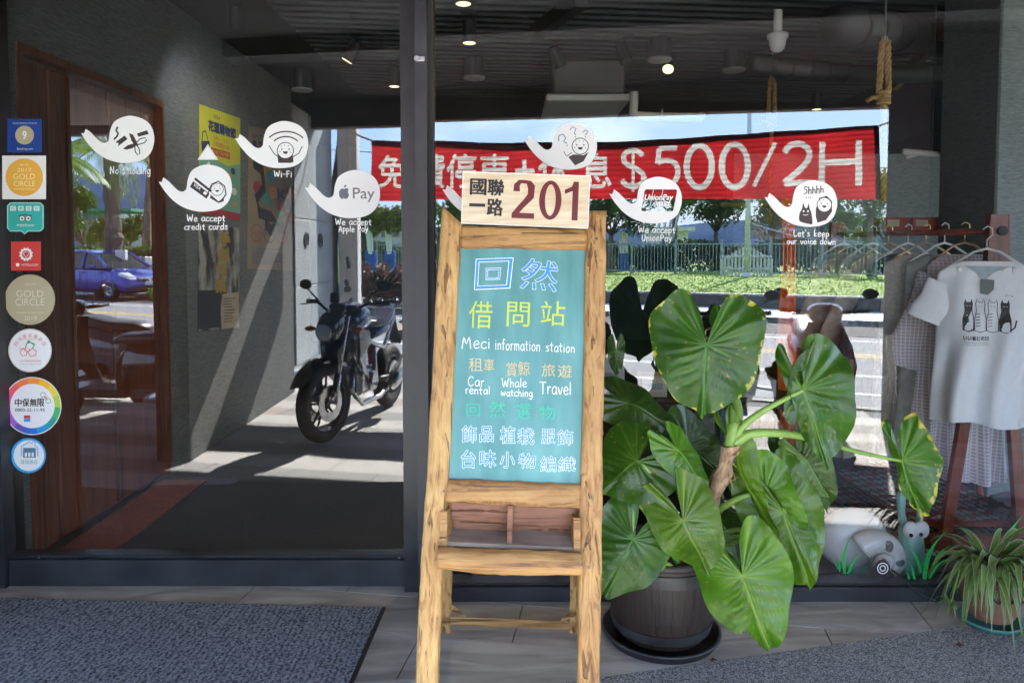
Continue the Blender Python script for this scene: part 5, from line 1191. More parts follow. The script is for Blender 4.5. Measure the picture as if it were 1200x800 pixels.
mb = MB(); mb.grid(lambda u, v: ((.665+.335*math.cos(.45+1.9*u)), (v-.5)*.13, .305+.335*math.sin(.45+1.9*u)+.02*math.cos((v-.5)*3)), 18, 6); mb.grid(lambda u, v: ((.665+.345*math.cos(.45+1.9*u)), (v-.5)*.135, .305+.345*math.sin(.45+1.9*u)+.02*math.cos((v-.5)*3)), 18, 6); obj('mudguard', mb, K['black_gloss'], mc, smooth=True)
mb = MB(); mb.box((.56,-.10,.60),(.62,-.04,.72)); mb.bbox((.62,.05,.34),(.70,.11,.46),.02); obj('caliper', mb, K['dark_plastic'], mc)
mb = MB(); loft(mb, [(.68,0,.86,.04,.05),(.66,0,.86,.07,.08),(.60,0,.88,.095,.12),(.50,0,.90,.09,.12),(.44,0,.92,.07,.10)], 20); obj('headlamp_cowl', mb, K['black_gloss'], mc, smooth=True)
mb = MB(); mb.ball((.665,0,.85),(.03,.075,.07),18,10); obj('headlamp', mb, K['clear_lens'], mc, smooth=True)
mb = MB(); loft(mb, [(.54,0,.74,.08,.05),(.48,0,.70,.11,.12),(.40,0,.70,.12,.13),(.30,0,.72,.11,.10)], 18); obj('radiator_shroud', mb, K['dark_plastic'], mc, smooth=True)
mb = MB(); loft(mb, [(.44,0,.90,.06,.06),(.36,0,.91,.15,.11),(.22,0,.93,.17,.125),(.05,0,.90,.13,.10),(-.08,0,.86,.09,.05)], 22); obj('tank', mb, K['blue_tank'], mc, smooth=True)
for s_ in (-1,1):
    mb = MB(); mb.hexa([(.42,s_*.17,.86),(.25,s_*.19,.82),(.22,s_*.18,.70),(.40,s_*.17,.62)],[(.42,s_*.15,.86),(.25,s_*.16,.82),(.22,s_*.15,.70),(.40,s_*.14,.62)]); obj('side_scoop', mb, K['grey_plastic'], mc)
    mb = MB(); mb.tube([(.42,s_*.08,.86),(.30,s_*.13,.55),(.05,s_*.12,.35)], .022, 8); mb.tube([(.42,s_*.06,.88),(.0,s_*.13,.68),(-.25,s_*.12,.62),(-.62,s_*.08,.86)], .020, 8); mb.tube([(.0,s_*.12,.68),(-.05,s_*.12,.35)], .022, 8); obj('frame', mb, K['silver_alloy'], mc, smooth=True)
    mb = MB(); mb.tube([(-.05,s_*.10,.36),(-.66,s_*.09,.30)], [.03,.024], 8); obj('swingarm', mb, K['dark_plastic'], mc, smooth=True)
    mb = MB(); mb.tube([(-.02,s_*.14,.33),(-.02,s_*.25,.33)], .014, 8); obj('footpeg', mb, K['dark_plastic'], mc)
    mb = MB(); mb.ball((.52,s_*.20,.86),(.03,.045,.022),10,8); obj('indicator', mb, K['orange_lens'], mc, smooth=True); mb = MB(); mb.ball((-.72,s_*.14,.80),(.025,.05,.018),10,8); obj('indicator', mb, K['orange_lens'], mc, smooth=True)
mb = MB(); mb.bbox((-.08,-.12,.28),(.28,.12,.50),.04); mb.bbox((.08,-.09,.48),(.30,.09,.68),.03); mb.lathe([(.001,.155),(.07,.15),(.085,.12),(.085,-.14),(.07,-.16),(.001,-.165)],(.06,0,.38),20,'y',caps=False)
for i in range(7): mb.box((.07,-.105,.51+i*.024),(.31,.105,.518+i*.024))
obj('engine', mb, K['silver_alloy'], mc)
mb = MB(); mb.tube([(.30,-.06,.52),(.38,-.08,.34),(.25,-.12,.22),(-.10,-.14,.22),(-.30,-.17,.32)], .022, 10); obj('exhaust_pipe', mb, K['steel'], mc, smooth=True)
mb = MB(); loft(mb, [(-.26,-.185,.30,.03,.04),(-.32,-.19,.33,.055,.075),(-.62,-.20,.44,.06,.085),(-.68,-.20,.46,.045,.06)], 16); obj('silencer', mb, K['steel'], mc, smooth=True)
mb = MB(); loft(mb, [(.02,0,.86,.06,.03),(-.10,0,.84,.13,.045),(-.34,0,.84,.14,.05),(-.52,0,.90,.11,.05),(-.68,0,.95,.07,.03)], 16); obj('seat', mb, K['seat'], mc, smooth=True)
mb = MB(); loft(mb, [(-.05,0,.76,.12,.06),(-.35,0,.78,.13,.06),(-.66,0,.88,.08,.045),(-.80,0,.94,.03,.02)], 14); obj('tail_cowl', mb, K['blue_tank'], mc, smooth=True)
mb = MB(); mb.tube([(-.60,.0,.92),(-.78,.10,.98),(-.80,-.10,.98),(-.60,-.02,.92)], .011, 8); obj('grab_rail', mb, K['alloy'], mc, smooth=True)
mb = MB(); mb.ball((-.79,0,.90),(.02,.06,.022),12,8); obj('tail_lamp', mb, K['red_lens'], mc, smooth=True)
mb = MB(); mb.hexa([(-.72,-.06,.82),(-.72,.06,.82),(-.90,.05,.58),(-.90,-.05,.58)],[(-.70,-.06,.80),(-.70,.06,.80),(-.885,.05,.57),(-.885,-.05,.57)]); o = obj('plate_holder', mb, K['dark_plastic'], mc)
mb = MB(); mb.box((-.895,-.075,.60),(-.885,.075,.70)); obj('number_plate', mb, K['plate'], o)
mb = MB(); mb.tube([(.47,.0,.98),(.46,.12,1.00),(.42,.24,1.06),(.36,.38,1.06)], .012, 8); mb.tube([(.47,.0,.98),(.46,-.12,1.00),(.42,-.24,1.06),(.36,-.38,1.06)], .012, 8); o = obj('handlebar', mb, K['black_frame'], mc, smooth=True)
for s_ in (-1,1):
    mb = MB(); mb.tube([(.38,s_*.29,1.06),(.355,s_*.40,1.06)], .018, 10); obj('grip', mb, K['rubber'], o, smooth=True)
    mb = MB(); mb.tube([(.43,s_*.26,1.055),(.44,s_*.40,1.04)], .006, 6); obj('lever', mb, K['silver_alloy'], o)
mb = MB(); mb.bbox((.44,-.07,1.0),(.52,.07,1.06),.02); mb.bbox((.42,.02,1.06),(.46,.10,1.14),.01); obj('instrument', mb, K['dark_plastic'], mc)
mirror_pair(mc, .42, 1.07, .38)
mb = MB(); mb.tube([(.0,.12,.32),(-.06,.26,.01),(-.02,.27,.0)], .012, 8); obj('kickstand', mb, K['dark_plastic'], mc)
mb = MB(); mb.tube([(-.30,0,.36),(-.22,0,.64)], .035, 12); obj('shock_absorber', mb, K['red_lens'], mc, smooth=True)
piv = Vector((.56, 0, 0)); rz_ = Matrix.Rotation(R(13), 3, 'Z')
for ch in mc.children:
    if ch.name.split('.')[0] in ('fork','mudguard','caliper','headlamp_cowl','headlamp','handlebar','instrument','mirror') or (ch.name.split('.')[0] == 'wheel' and sum(v.co.x for v in ch.data.vertices) > 0):
        ch.rotation_euler.z = R(13); ch.location = piv-rz_ @ piv
place(mc, (-1.30, .22, 0), 101)

def make_scooter(label, body, loc, heading, seatm='seat'):
    s = thing('scooter', label, 'scooter', group='scooters parked under the arcade'); b = K[body]
    wheel(s, .60, .235, .10, spokes=3, rimm='silver_alloy', disc=False); wheel(s, -.60, .235, .11, spokes=3, rimm='silver_alloy', disc=False)
    mb = MB(); mb.grid(lambda u, v: (.60+.265*math.cos(.2+2.3*u), (v-.5)*.13, .235+.265*math.sin(.2+2.3*u)), 16, 4); mb.grid(lambda u, v: (.60+.272*math.cos(.2+2.3*u), (v-.5)*.135, .235+.272*math.sin(.2+2.3*u)), 16, 4); obj('mudguard', mb, b, s, smooth=True)
    for q in (-1, 1): mb = MB(); mb.tube([(.60,q*.07,.235),(.50,q*.06,.55)], .018, 8); obj('fork', mb, K['alloy'], s)
    mb = MB(); vs = []
    prof = [(.30,.28,.20),(.38,.36,.22),(.44,.55,.24),(.46,.72,.20),(.40,.90,.12)]
    mb.grid(lambda u, v: (lambda k, f: (prof[k][0]+(prof[k+1][0]-prof[k][0])*f+.09*math.cos((v-.5)*2.6), (v-.5)*2*(prof[k][2]+(prof[k+1][2]-prof[k][2])*f), prof[k][1]+(prof[k+1][1]-prof[k][1])*f))(min(3, int(u*4)), u*4-min(3, int(u*4))), 16, 12)
    mb.grid(lambda u, v: (lambda k, f: (prof[k][0]+(prof[k+1][0]-prof[k][0])*f-.03+.05*math.cos((v-.5)*2.6), (v-.5)*2*(prof[k][2]+(prof[k+1][2]-prof[k][2])*f), prof[k][1]+(prof[k+1][1]-prof[k][1])*f))(min(3, int(u*4)), u*4-min(3, int(u*4))), 16, 12); obj('leg_shield', mb, b, s, smooth=True)
    mb = MB(); mb.bbox((-.12,-.17,.24),(.36,.17,.31),.02); obj('footboard', mb, K['dark_plastic'], s)
    mb = MB(); loft(mb, [(.0,0,.42,.12,.16),(-.10,0,.50,.16,.20),(-.35,0,.52,.19,.20),(-.60,0,.58,.18,.16),(-.82,0,.66,.10,.08)], 20); obj('body_panel', mb, b, s, smooth=True)
    mb = MB(); loft(mb, [(.06,0,.70,.07,.03),(-.05,0,.73,.14,.05),(-.30,0,.74,.16,.055),(-.52,0,.79,.15,.05),(-.74,0,.80,.10,.03)], 18); obj('seat', mb, K[seatm], s, smooth=True)
    mb = MB(); mb.bbox((-.45,-.16,.20),(-.12,.10,.36),.04); mb.lathe([(.001,.20),(.09,.19),(.10,.12),(.10,.04)],(-.42,0,.26),18,'y',caps=False); obj('engine', mb, K['alloy'], s)
    mb = MB(); loft(mb, [(-.30,-.19,.24,.03,.03),(-.42,-.20,.27,.05,.06),(-.72,-.20,.31,.05,.06),(-.78,-.20,.32,.03,.04)], 14); obj('silencer', mb, K['steel'], s, smooth=True)
    mb = MB(); loft(mb, [(.34,0,.98,.05,.04),(.40,0,.98,.14,.075),(.47,0,.96,.12,.08),(.52,0,.94,.05,.04)], 18); obj('handlebar_cover', mb, b, s, smooth=True)
    mb = MB(); mb.ball((.505,0,.95),(.025,.07,.05),16,8); obj('headlamp', mb, K['clear_lens'], s, smooth=True)
    mb = MB(); mb.tube([(.38,.12,.98),(.34,.34,.99)], .017, 8); mb.tube([(.38,-.12,.98),(.34,-.34,.99)], .017, 8); obj('handlebar', mb, K['rubber'], s, smooth=True)
    mb = MB(); mb.ball((-.83,0,.66),(.02,.08,.035),12,8); obj('tail_lamp', mb, K['red_lens'], s, smooth=True)
    mb = MB(); mb.tube([(-.50,.14,.80),(-.80,.12,.86),(-.86,0,.86),(-.80,-.12,.86),(-.50,-.14,.80)], .012, 8); obj('grab_rail', mb, K['steel'], s, smooth=True)
    mb = MB(); mb.bbox((-.90,-.08,.40),(-.885,.08,.54),.004); obj('number_plate', mb, K['plate'], s)
    mirror_pair(s, .40, 1.0, .34); place(s, loc, heading); return s
K['black_body'] = mat('black_scooter_paint', (.016,.014,.014), None, rough=.2, coat=.8); K['red_body'] = mat('dark_red_scooter_paint', (.22,.01,.015), None, rough=.2, coat=1)
make_scooter('black scooter seen side-on through the side-wall doorway, mirrored at far left', 'black_body', (-3.33,.22,0), 184)
make_scooter('dark red scooter mirrored just left of the clothes rail', 'red_body', (2.62,-.1,0), 104)
make_scooter('black scooter mirrored between the big leaves, only mirror and grip showing', 'black_body', (1.72,.10,0), 96)
K['blue_grey_body'] = mat('silver_blue_scooter_paint', (.10,.13,.19), None, rough=.2, coat=1)
make_scooter('silver-blue scooter whose bright front wheel shows past the wall edge, far left', 'blue_grey_body', (-3.62,-.75,0), 5)

# blue hatchback across the street
car = thing('parked_car', 'blue hatchback parked across the street, mirrored at far left', 'car')
K['car_blue'] = mat('royal_blue_car_paint', (.012,.035,.33), None, rough=.2, coat=1, metal=.3); K['car_glass'] = flat('tinted_car_glass', (.02,.025,.03), .05)
prof = [(2.02,.32,.55,.62),(1.98,.28,.70,.74),(1.80,.22,.80,.82),(1.45,.20,.92,.85),(1.0,.20,1.02,.85),(.2,.20,1.05,.86),(-1.0,.20,1.06,.86),(-1.7,.22,1.05,.84),(-1.98,.30,.95,.76),(-2.02,.40,.80,.66)]
mb = MB(); vs = []; n = 18
for x, z0, z1, hw in prof:
    for j in range(n):
        a = 2*math.pi*j/n; c, s_ = math.cos(a), math.sin(a); vs.append((x, hw*math.copysign(abs(c)**.45, c), (z0+z1)/2+(z1-z0)/2*math.copysign(abs(s_)**.6, s_)))
k = len(prof); mb.add(vs, [(i*n+j, i*n+n+j, i*n+n+(j+1) % n, i*n+(j+1) % n) for i in range(k-1) for j in range(n)]+[tuple(range(n)), tuple(reversed(range((k-1)*n, k*n)))]); obj('body', mb, K['car_blue'], car, smooth=True)
def cabin(inset, grow, mat_, name, x0=1.15, z1=1.50):
    sec = [(x0,.98,.74),(.45,1.42,.62),(-.1,1.50,.60),(-1.1,1.47,.59),(-1.6,1.30,.60),(-1.88,1.0,.72)]
    mb = MB(); vs = []
    for x, z, hw in sec:
        lo = .97; vs += [(x, -.78-grow, lo), (x, -hw-grow, z+grow), (x, hw+grow, z+grow), (x, .78+grow, lo)]
    mb.add(vs, [(i*4+j, i*4+4+j, i*4+5+j, i*4+1+j) for i in range(len(sec)-1) for j in range(3)]+[(0,1,2,3),(20,23,22,21)]); return obj(name, mb, K[mat_], car, smooth=False)
cabin(0, 0, 'car_glass', 'window')
mb = MB()
for s_ in (-1, 1):
    mb.tube([(1.15,s_*.77,1.0),(.42,s_*.635,1.43),(-.1,s_*.615,1.515),(-1.1,s_*.60,1.485),(-1.6,s_*.615,1.32),(-1.9,s_*.73,1.0)], .045, 8)
    for x, z, hw in ((.0,1.5,.61),(-.95,1.47,.60)): mb.tube([(x+.05,s_*.80,.99),(x,s_*hw,z)], .035, 8)
mb.slab([(.42,-.62,1.44),(-.1,-.60,1.515),(-1.1,-.59,1.485),(-1.55,-.60,1.33)][::-1]+[] if 0 else [(.40,-.62,1.435),(.40,.62,1.435),(-.1,.60,1.52),(-.1,-.60,1.52)],(0,0,.02)); mb.slab([(-.1,-.60,1.52),(-.1,.60,1.52),(-1.1,.59,1.49),(-1.1,-.59,1.49)],(0,0,.02)); mb.slab([(-1.1,-.59,1.49),(-1.1,.59,1.49),(-1.6,.60,1.32),(-1.6,-.60,1.32)],(0,0,.02))
obj('roof', mb, K['car_blue'], car)
for cx in (1.30, -1.28):
    for s_ in (-1, 1):
        t_ = wheel(car, cx, .30, .20, s_*.76, 7, 'silver_alloy', False)
        mb = MB(); mb.lathe([(.001,s_*.80),(.34,s_*.80),(.36,s_*.862),(.33,s_*.865)] if 0 else [(.325,s_*.70),(.345,s_*.872)], (cx,0,.32), 28, 'y', caps=False); obj('wheel_arch', mb, K['dark_plastic'], car)
for s_ in (-1, 1):
    mb = MB(); mb.hexa([(1.98,s_*.42,.72),(1.98,s_*.68,.76),(1.70,s_*.80,.86),(1.80,s_*.52,.86)],[(2.03,s_*.42,.64),(2.00,s_*.70,.66),(1.74,s_*.84,.78),(1.9,s_*.5,.80)]); obj('headlight', mb, K['clear_lens'], car)
    mb = MB(); mb.ball((.75,s_*.95,1.03),(.07,.11,.07),12,8); obj('wing_mirror', mb, K['car_blue'], car, smooth=True)
    mb = MB(); mb.bbox((1.99,s_*.62-.09,.36),(2.03,s_*.62+.09,.44),.01); obj('fog_lamp', mb, K['dark_plastic'], car)
    for x0, x1 in ((.02,.95),(-.93,-.02)): mb = MB(); mb.box((x0,s_*.868-.004,.30),(x0+.012,s_*.868+.004,.98)); mb.bbox((x0+.1,s_*.87-.012,.84),(x0+.28,s_*.87+.012,.87),.004); obj('door', mb, K['dark_plastic'], car)
mb = MB(); mb.bbox((2.0,-.42,.60),(2.045,.42,.70),.01); obj('grille', mb, K['dark_plastic'], car); mb = MB(); mb.bbox((2.03,-.34,.645),(2.055,.34,.675),.006); mb.ball((2.05,0,.66),(.012,.07,.06),14,8); obj('chrome_bar', mb, K['chrome'], car)
mb = MB(); mb.bbox((1.99,-.5,.30),(2.03,.5,.42),.02); obj('lower_grille', mb, K['dark_plastic'], car)
mb = MB(); mb.bbox((2.045,-.17,.47),(2.06,.17,.58),.004); obj('number_plate', mb, K['plate'], car)
for s_ in (-1,1): mb = MB(); mb.tube([(1.10,s_*.1,1.005),(1.02,s_*.5,1.03)], .008, 5); obj('wiper', mb, K['rubber'], car)
hd = math.degrees(math.atan2(T_ST, 1)); fp = mi(172, 345, 22.8); place(car, (fp.x-2*math.cos(R(hd)), fp.y-2*math.sin(R(hd)), -.118), hd)

# ================================================================ across the street
K['bark'] = mat('tree_bark', (.09,.07,.05), (.20,.16,.12), 9, rough=.9, bump=.8, stretch=(1,1,.3))
LV = [mat('tree_leaves', (.055,.115,.018), (.115,.20,.03), 2, rough=.6, trans=.3), mat('olive_tree_leaves', (.10,.13,.02), (.22,.22,.04), 2, rough=.6, trans=.3), mat('dark_tree_leaves', (.03,.07,.015), (.07,.12,.025), 2, rough=.6, trans=.25)]
def mp_(px, D, z=None, py=None):
    v = mi(px, py if py else 300, D); return Vector((v.x, v.y, v.z if z is None else z))
def tree(px, D, py_top, py_bot, rpx, label, lm=0, seed=0, n=2600, lean=0, base=.3, tone=None, kind='park_tree', leafs=.10):
    b = mp_(px, D, base); top = mi(px, py_top, D).z; bot = mi(px, py_bot, D).z; Rr = rpx/FPX*D; rr = random.Random(seed)
    t = thing(kind, label, 'tree', b, 'trees across the street'); H = top; c = Vector((b.x+lean, b.y, (top+bot)/2)); hz = (top-bot)/2
    mb = MB(); tips = []
    f = Vector((b.x+lean*.5, b.y, bot+hz*.25)); mb.tube([b, b.lerp(f, .5)+Vector((rr.uniform(-.1,.1),0,0)), f], [.16*Rr/1.8+.04, .11*Rr/1.8+.03, .09*Rr/1.8+.02], 9)
    blobs = []
    for i in range(11):
        a = rr.uniform(0, 6.28); e = rr.uniform(-.5, .95); q = c+Vector((math.cos(a)*Rr*.62*rr.uniform(.5,1.1), math.sin(a)*Rr*.62*rr.uniform(.5,1.1), hz*.62*e))
        blobs.append((q, Rr*rr.uniform(.26,.46))); mid = f.lerp(q, .5)+Vector((rr.uniform(-.2,.2), rr.uniform(-.2,.2), .1)); mb.tube([f, mid, q], [.05, .03, .012], 5)
    obj('trunk', mb, K['bark'], t, smooth=True); mb = MB()
    for i in range(n):
        q, s_ = blobs[rr.randrange(len(blobs))]; d = Vector((rr.gauss(0,1), rr.gauss(0,1), rr.gauss(0,.8))).normalized()*s_*rr.random()**.45; p = q+d
        l = leafs*rr.uniform(.6, 1.3)*(D/30)**.5; u = Vector((rr.gauss(0,1), rr.gauss(0,1), rr.gauss(0,1))).normalized(); v = u.cross(Vector((rr.gauss(0,1), rr.gauss(0,1), rr.gauss(0,1)))).normalized()
        mb.add([p-u*l, p-v*l*.5, p+u*l, p+v*l*.5], [(0,1,2,3)])
    obj('crown', mb, LV[lm], t); return t
tree(716, 36, 215, 285, 52, 'round dark green tree behind the white gate-side fence, mirrored right of the sign', 2, 1)
tree(655, 40, 205, 290, 45, 'green tree mostly hidden behind the chalkboard in the mirror view', 0, 2, 1500)
tree(790, 44, 200, 262, 50, 'broad green tree mirrored below the middle of the banner', 0, 3)
tree(838, 38, 205, 282, 46, 'dark spreading tree mirrored just left of the pale lamp post', 2, 4)
tree(905, 40, 205, 290, 42, 'olive leafy tree mirrored behind the orange cloth', 1, 5)
tree(962, 34, 212, 292, 50, 'dense green tree mirrored below the quiet sticker', 0, 6)
tree(1018, 31, 180, 268, 38, 'tall yellow-green tree mirrored at the right edge of the sky', 1, 7)
tree(1040, 36, 225, 305, 50, 'low olive tree at the far right of the mirrored lawn', 0, 8)
tree(455, 33, 236, 282, 30, 'yellow-green tree mirrored between post and payment sticker', 1, 9)
tree(420, 38, 240, 300, 32, 'dark shrub-like tree mirrored beneath the payment sticker', 2, 10)
tree(515, 34, 225, 290, 40, 'green tree mirrored between the black post and the sign', 0, 11)
tree(565, 40, 215, 290, 44, 'green tree mirrored behind the number placard', 0, 12, 1500)
tree(168, 30, 60, 215, 62, 'leaning olive tree with dark branches, mirrored at far left', 1, 13, 5200, base=0, lean=.6, leafs=.09)
tree(96, 30, 190, 300, 45, 'light green bushy tree mirrored behind the blue car', 0, 14, 3000, base=0)
tree(60, 42, 60, 200, 60, 'tall yellowing tree mirrored behind the palm fronds', 1, 15, 2600, base=0)
tree(150, 44, 238, 300, 22, 'small round-headed tree mirrored right of the palm trunk', 0, 16, 1400, base=0)
tree(118, 46, 245, 302, 30, 'soft green tree mirrored left of the palm trunk', 1, 17, 1600, base=0)
# palm with ringed trunk and hanging fronds
pb = mp_(131, 25, 0); palm = thing('palm_tree', 'stout palm with rough ringed trunk and hanging fronds, mirrored at far left', 'palm tree', pb)
ptop = mi(131, 170, 25).z
mb = MB(); mb.tube([(pb.x, pb.y, 0)]+[(pb.x+.03*math.sin(k*1.9), pb.y, ptop*k/30) for k in range(1, 31)], [.36]+[.24+.035*(k % 2)+.03*math.sin(k*.7) for k in range(1, 31)], 14); obj('trunk', mb, K['bark'], palm, smooth=False)
K['frond'] = mat('palm_frond', (.10,.20,.02), (.26,.36,.05), 3, rough=.5, trans=.35); K['dry_frond'] = mat('dry_palm_frond', (.24,.18,.10), (.36,.28,.17), 5, rough=.8, trans=.2)
def frond(root, o, az, L_, droop, up, m='frond', nl=26, lw=.035, ll=.55):
    pts = []; d = Vector((math.cos(az), math.sin(az), 0))
    for i in range(13): t = i/12; pts.append(o+d*L_*t*(1-.15*t)+Vector((0,0,up*L_*t-droop*L_*t*t)))
    mb = MB(); mb.tube(pts, [.03*(1-.85*i/12) for i in range(13)], 5); side = Vector((-d.y, d.x, 0))
    for i in range(nl):
        t = .12+.86*i/nl; k = t*12; j = min(11, int(k)); p = pts[j].lerp(pts[j+1], k-j); f = (pts[j+1]-pts[j]).normalized(); l = ll*math.sin(math.pi*min(1, t*.9+.1))+.08
        for s_ in (-1, 1):
            e = p+(side*s_*.75+f*.6+Vector((0,0,-.30-.2*t)))*l; w_ = f*lw; m_ = p.lerp(e, .5)+Vector((0,0,.04)); mb.add([p-w_*.5, m_-w_, e, m_+w_], [(0,1,2,3)])
    obj('frond', mb, K[m], root)
for i in range(16): frond(palm, Vector((pb.x, pb.y, ptop)), i*6.283/16+.2, 2.9, .75, .75-.35*(i % 3), 'frond' if i % 3 else 'dry_frond')
p2 = mp_(60, 17.5, 0); palm2 = thing('palm_tree', 'nearer palm whose big green frond fans in from the left edge', 'palm tree', Vector((p2.x, p2.y, -.12)))
zt = mi(70, 190, 17.5).z
mb = MB(); mb.tube([(p2.x-.4,p2.y,-.12),(p2.x-.3,p2.y,zt)], [.24,.17], 12); obj('trunk', mb, K['bark'], palm2)
for i, (az, dr, up) in enumerate(((.1,.85,.55),(.5,.7,.8),(-.4,.9,.6),(1.2,.8,.6),(2.2,.8,.6),(3.2,.8,.6),(4.4,.8,.6),(5.2,.6,.9))): frond(palm2, Vector((p2.x-.3, p2.y, zt)), az, 1.75, dr, up, 'frond', 34, .03, .6)
# boxes, hedge, verge, far building on the left
K['box_grey'] = mat('light_grey_box', (.26,.28,.31), (.33,.35,.38), 3, rough=.5)
for k, (x0, x1, y0, D, lb) in enumerate(((144,168,301,25,'large pale grey electric box across the street, behind the car bonnet'),(168,177,303,25.6,'narrow grey electric box, middle of three across the street'),(177,196,306,24.4,'squat grey electric box nearest the doorway edge, across the street'))):
    a, b = mi(x0, y0, D), mi(x1, y0, D); t = thing('electric_box', lb, 'electric box', (a.x, a.y, 0), 'electric boxes across the street'); mb = MB(); mb.bbox((min(a.x,b.x), a.y-.6, 0), (max(a.x,b.x)-.02, a.y, a.z), .02); obj('body', mb, K['box_grey'], t)
    mb = MB(); mb.bbox((min(a.x,b.x)+.04, a.y+.001, .1), ((a.x+b.x)/2-.02, a.y+.015, a.z-.05), .008); mb.bbox(((a.x+b.x)/2+.01, a.y+.001, .1), (max(a.x,b.x)-.05, a.y+.015, a.z-.05), .008); obj('door', mb, K['box_grey'], t)
a = mi(139, 293, 23.5); t = thing('post_box', 'small white box on a thin pole above the hedge, mirrored at far left', 'box', (a.x, a.y, 0)); mb = MB(); mb.bbox((a.x-.15, a.y-.1, a.z-.33), (a.x+.17, a.y+.1, a.z), .02); obj('body', mb, K['plaster'], t); mb = MB(); mb.tube([(a.x,a.y,0),(a.x,a.y,a.z-.33)], .03, 8); obj('pole', mb, K['steel'], t)
rr = random.Random(8)
def hedge(name, label, x0, x1, D0, D1, z0, z1, dep, n, m, lf=.06, kind=None):
    a, b = mi(x0, 300, D0), mi(x1, 300, D1); o = MB()
    for i in range(n):
        t_ = rr.random(); p = a.lerp(b, t_)+Vector((0, -rr.random()*dep, 0)); p.z = z0+(z1-z0)*rr.random()**.7*(1+.15*math.sin(t_*40)); l = lf*rr.uniform(.6,1.4)
        u = Vector((rr.gauss(0,1), rr.gauss(0,1), rr.gauss(0,1))).normalized(); v = u.cross(Vector((rr.gauss(0,1), rr.gauss(0,1), rr.gauss(0,1)))).normalized(); o.add([p-u*l, p-v*l*.5, p+u*l, p+v*l*.5], [(0,1,2,3)])
    return tag(obj(name, o, m, base=a), label, 'hedge' if name == 'hedge' else 'plants')
hedge('hedge', 'clipped yellow-green hedge mirrored above the blue car', 60, 200, 27, 25.8, .9, 1.45, 1.0, 5000, LV[0], .07)
K['verge'] = mat('verge_leaves', (.12,.24,.03), (.22,.36,.06), 3, rough=.7, trans=.3)
tag(hedge('verge_plants', 'low bright green verge plants beside the blue car', 168, 222, 22.6, 21.2, -.1, .22, 1.2, 3500, K['verge'], .05), kind='stuff')
K['bronze_leaf'] = mat('brown_red_leaves', (.07,.04,.03), (.24,.13,.08), 5, rough=.6, trans=.2)
hedge('border_shrub', 'brown-red low shrubs mirrored behind the motorcycle', 416, 560, 19.6, 17.6, .0, .95, .9, 5200, K['bronze_leaf'], .07)
tag(hedge('undergrowth', 'dark shrubs and undergrowth massed behind the lawn fence', 410, 1080, 44, 33, .3, 1.7, 1.6, 15000, LV[2], .13), kind='stuff')
K['pale_wall'] = mat('pale_wall_paint', (.42,.43,.44), (.5,.51,.52), 2, rough=.8); K['roof_white'] = flat('white_roof_edge', (.68,.69,.7), .6); K['far_glass'] = flat('far_window_glass', (.10,.14,.18), .1)
def building(label, x0, x1, ytop, D, dep, wallm, roofm, win, base=0, over=.4):
    a, b = mi(x0, ytop, D), mi(x1, ytop, D); t = thing('building', label, 'building', ((a.x+b.x)/2, a.y, base)); mb = MB(); mb.box((a.x, a.y-dep, base), (b.x, a.y, a.z)); obj('wall', mb, wallm, t)
    mb = MB(); mb.bbox((a.x-over, a.y-dep-over, a.z+.002), (b.x+over, a.y+over, a.z+.30), .03); obj('roof', mb, roofm, t)
    n, rows = win; H = a.z-base
    for i in range(n):
        for j in range(rows):
            w_ = (b.x-a.x)/n; xx = a.x+w_*(i+.18); z = base+H*(j+.3)/rows; hh = H/rows*.5; mb = MB(); mb.box((xx, a.y-.02, z), (xx+w_*.64, a.y+.05, z+hh)); f = obj('window', mb, roofm, t)
            mb = MB(); mb.box((xx+w_*.05, a.y+.051, z+hh*.08), (xx+w_*.59, a.y+.06, z+hh*.92)); obj('pane', mb, K['far_glass'], f)
    return t
building('long low building with white flat roof, mirrored right of the palm trunk', 146, 205, 256, 55, 8, K['pale_wall'], K['roof_white'], (5,2))
K['green_net'] = flat('green_netting', (.05,.22,.16), .8); building('pale building wrapped in green netting, mirrored behind the palm trunk', 100, 150, 248, 70, 8, K['green_net'], K['green_net'], (4,2))
K['orange_roof'] = flat('orange_roof', (.45,.16,.08), .7); building('house with orange roof mirrored beside the payment sticker', 418, 470, 262, 60, 8, K['pale_wall'], K['orange_roof'], (4,2), .3)
K['blue_wall'] = flat('pale_blue_wall', (.30,.38,.46), .7); building('white flat-roofed kiosk mirrored right of the sign', 772, 806, 271, 52, 5, K['roof_white'], K['roof_white'], (4,1), .3)
building('grey-blue school building with ribbon windows, mirrored far right', 925, 1030, 272, 62, 8, K['blue_wall'], K['pale_wall'], (8,2), .3)
# white and blue slanted shelters
K['bin_blue'] = flat('strong_blue_paint', (.02,.09,.42), .4)
sh = thing('slanted_shelter', 'row of white slanted posts on blue bases, mirrored right of the sign', 'shelter', mi(760, 318, 38))
for i in range(6):
    a = mi(752+i*6.5, 317, 38+.3*i); mb = MB(); mb.tube([Vector((a.x,a.y,1.5)), mi(762+i*6.5, 250, 38+.3*i)], .07, 6); obj('post', mb, K['roof_white'], sh); mb = MB(); mb.bbox((a.x-.16,a.y-.4,.3),(a.x+.13,a.y,1.62),.02); obj('base', mb, K['bin_blue'], sh)
for k, px in enumerate((434, 456)):
    a = mi(px, 308, 33); t = thing('slanted_post', ['white slanted post on a blue base, left of a pair beneath the payment sticker','white slanted post on a blue base, right of a pair near the black post'][k], 'post', (a.x, a.y, .3)); mb = MB(); mb.tube([Vector((a.x,a.y,1.2)), Vector((a.x-.1,a.y,2.6))], .14, 8); obj('post', mb, K['roof_white'], t); mb = MB(); mb.bbox((a.x-.25,a.y-.3,.3),(a.x+.22,a.y+.1,1.35),.03); obj('base', mb, K['bin_blue'], t)
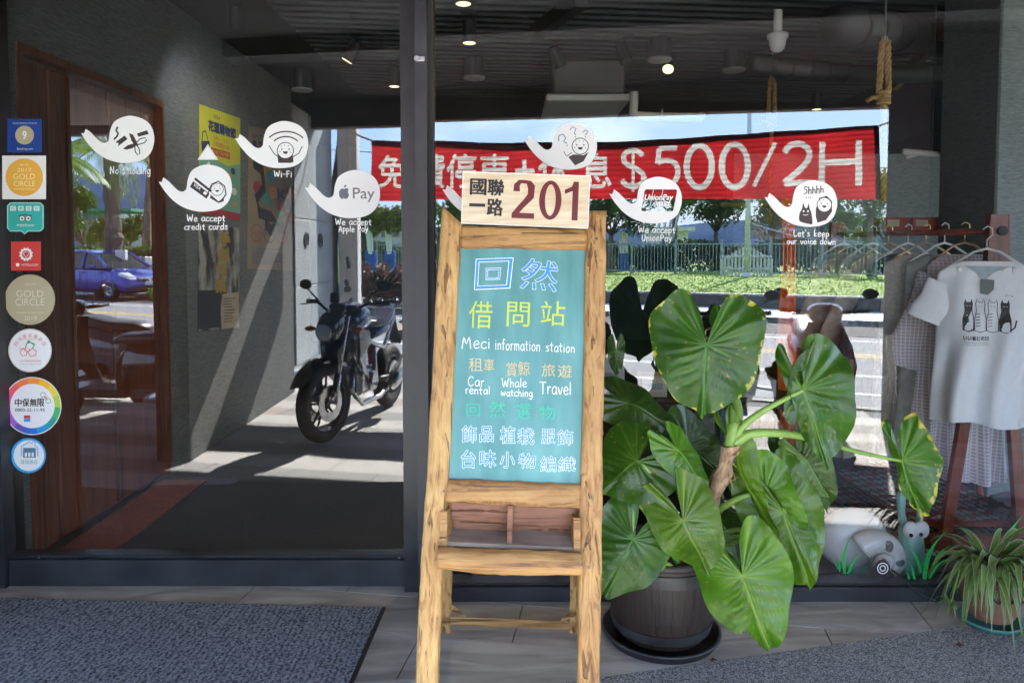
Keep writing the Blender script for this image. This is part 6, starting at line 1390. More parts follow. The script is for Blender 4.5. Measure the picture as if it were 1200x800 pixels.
a = mi(730, 316, 37); t = thing('information_post', 'blue and white upright post beside the dark tree trunk', 'post', (a.x,a.y,.3)); mb = MB(); mb.bbox((a.x-.2,a.y-.1,1.2),(a.x+.2,a.y+.1,2.3),.02); obj('panel', mb, K['roof_white'], t); mb = MB(); mb.bbox((a.x-.2,a.y-.1,.3),(a.x+.2,a.y+.1,1.199),.02); obj('base', mb, K['bin_blue'], t)
# metal fence along the lawn, posts and pickets
K['fence'] = flat('pale_blue_grey_fence', (.26,.34,.37), .5)
fn = thing('lawn_fence', 'long pale blue metal fence along the back of the mirrored lawn', 'fence', S(2, 36.5, .3)); QF = 36.5
cnt = 0; mb = MB(); mb.slab([S(-8,QF,1.62),S(24,QF,1.62),S(24,QF-.05,1.62),S(-8,QF-.05,1.62)],(0,0,.06)); obj('rail', mb, K['fence'], fn); mb = MB(); mb.slab([S(-8,QF,.42),S(24,QF,.42),S(24,QF-.05,.42),S(-8,QF-.05,.42)],(0,0,.05)); obj('rail', mb, K['fence'], fn)
pk = None; n_ = math.hypot(1, T_ST)
for i in range(210):
    p = S(-8+i*.152, QF, 0)
    if pk is None:
        mb = MB(); mb.box((p.x-.014, p.y-.01, .40), (p.x+.014, p.y+.016, 1.70)); pk = obj('picket', mb, K['fence'], fn); p0 = p; base = Vector(pk.location)
    else:
        o = pk.copy(); C.objects.link(o); o.parent = fn; o.location = base+(p-p0)
for i in range(17):
    p = S(-8+i*2, QF-.03, 0); mb = MB(); mb.bbox((p.x-.05,p.y-.05,.3),(p.x+.05,p.y+.05,1.85),.01); obj('post', mb, K['fence'], fn)
gt = thing('picket_gate', 'white gable-topped picket gate standing on the mirrored lawn', 'gate', mi(873, 325, 31)); K['picket_white'] = flat('white_picket_paint', (.62,.66,.64), .5)
for i in range(15):
    px = 844+i*4.2; ht = 303-16*(1-abs(i-7)/7); a, b = mi(px, 326, 31-.05*i), mi(px, ht, 31-.05*i); mb = MB(); mb.bbox((a.x-.045,a.y-.015,.3),(a.x+.045,a.y+.015,b.z),.01); obj('picket', mb, K['picket_white'], gt)
for zz in (.6, 1.1): a, b = mi(844, 300, 31), mi(903, 300, 30.3); mb = MB(); mb.slab([(a.x,a.y+.02,zz),(b.x,b.y+.02,zz),(b.x,b.y+.02,zz+.07),(a.x,a.y+.02,zz+.07)],(0,.03,0)); obj('rail', mb, K['picket_white'], gt)
a = mi(874, 326, 30); lp = thing('lamp_post', 'tall pale metal lamp post rising from the mirrored lawn behind the banner', 'lamp post', (a.x, a.y, .3)); mb = MB(); mb.tube([(a.x,a.y,.3),(a.x,a.y,mi(874,138,30).z+2)], [.12,.07], 12); obj('pole', mb, K['roof_white'], lp, smooth=True); mb = MB(); mb.lathe([(.2,.3),(.2,.36),(.12,.5)], (a.x,a.y,0), 14); obj('base', mb, K['roof_white'], lp)
mb = MB(); tz = mi(874,138,30).z+2; mb.tube([(a.x,a.y,tz),(a.x+.6,a.y,tz+.15)], .04, 8); mb.bbox((a.x+.5,a.y-.1,tz+.1),(a.x+1.0,a.y+.1,tz+.2),.02); obj('lamp_head', mb, K['roof_white'], lp)
st = thing('red_stair_rail', 'sloping red railing behind the fence, mirrored beside the lamp post', 'railing', mi(900, 290, 36)); K['rail_red'] = flat('faded_red_railing', (.5,.12,.08), .6)
mb = MB(); mb.tube([mi(880,262,37), mi(935,279,36), mi(1010,284,35)], .04, 6); mb.tube([mi(880,280,37), mi(935,292,36)], .03, 6); obj('handrail', mb, K['roof_white'], st)
for i in range(11): px = 884+i*5; mb = MB(); mb.tube([mi(px, 263+(px-880)*.31, 37), mi(px, 284+(px-880)*.2, 37)], .03, 5); obj('baluster', mb, K['rail_red'], st)

# ================================================================ inside the shop
pc = thing('pillar', 'grey brushed render pillar inside the shop behind the white T-shirt', 'pillar', (3.1, 4.6, 0)); mb = MB(); mb.bbox((2.80, 4.32, 0), (3.5, 4.9, 3.12), .01); obj('shaft', mb, K['concrete_in'], pc)
mb = MB(); mb.box((1.9, 6.4, 0), (3.9, 6.6, 2.3)); t = thing('partition', 'low grey partition wall behind the clothes rail', 'wall', (2.9, 6.5, 0)); obj('wall', mb, K['concrete_in'], t)
LAMPS = []
def spot(px, py, lit, label, col=(1,.82,.55), tilt=(.0,0), up=None, power=3):
    Y = 1.42*FPX/(290-py); p = at(px, py, Y); t = thing('ceiling_spotlight', label, 'spotlight', p, 'ceiling spotlights in the shop')
    d = Vector((tilt[0], tilt[1], -1)).normalized(); q = -d; mb = MB(); o = p
    k = [p+q*.16, p+q*.15, p+q*.02, p, p+d*.004]; mb.tube(k, [.02,.042,.048,.050,.050], 18); obj('housing', mb, K['rubber'], t, smooth=False)
    mb = MB(); top = Vector((p.x, p.y, 3.125)); mb.tube([p+q*.15, Vector((p.x, p.y, p.z+.2)) if p.z+.2 < 3.1 else p+q*.155, top], .008, 6); mb.bbox((p.x-.06, p.y-.02, 3.09), (p.x+.06, p.y+.02, 3.125), .004); obj('bracket', mb, K['rubber'], t)
    m = K['lamp_'+('on' if lit else 'off')]; mb = MB(); mb.tube([p+d*.0045, p+d*.007], [.044,.040], 18); obj('lens', mb, m, t)
    if lit:
        L_ = bpy.data.objects.new('lamp', bpy.data.lights.new('lamp', 'SPOT')); C.objects.link(L_); L_.parent = t; L_.location = d*.03; L_.rotation_euler = d.to_track_quat('-Z', 'Y').to_euler()
        L_.data.energy = power; L_.data.spot_size = R(120); L_.data.spot_blend = .8; L_.data.color = col; L_.data.shadow_soft_size = .04
K['lamp_on'] = flat('lit_lamp', (.9,.8,.6), .3, emit=((1,.82,.45), .16)); K['lamp_off'] = flat('dark_lens', (.05,.05,.05), .2)
spot(277, 29, True, 'small black ceiling spotlight glowing warm, above the wireless sticker', power=1.6, tilt=(-.35,1.0), col=(.95,.97,1))
spot(407, 71, True, 'faint tilted ceiling spotlight left of the black post', tilt=(-.6,0), power=2.5)
spot(462, 101, True, 'tiny lit ceiling spotlight close beside the black post', power=2.5)
spot(543, 4, True, 'lit ceiling spotlight at the very top, just right of the black post', power=3)
spot(550, 50, True, 'white-glowing ceiling spotlight on a long bracket above the placard', power=3)
spot(657, 78, False, 'unlit black ceiling spotlight in front of the air conditioner', tilt=(.5,.2))
spot(734, 72, False, 'unlit tilted black ceiling spotlight left of the yellow one', tilt=(.3,-.3))
spot(783, 81, True, 'yellow-glowing tilted ceiling spotlight right of the air conditioner', (1,.75,.3), (-.3,-.9), power=1)
spot(957, 128, True, 'small lit ceiling spotlight between the two hanging ropes', power=3.5)
K['pale_disc'] = mat('pale_grille', (.34,.34,.33), (.42,.42,.41), 60, rough=.6)
for px, py, lb in ((354,107,'pale flat ceiling speaker above the wireless sticker'),(556,93,'pale ceiling speaker in the dark above the placard'),(773,72,'pale ceiling speaker beside the yellow spotlight'),(860,84,'pale ceiling speaker above the figure 500'),(1147,101,'pale ceiling speaker near the right pillar')):
    Y = 1.45*FPX/(290-py); p = at(px, py, Y); t = thing('ceiling_speaker', lb, 'speaker', p, 'round ceiling speakers'); mb = MB(); mb.lathe([(.001,0),(.085,0),(.095,.01),(.09,.02)], p, 28); obj('grille', mb, K['pale_disc'], t); mb = MB(); mb.lathe([(.088,.021),(.085,3.12-p.z)], p, 20, caps=False); obj('can', mb, K['rubber'], t)
p = at(911, 58, 5.1); DK = .6; t = thing('dome_camera', 'white dome security camera under the ceiling, above the digit 2', 'camera', p); mb = MB(); mb.lathe([(a_*DK, b_*DK) for a_, b_ in [(.001,-.20),(.04,-.195),(.075,-.165),(.09,-.11),(.095,-.05),(.115,-.045),(.118,0),(.001,.0)]], p+Vector((0,0,.10)), 28); obj('dome', mb, K['plaster'], t, smooth=True); mb = MB(); mb.tube([p+Vector((0,0,.101)), Vector((p.x,p.y,3.12))], .03, 10); obj('bracket', mb, K['plaster'], t)
K['ac'] = mat('grey_air_conditioner', (.07,.072,.07), (.10,.102,.10), 3, rough=.5); a, b = at(648, 118, 6.2), at(733, 78, 6.2)
t = thing('air_conditioner', 'grey ceiling air conditioner with pale lower edge, right of the post', 'air conditioner', a); mb = MB(); mb.bbox((a.x, 6.2, a.z+.05), (b.x, 7.2, 3.05), .02); obj('casing', mb, K['ac'], t); mb = MB(); mb.bbox((a.x-.06, 6.14, a.z-.01), (b.x+.04, 7.2, a.z+.045), .015); obj('lower_edge', mb, K['plaster'], t)
t = thing('white_pipe', 'white wrapped pipe bending below the ceiling, right of the air conditioner', 'pipe', at(742, 128, 6)); mb = MB(); mb.tube([at(743,108,6),at(743,122,6),at(742,132,6),at(747,136,6),at(775,137,6.05),at(822,138,6.1),at(824,134,6.1)], [.035]*7, 12); obj('pipe', mb, K['plaster'], t, smooth=True); mb = MB(); mb.tube([at(776,128,6.0), at(776,142,6.0)], .012, 6); obj('clamp', mb, K['chrome'], t)
# ducts and cable trays in the dark
K['duct'] = mat('charcoal_duct', (.022,.023,.025), (.036,.038,.04), 3, rough=.5)
for k, (pts, r, lb) in enumerate((([at(980,30,4.6),at(1080,42,5.2),at(1165,60,5.6)],.12,'fat dark round duct near the ceiling at upper right'),([at(880,75,5.4),at(1000,88,5.6),at(1150,85,5.8)],.07,'dark conduit running along the ceiling above the clothes rail'),([at(520,60,6.5),at(640,58,6.5),at(780,66,6.5)],.10,'dark round duct running above the air conditioner'))):
    t = thing('ceiling_duct', lb, 'duct', pts[0]); mb = MB(); mb.tube(pts, r, 16); obj('duct', mb, K['duct'], t, smooth=True)
    mb = MB()
    for i in range(1, 6): q = pts[0].lerp(pts[1], i/5.5); d = (pts[1]-pts[0]).normalized(); mb.tube([q-d*.012, q+d*.012], r*1.06, 16)
    obj('joint_ring', mb, K['duct'], t)
t = thing('ceiling_joist', 'grey steel joist crossing the ceiling ribs, right of the post', 'beam', at(660, 15, 4.6)); a, b = at(627, 42, 5.1), at(682, 2, 4.3); mb = MB(); mb.hexa([a+Vector((-.04,0,-.03)),a+Vector((.04,0,-.03)),b+Vector((.04,0,-.03)),b+Vector((-.04,0,-.03))],[a+Vector((-.04,0,.06)),a+Vector((.04,0,.06)),b+Vector((.04,0,.06)),b+Vector((-.04,0,.06))]); obj('flange', mb, K['deck'], t)
K['batten'] = wood_mat('warm_batten', (.36,.24,.11), (.26,.16,.07), (.14,.08,.03), 'y', 1, .6, .2); t = thing('wooden_batten', 'warm brown wooden batten slanting under the ceiling, upper right', 'beam', at(1080, 70, 5.6)); a, b = at(1108, 38, 4.9), at(1046, 106, 6.9); mb = MB(); mb.hexa([a,a+Vector((.05,0,0)),b+Vector((.05,0,0)),b],[a+Vector((0,0,.10)),a+Vector((.05,0,.10)),b+Vector((.05,0,.10)),b+Vector((0,0,.10))]); obj('batten', mb, K['batten'], t)
# ropes with knots
K['manila'] = mat('manila_rope', (.26,.15,.05), (.44,.28,.11), 40, rough=.9, bump=.4)
def rope(px, y0, y1, Y, label, r=.014):
    a, b = at(px, y0, Y), at(px-2, y1, Y); t = thing('hanging_rope', label, 'rope', a, 'thick ropes hanging from the ceiling')
    def twist(p, q, nm, rr=r, turns=60):
        L_ = (q-p).length; n = int(L_/.008)+2
        for s_ in range(3):
            mb = MB(); d = (q-p).normalized(); u = d.orthogonal().normalized(); v = d.cross(u)
            mb.tube([p.lerp(q, i/(n-1))+(u*math.cos(i*.42+s_*2.094)+v*math.sin(i*.42+s_*2.094))*rr*.55 for i in range(n)], rr*.62, 6); obj(nm, mb, K['manila'], t, smooth=True)
    kz = a.lerp(b, .0)+Vector((0,0,-.36)) if 0 else a+Vector((0,0,-.30))
    for dx in (-.028, .028): twist(a+Vector((dx*.6,0,0)), kz+Vector((dx,0,0)), 'loop_strand')
    mb = MB()
    for i in range(4): mb.torus(kz+Vector((0,0,-.02*i)), .030, .012, 'z', 20, 6)
    mb.tube([kz+Vector((0,0,-.02)), kz+Vector((-.07,-.01,-.03)), kz+Vector((-.10,0,-.05))], .013, 8); obj('knot', mb, K['manila'], t, smooth=True)
    twist(kz, b, 'strand'); mb = MB(); mb.tube([a, Vector((a.x, a.y, 3.125))], .006, 6); mb.torus(a+Vector((0,0,.01)), .016, .004, 'y', 16, 6); obj('hook', mb, K['steel'], t)
rope(1037, 48, 236, 4.4, 'thick knotted manila rope hanging over the right end of the banner', .017)
rope(905, 93, 262, 5.9, 'thinner knotted manila rope hanging in front of the slash', .015)
a, b = at(845, 240, 5.9), at(925, 240, 5.9); t = thing('hanging_bar', 'wooden bar slung below the thinner rope', 'bar', (a+b)/2); mb = MB(); mb.tube([a, b], .02, 8); obj('bar', mb, K['batten'], t, smooth=True)

# ---- garments
def fabric(name, c1, c2=None, sc_=30, check=None, trans=.12):
    if not check: return mat(name, c1, c2, sc_, rough=.85, bump=.15, bscale=300, trans=trans)
    m, N, L, B = nodes(name); t = N.new('ShaderNodeTexCoord'); br = N.new('ShaderNodeTexBrick'); br.offset = 0; br.inputs['Scale'].default_value = check
    br.inputs['Color1'].default_value = rgb(c1); br.inputs['Color2'].default_value = rgb([x*.93 for x in c1]); br.inputs['Mortar'].default_value = rgb(c2); br.inputs['Mortar Size'].default_value = .035; br.inputs['Brick Width'].default_value = .25; br.inputs['Row Height'].default_value = .25
    s_ = N.new('ShaderNodeSeparateXYZ'); cb = N.new('ShaderNodeCombineXYZ'); L.new(t.outputs['Object'], s_.inputs[0]); L.new(s_.outputs['X'], cb.inputs[0]); L.new(s_.outputs['Z'], cb.inputs[1]); L.new(cb.outputs[0], br.inputs['Vector']); L.new(br.outputs[0], B.inputs['Base Color']); B.inputs['Roughness'].default_value = .9; return m
FAB = {'white': fabric('white_cotton', (.88,.89,.91), (.92,.93,.94), trans=.05), 'check': fabric('lilac_check_cotton', (.46,.38,.41), (.70,.65,.66), check=14), 'charcoal': fabric('charcoal_wool', (.035,.038,.043), (.06,.062,.067)),
 'sage': fabric('grey_green_linen', (.22,.24,.20), (.30,.32,.27)), 'sand': fabric('sand_linen', (.50,.41,.30), (.60,.51,.40)), 'grey': fabric('grey_linen', (.26,.25,.23), (.34,.33,.30)), 'lace': fabric('cream_lace', (.62,.57,.48), (.78,.74,.66), 60, trans=.35),
 'denim': fabric('washed_denim', (.06,.09,.13), (.32,.38,.44), 9), 'brown': fabric('walnut_cloth', (.11,.075,.05), (.17,.12,.085)), 'orange': fabric('vivid_orange_cloth', (.95,.16,.012), (.98,.22,.02), 5, trans=.3), 'black': fabric('black_cotton', (.012,.013,.016), (.022,.023,.027)), 'pink': fabric('dusty_pink_cloth', (.36,.24,.24), (.46,.33,.32)), 'blue': fabric('pale_blue_cloth', (.42,.52,.58), (.5,.6,.66)), 'rust': fabric('rust_cloth', (.22,.06,.03), (.30,.09,.045))}
def garment(loc, rz, fab, label, L_=1.0, sw=.24, hem=.26, th=.05, sleeve=.5, name='hanging_garment', folds=5, seed=0, hanger='white', neckw=.09, cat='garment', sang=.30, group='garments on the wooden clothes rail', waist=1.0):
    """loc = hook point; local x along shoulders, y thickness"""
    t = thing(name, label, cat, loc, group); c, s_ = math.cos(R(rz)), math.sin(R(rz)); rr = random.Random(seed)
    def W(x, y, z): return Vector((loc[0]+x*c-y*s_, loc[1]+x*s_+y*c, loc[2]+z))
    z0 = -.14; ph = rr.uniform(0, 6)
    def body(u, v):
        a = u*2*math.pi; k = v
        if k < .10: q = k/.10; hw = neckw+(sw-neckw)*q**.8; z = z0-.055*q**1.2; tt = .022+.012*q
        else: q = (k-.10)/.90; hw = sw+(hem-sw)*q+ (waist-1)*.2*math.sin(q*3.14); z = z0-.055-(L_-.05)*q; tt = .034+(th-.034)*min(1, q*2.2)
        e = math.copysign(abs(math.cos(a))**.75, math.cos(a)); f = 1+.09*max(0, k-.1)*math.sin(a*folds*2+ph)
        fy = .45*th*max(0, k-.08)*math.sin(e*folds*2.6+ph+k*1.5)+.010*math.sin(e*9+k*11+ph)*min(1,k*4)
        return W(hw*e*f+.012*k*math.sin(k*4+ph), tt*math.sin(a)+fy, z+.012*k*math.sin(a*3+ph))
    mb = MB(); mb.grid(body, 72, 44); obj('body', mb, FAB[fab], t, smooth=True)
    if sleeve:
        for sd in (-1, 1):
            def slv(u, v, sd=sd):
                a = u*2*math.pi; r1 = .085+.012*v; ln = sleeve*v; ax_ = (math.sin(sang)*sd, -math.cos(sang)); cx = sd*(sw-.045)+ax_[0]*ln; cz = z0-.11+ax_[1]*ln
                w_ = r1*math.cos(a)*(1+.05*math.sin(v*9+ph)); return W(cx+w_*math.cos(sang), .030*math.sin(a)*(1+.4*v)+.012*math.sin(v*7+ph), cz+w_*math.sin(sang)*sd*.9+.05*(1-v)*math.cos(a)*-sd*0)
            mb = MB(); mb.grid(slv, 24, 16); obj('sleeve', mb, FAB[fab], t, smooth=True)
    hm = {'white': K['plaster'], 'wire': K['brass']}[hanger]; mb = MB(); mb.tube([W(-sw+.02,0,z0-.045), W(-.05,0,z0+.045), W(0,0,z0+.06), W(.05,0,z0+.045), W(sw-.02,0,z0-.045)], .0065, 8); mb.tube([W(0,0,z0+.06),W(0,0,z0+.10),W(.022,0,z0+.125),W(.02,0,z0+.155),W(0,0,z0+.165),W(-.018,0,z0+.15)], .0035, 6)
    obj('hanger', mb, hm, t, smooth=True); t['_w'] = 1; del t['_w']; return t, W
K['brass'] = flat('pale_brass_wire', (.55,.42,.22), .3, metal=.8)
zr = 1.585
items = [(4.62,2.195,'white','grey',1.05,0,'wire'),(4.50,2.205,'sand','x',0,0,''),]
rail_items = [(4.66,'blue','pale blue garment farthest along the rail',.85),(4.54,'sand','beige linen garment second from the far end, half lost in reflections',.95),(4.42,'lace','cream lace-trimmed garment in the rail row',1.0),(4.30,'sand','sand-coloured long garment on a thin wire hanger, mid-rail',1.18),
 (4.16,'charcoal','charcoal wool garment hanging mid-rail',.85),(4.04,'lace','cream sleeveless garment mid-rail in front of the charcoal one',1.12),(3.92,'sage','soft grey-green garment just behind the checked one',1.0),(3.80,'check','lilac checked dress, second nearest on the rail',1.15)]
for i, (y, f, lb, L_) in enumerate(rail_items):
    x = 2.08+(4.66-y)*.27; garment((x, y, zr+.02), [4,-5,7,-3,6,-6,3,-14][i], f, lb, L_, sw=.21 if f != 'check' else .17, hem=.27 if f != 'check' else .22, th=.07, sleeve=.5 if f in ('check','charcoal','grey','sand') else 0, seed=i, hanger='wire' if i % 2 else 'white', folds=5+i % 3)
ts, W = garment((2.235, 3.50, 1.575), -26, 'white', 'white short-sleeved T-shirt with four cartoon cats, nearest on the rail', .76, sw=.20, hem=.19, th=.10, sleeve=.20, seed=21, name='t_shirt', folds=3, neckw=.10, cat='T-shirt', sang=.42)
# neckline: open collar ring, inside fabric, price tag
mb = MB(); mb.tube([W(.11*math.cos(a), -.030-.008*math.sin(a), -.165+.085*math.sin(a)) for a in [math.pi+i*math.pi/20 for i in range(21)]], .010, 8, sq=.5); obj('collar', mb, FAB['white'], ts, smooth=True)
mb = MB(); mb.grid(lambda u, v: W((u-.5)*.2*(1-.25*v), -.0335-.001*v, -.162-.075*v*math.sin(math.pi*min(1,max(0,u)))), 16, 6); obj('neck_opening', mb, FAB['blue'], ts)
mb = MB(); mb.hexa([W(-.025,-.052,-.22),W(.028,-.052,-.225),W(.028,-.052,-.30),W(-.025,-.052,-.29)],[W(-.025,-.050,-.22),W(.028,-.050,-.225),W(.028,-.050,-.30),W(-.025,-.050,-.29)]); obj('price_tag', mb, mat('grey_green_card', (.14,.17,.16)), ts)
bodyo = ts.children[0]
def TSP(u, v, lift=0): return None
# print on the chest: cats drawn from flat shapes just in front of the cloth
from mathutils.bvhtree import BVHTree
me_ = bodyo.data; bv = BVHTree.FromPolygons([v.co+Vector(ts.location) for v in me_.vertices], [tuple(p.vertices) for p in me_.polygons])
fdir = Vector((math.sin(R(-26)), -math.cos(R(-26)), 0))
def TS(x, z, lift=0):
    x *= .84; o = W(x, 0, z)+fdir*.5; h = bv.ray_cast(o, -fdir); p = h[0] if h[0] else W(x, -.08, z); return p+fdir*(.0022+lift)
def TSd(x, y, l=0): return TS(x, y, l)
KI = K['ink']
for k, (cx, blk) in enumerate(((-.085,1),(-.028,0),(.030,0),(.088,1))):
    o = [(cx-.028,-.46),(cx-.030,-.41),(cx-.020,-.37),(cx-.024,-.335),(cx-.016,-.315),(cx-.010,-.33),(cx+.008,-.33),(cx+.014,-.315),(cx+.020,-.335),(cx+.018,-.37),(cx+.027,-.41),(cx+.026,-.46),(cx,-.468)]
    if blk: shape_on(TSd, [o], KI, ts, .0002, 'print')
    else:
        stroke_on(TSd, [o+[o[0]]], .0035, KI, ts, name='print')
        for i in range(5): stroke_on(TSd, [[(cx-.022,-.385-.014*i),(cx-.004,-.382-.014*i)]], .004, KI, ts, name='print')
    if k == 0: shape_on(TSd, [[(cx+.004,-.455),(cx+.0,-.40),(cx+.014,-.37),(cx+.022,-.41),(cx+.020,-.455)]], FAB['white'], ts, .0008, 'print')
    for e in (-.008, .006): shape_on(TSd, [circ(cx+e, -.348, .0022, 8)], K['white'] if blk else KI, ts, .001, 'print')
stroke_on(TSd, [[(.108,-.455),(.13,-.44),(.138,-.41)]], .007, KI, ts, name='print')
def TSt(x, y, l=0): return TS(x, -y, l)
for i, ch in enumerate('いい猫との日'): text_on(TSt, ch, (-.11+i*.021,.487,-.094+i*.021,.505), KI, ts, .0003, bold=.0006)
text_on(TSt, 'When there is a cat on', (-.11,.513,.01,.5195), KI, ts, .0003); text_on(TSt, 'a quiet day at home', (-.11,.524,.01,.5305), KI, ts, .0003)
text_on(TSt, 'ゲーム', (.085,.290,.125,.304), KI, ts, .0003)
# wooden A-frame clothes rail
K['cherry'] = wood_mat('red_cherry_wood', (.26,.055,.028), (.18,.034,.018), (.09,.018,.01), 'z', .7, .28, .1)
rk = thing('clothes_rail', 'red-brown wooden A-frame clothes rail by the right end of the window', 'clothes rail', (2.34, 4.1, 0))
for ya in (3.62, 4.75):
    xc = 2.10+(4.66-ya)*.25; off = Vector((xc, ya, 0))
    mb = MB(); mb.hexa([(xc-.045,ya-.02,1.66),(xc+.045,ya-.02,1.66),(xc+.055,ya-.02,1.42),(xc-.055,ya-.02,1.42)],[(xc-.045,ya+.02,1.66),(xc+.045,ya+.02,1.66),(xc+.055,ya+.02,1.42),(xc-.055,ya+.02,1.42)]); obj('head_block', mb, K['cherry'], rk)
    for sd, xb in ((-1, -.21), (1, .17)):
        mb = MB(); mb.hexa([(xc+sd*.03-.025,ya-.017,1.43),(xc+sd*.03+.025,ya-.017,1.43),(xc+xb+.027,ya-.017,.06),(xc+xb-.027,ya-.017,.06)],[(xc+sd*.03-.025,ya+.017,1.43),(xc+sd*.03+.025,ya+.017,1.43),(xc+xb+.027,ya+.017,.06),(xc+xb-.027,ya+.017,.06)]); obj('leg', mb, K['cherry'], rk)
    mb = MB(); mb.bbox((xc-.30, ya-.035, .0), (xc+.40, ya+.035, .075), .006); obj('foot', mb, K['cherry'], rk)
mb = MB(); mb.tube([(2.37,3.60,zr-.005),(2.06,4.80,zr-.005)], .017, 12); obj('rail', mb, K['cherry'], rk, smooth=True)
mb = MB(); mb.tube([(2.37,3.597,zr-.005),(2.37,3.590,zr-.005)], .024, 14); obj('bolt', mb, K['rubber'], rk)
mb = MB(); mb.bbox((1.99,3.66,.10),(2.62,4.72,.125),.004); obj('lower_shelf', mb, K['cherry'], rk)
# rug and things under the rail
m, N, L, B = nodes('woven_rug'); K['rug'] = m; t_ = N.new('ShaderNodeTexCoord'); v = N.new('ShaderNodeTexChecker'); v.inputs['Scale'].default_value = 14; v.inputs[1].default_value = (.30,.28,.25,1); v.inputs[2].default_value = (.05,.045,.05,1); w2 = N.new('ShaderNodeTexNoise'); w2.inputs['Scale'].default_value = 20; mp2 = N.new('ShaderNodeMapping'); mp2.inputs['Rotation'].default_value = (0,0,R(38)); mp2.inputs['Scale'].default_value = (2.2,1.1,1)
m3 = N.new('ShaderNodeMix'); m3.data_type = 'RGBA'; m3.inputs[7].default_value = (.22,.03,.03,1); r_ = N.new('ShaderNodeValToRGB'); r_.color_ramp.elements[0].position = .52; r_.color_ramp.elements[1].position = .56
L.new(t_.outputs['Object'], mp2.inputs[0]); L.new(mp2.outputs[0], v.inputs[0]); L.new(t_.outputs['Object'], w2.inputs[0]); L.new(w2.outputs[0], r_.inputs[0]); L.new(r_.outputs[0], m3.inputs[0]); L.new(v.outputs[0], m3.inputs[6]); L.new(m3.outputs[2], B.inputs['Base Color']); B.inputs['Roughness'].default_value = .95
mb = MB(); mb.grid(lambda u, v: Vector((1.45+1.5*u+.35*v, 3.50+1.2*v, .135 if u > .34 else .010))+Vector((0,0,.002*noise.noise((u*20,v*20,0)))) if 0 else Vector((1.35+1.7*u+.2*v, 3.52+1.25*v, .012+.003*noise.noise((u*12,v*12,0)))), 40, 30); rg = thing('patterned_rug', 'grey and red patterned woven rug under the clothes rail', 'rug', (2.2,4.1,0)); obj('weave', mb, K['rug'], rg, smooth=True)
mb = MB(); mb.grid(lambda u, v: Vector((2.0+.61*u, 3.67+1.03*v, .128+.002*noise.noise((u*12,v*12,0)))), 20, 20); r2 = thing('rug_runner', 'small patterned mat lying on the shelf of the clothes rail', 'rug', (2.3,4.1,.126)); obj('weave', mb, K['rug'], r2, smooth=True)
K['porcelain'] = mat('white_blue_spotted_cloth', (.50,.60,.66), (.58,.68,.72), 6, rough=.5); stl = thing('round_stool', 'pale blue-white oval stool on dark legs behind the clothes rail', 'stool', (2.62, 4.5, 0))
mb = MB(); mb.lathe([(.001,.50),(.19,.505),(.225,.52),(.235,.545),(.225,.575),(.18,.595),(.001,.60)], (2.62,4.5,0), 36); obj('seat', mb, K['porcelain'], stl, smooth=True)
for sx, sy in ((-1,-1),(1,-1),(1,1),(-1,1)): mb = MB(); mb.tube([(2.62+sx*.13,4.5+sy*.13,.5),(2.62+sx*.16,4.5+sy*.16,.005)], .022, 8); obj('leg', mb, K['cherry'], stl)
rr = random.Random(3)
for i in range(16): a = rr.uniform(0,6.28); q = rr.uniform(.04,.2); mb = MB(); mb.lathe([(.001,0),(.014,0),(.012,.001)], (2.62+q*math.cos(a), 4.5+q*math.sin(a), .597), 10); obj('blue_dot', mb, K['sky_s'], stl)
bk = thing('wicker_basket', 'small dark basket with white cloth on the right of the rail foot', 'basket', (2.62, 3.75, .0)); K['wicker'] = mat('dark_wicker', (.03,.025,.02), (.16,.13,.09), 60, rough=.8, bump=.8)
mb = MB(); mb.lathe([(.10,.01),(.14,.10),(.15,.19),(.14,.19),(.13,.10),(.09,.02)], (2.62,3.75,0), 24); obj('bowl', mb, K['wicker'], bk); cl = MB(); cl.grid(lambda u, v: Vector((2.50+.26*u, 3.63+.22*v, .20+.05*math.sin(u*3.1)*math.sin(v*3.1)+.02*noise.noise((u*6,v*6,1)))), 14, 12); tag(obj('folded_cloth', cl, K['plaster'], base=(2.62,3.75,.2), smooth=True), 'crumpled white cloth lying in the dark basket', 'cloth')
# shelf hung on cables at the right, with boxes and dishes
sf = thing('hanging_shelf', 'dark wooden shelf hung on thin cables above the clothes rail', 'shelf', at(1125, 238, 4.6)); a, b = at(1083, 238, 5.4), at(1165, 238, 4.2)
mb = MB(); mb.slab([(a.x,4.9,a.z),(b.x+.3,4.25,a.z),(b.x+.3,4.55,a.z),(a.x,5.2,a.z)][::-1],(0,0,.03)); obj('board', mb, K['cherry'], sf)
for q in (.1,.45,.85): mb = MB(); x = a.x+(b.x+.3-a.x)*q; y = 5.05-.65*q; mb.tube([(x,y,a.z+.03),(x,y,3.12)], .004, 5); obj('cable', mb, K['steel'], sf)
for k, q in enumerate((.62,.74)): x = a.x+(b.x+.3-a.x)*q; y = 5.05-.65*q; t = thing('small_dish', ['white dish on the hanging shelf, left of a pair','white dish on the hanging shelf, right of a pair'][k], 'dish', (x,y,a.z+.03)); mb = MB(); mb.lathe([(.03,.0),(.055,.05),(.05,.05),(.027,.006)], (x,y,a.z+.031), 18); obj('bowl', mb, K['plaster'], t, smooth=True)
K['red_box'] = flat('red_card', (.42,.06,.035), .5); s2_ = thing('display_ledge', 'dark ledge behind the rail carrying red boxes', 'shelf', (2.9,5.0,1.60)); mb = MB(); mb.box((2.45,4.95,1.58),(3.4,5.2,1.61)); obj('board', mb, K['cherry'], s2_)
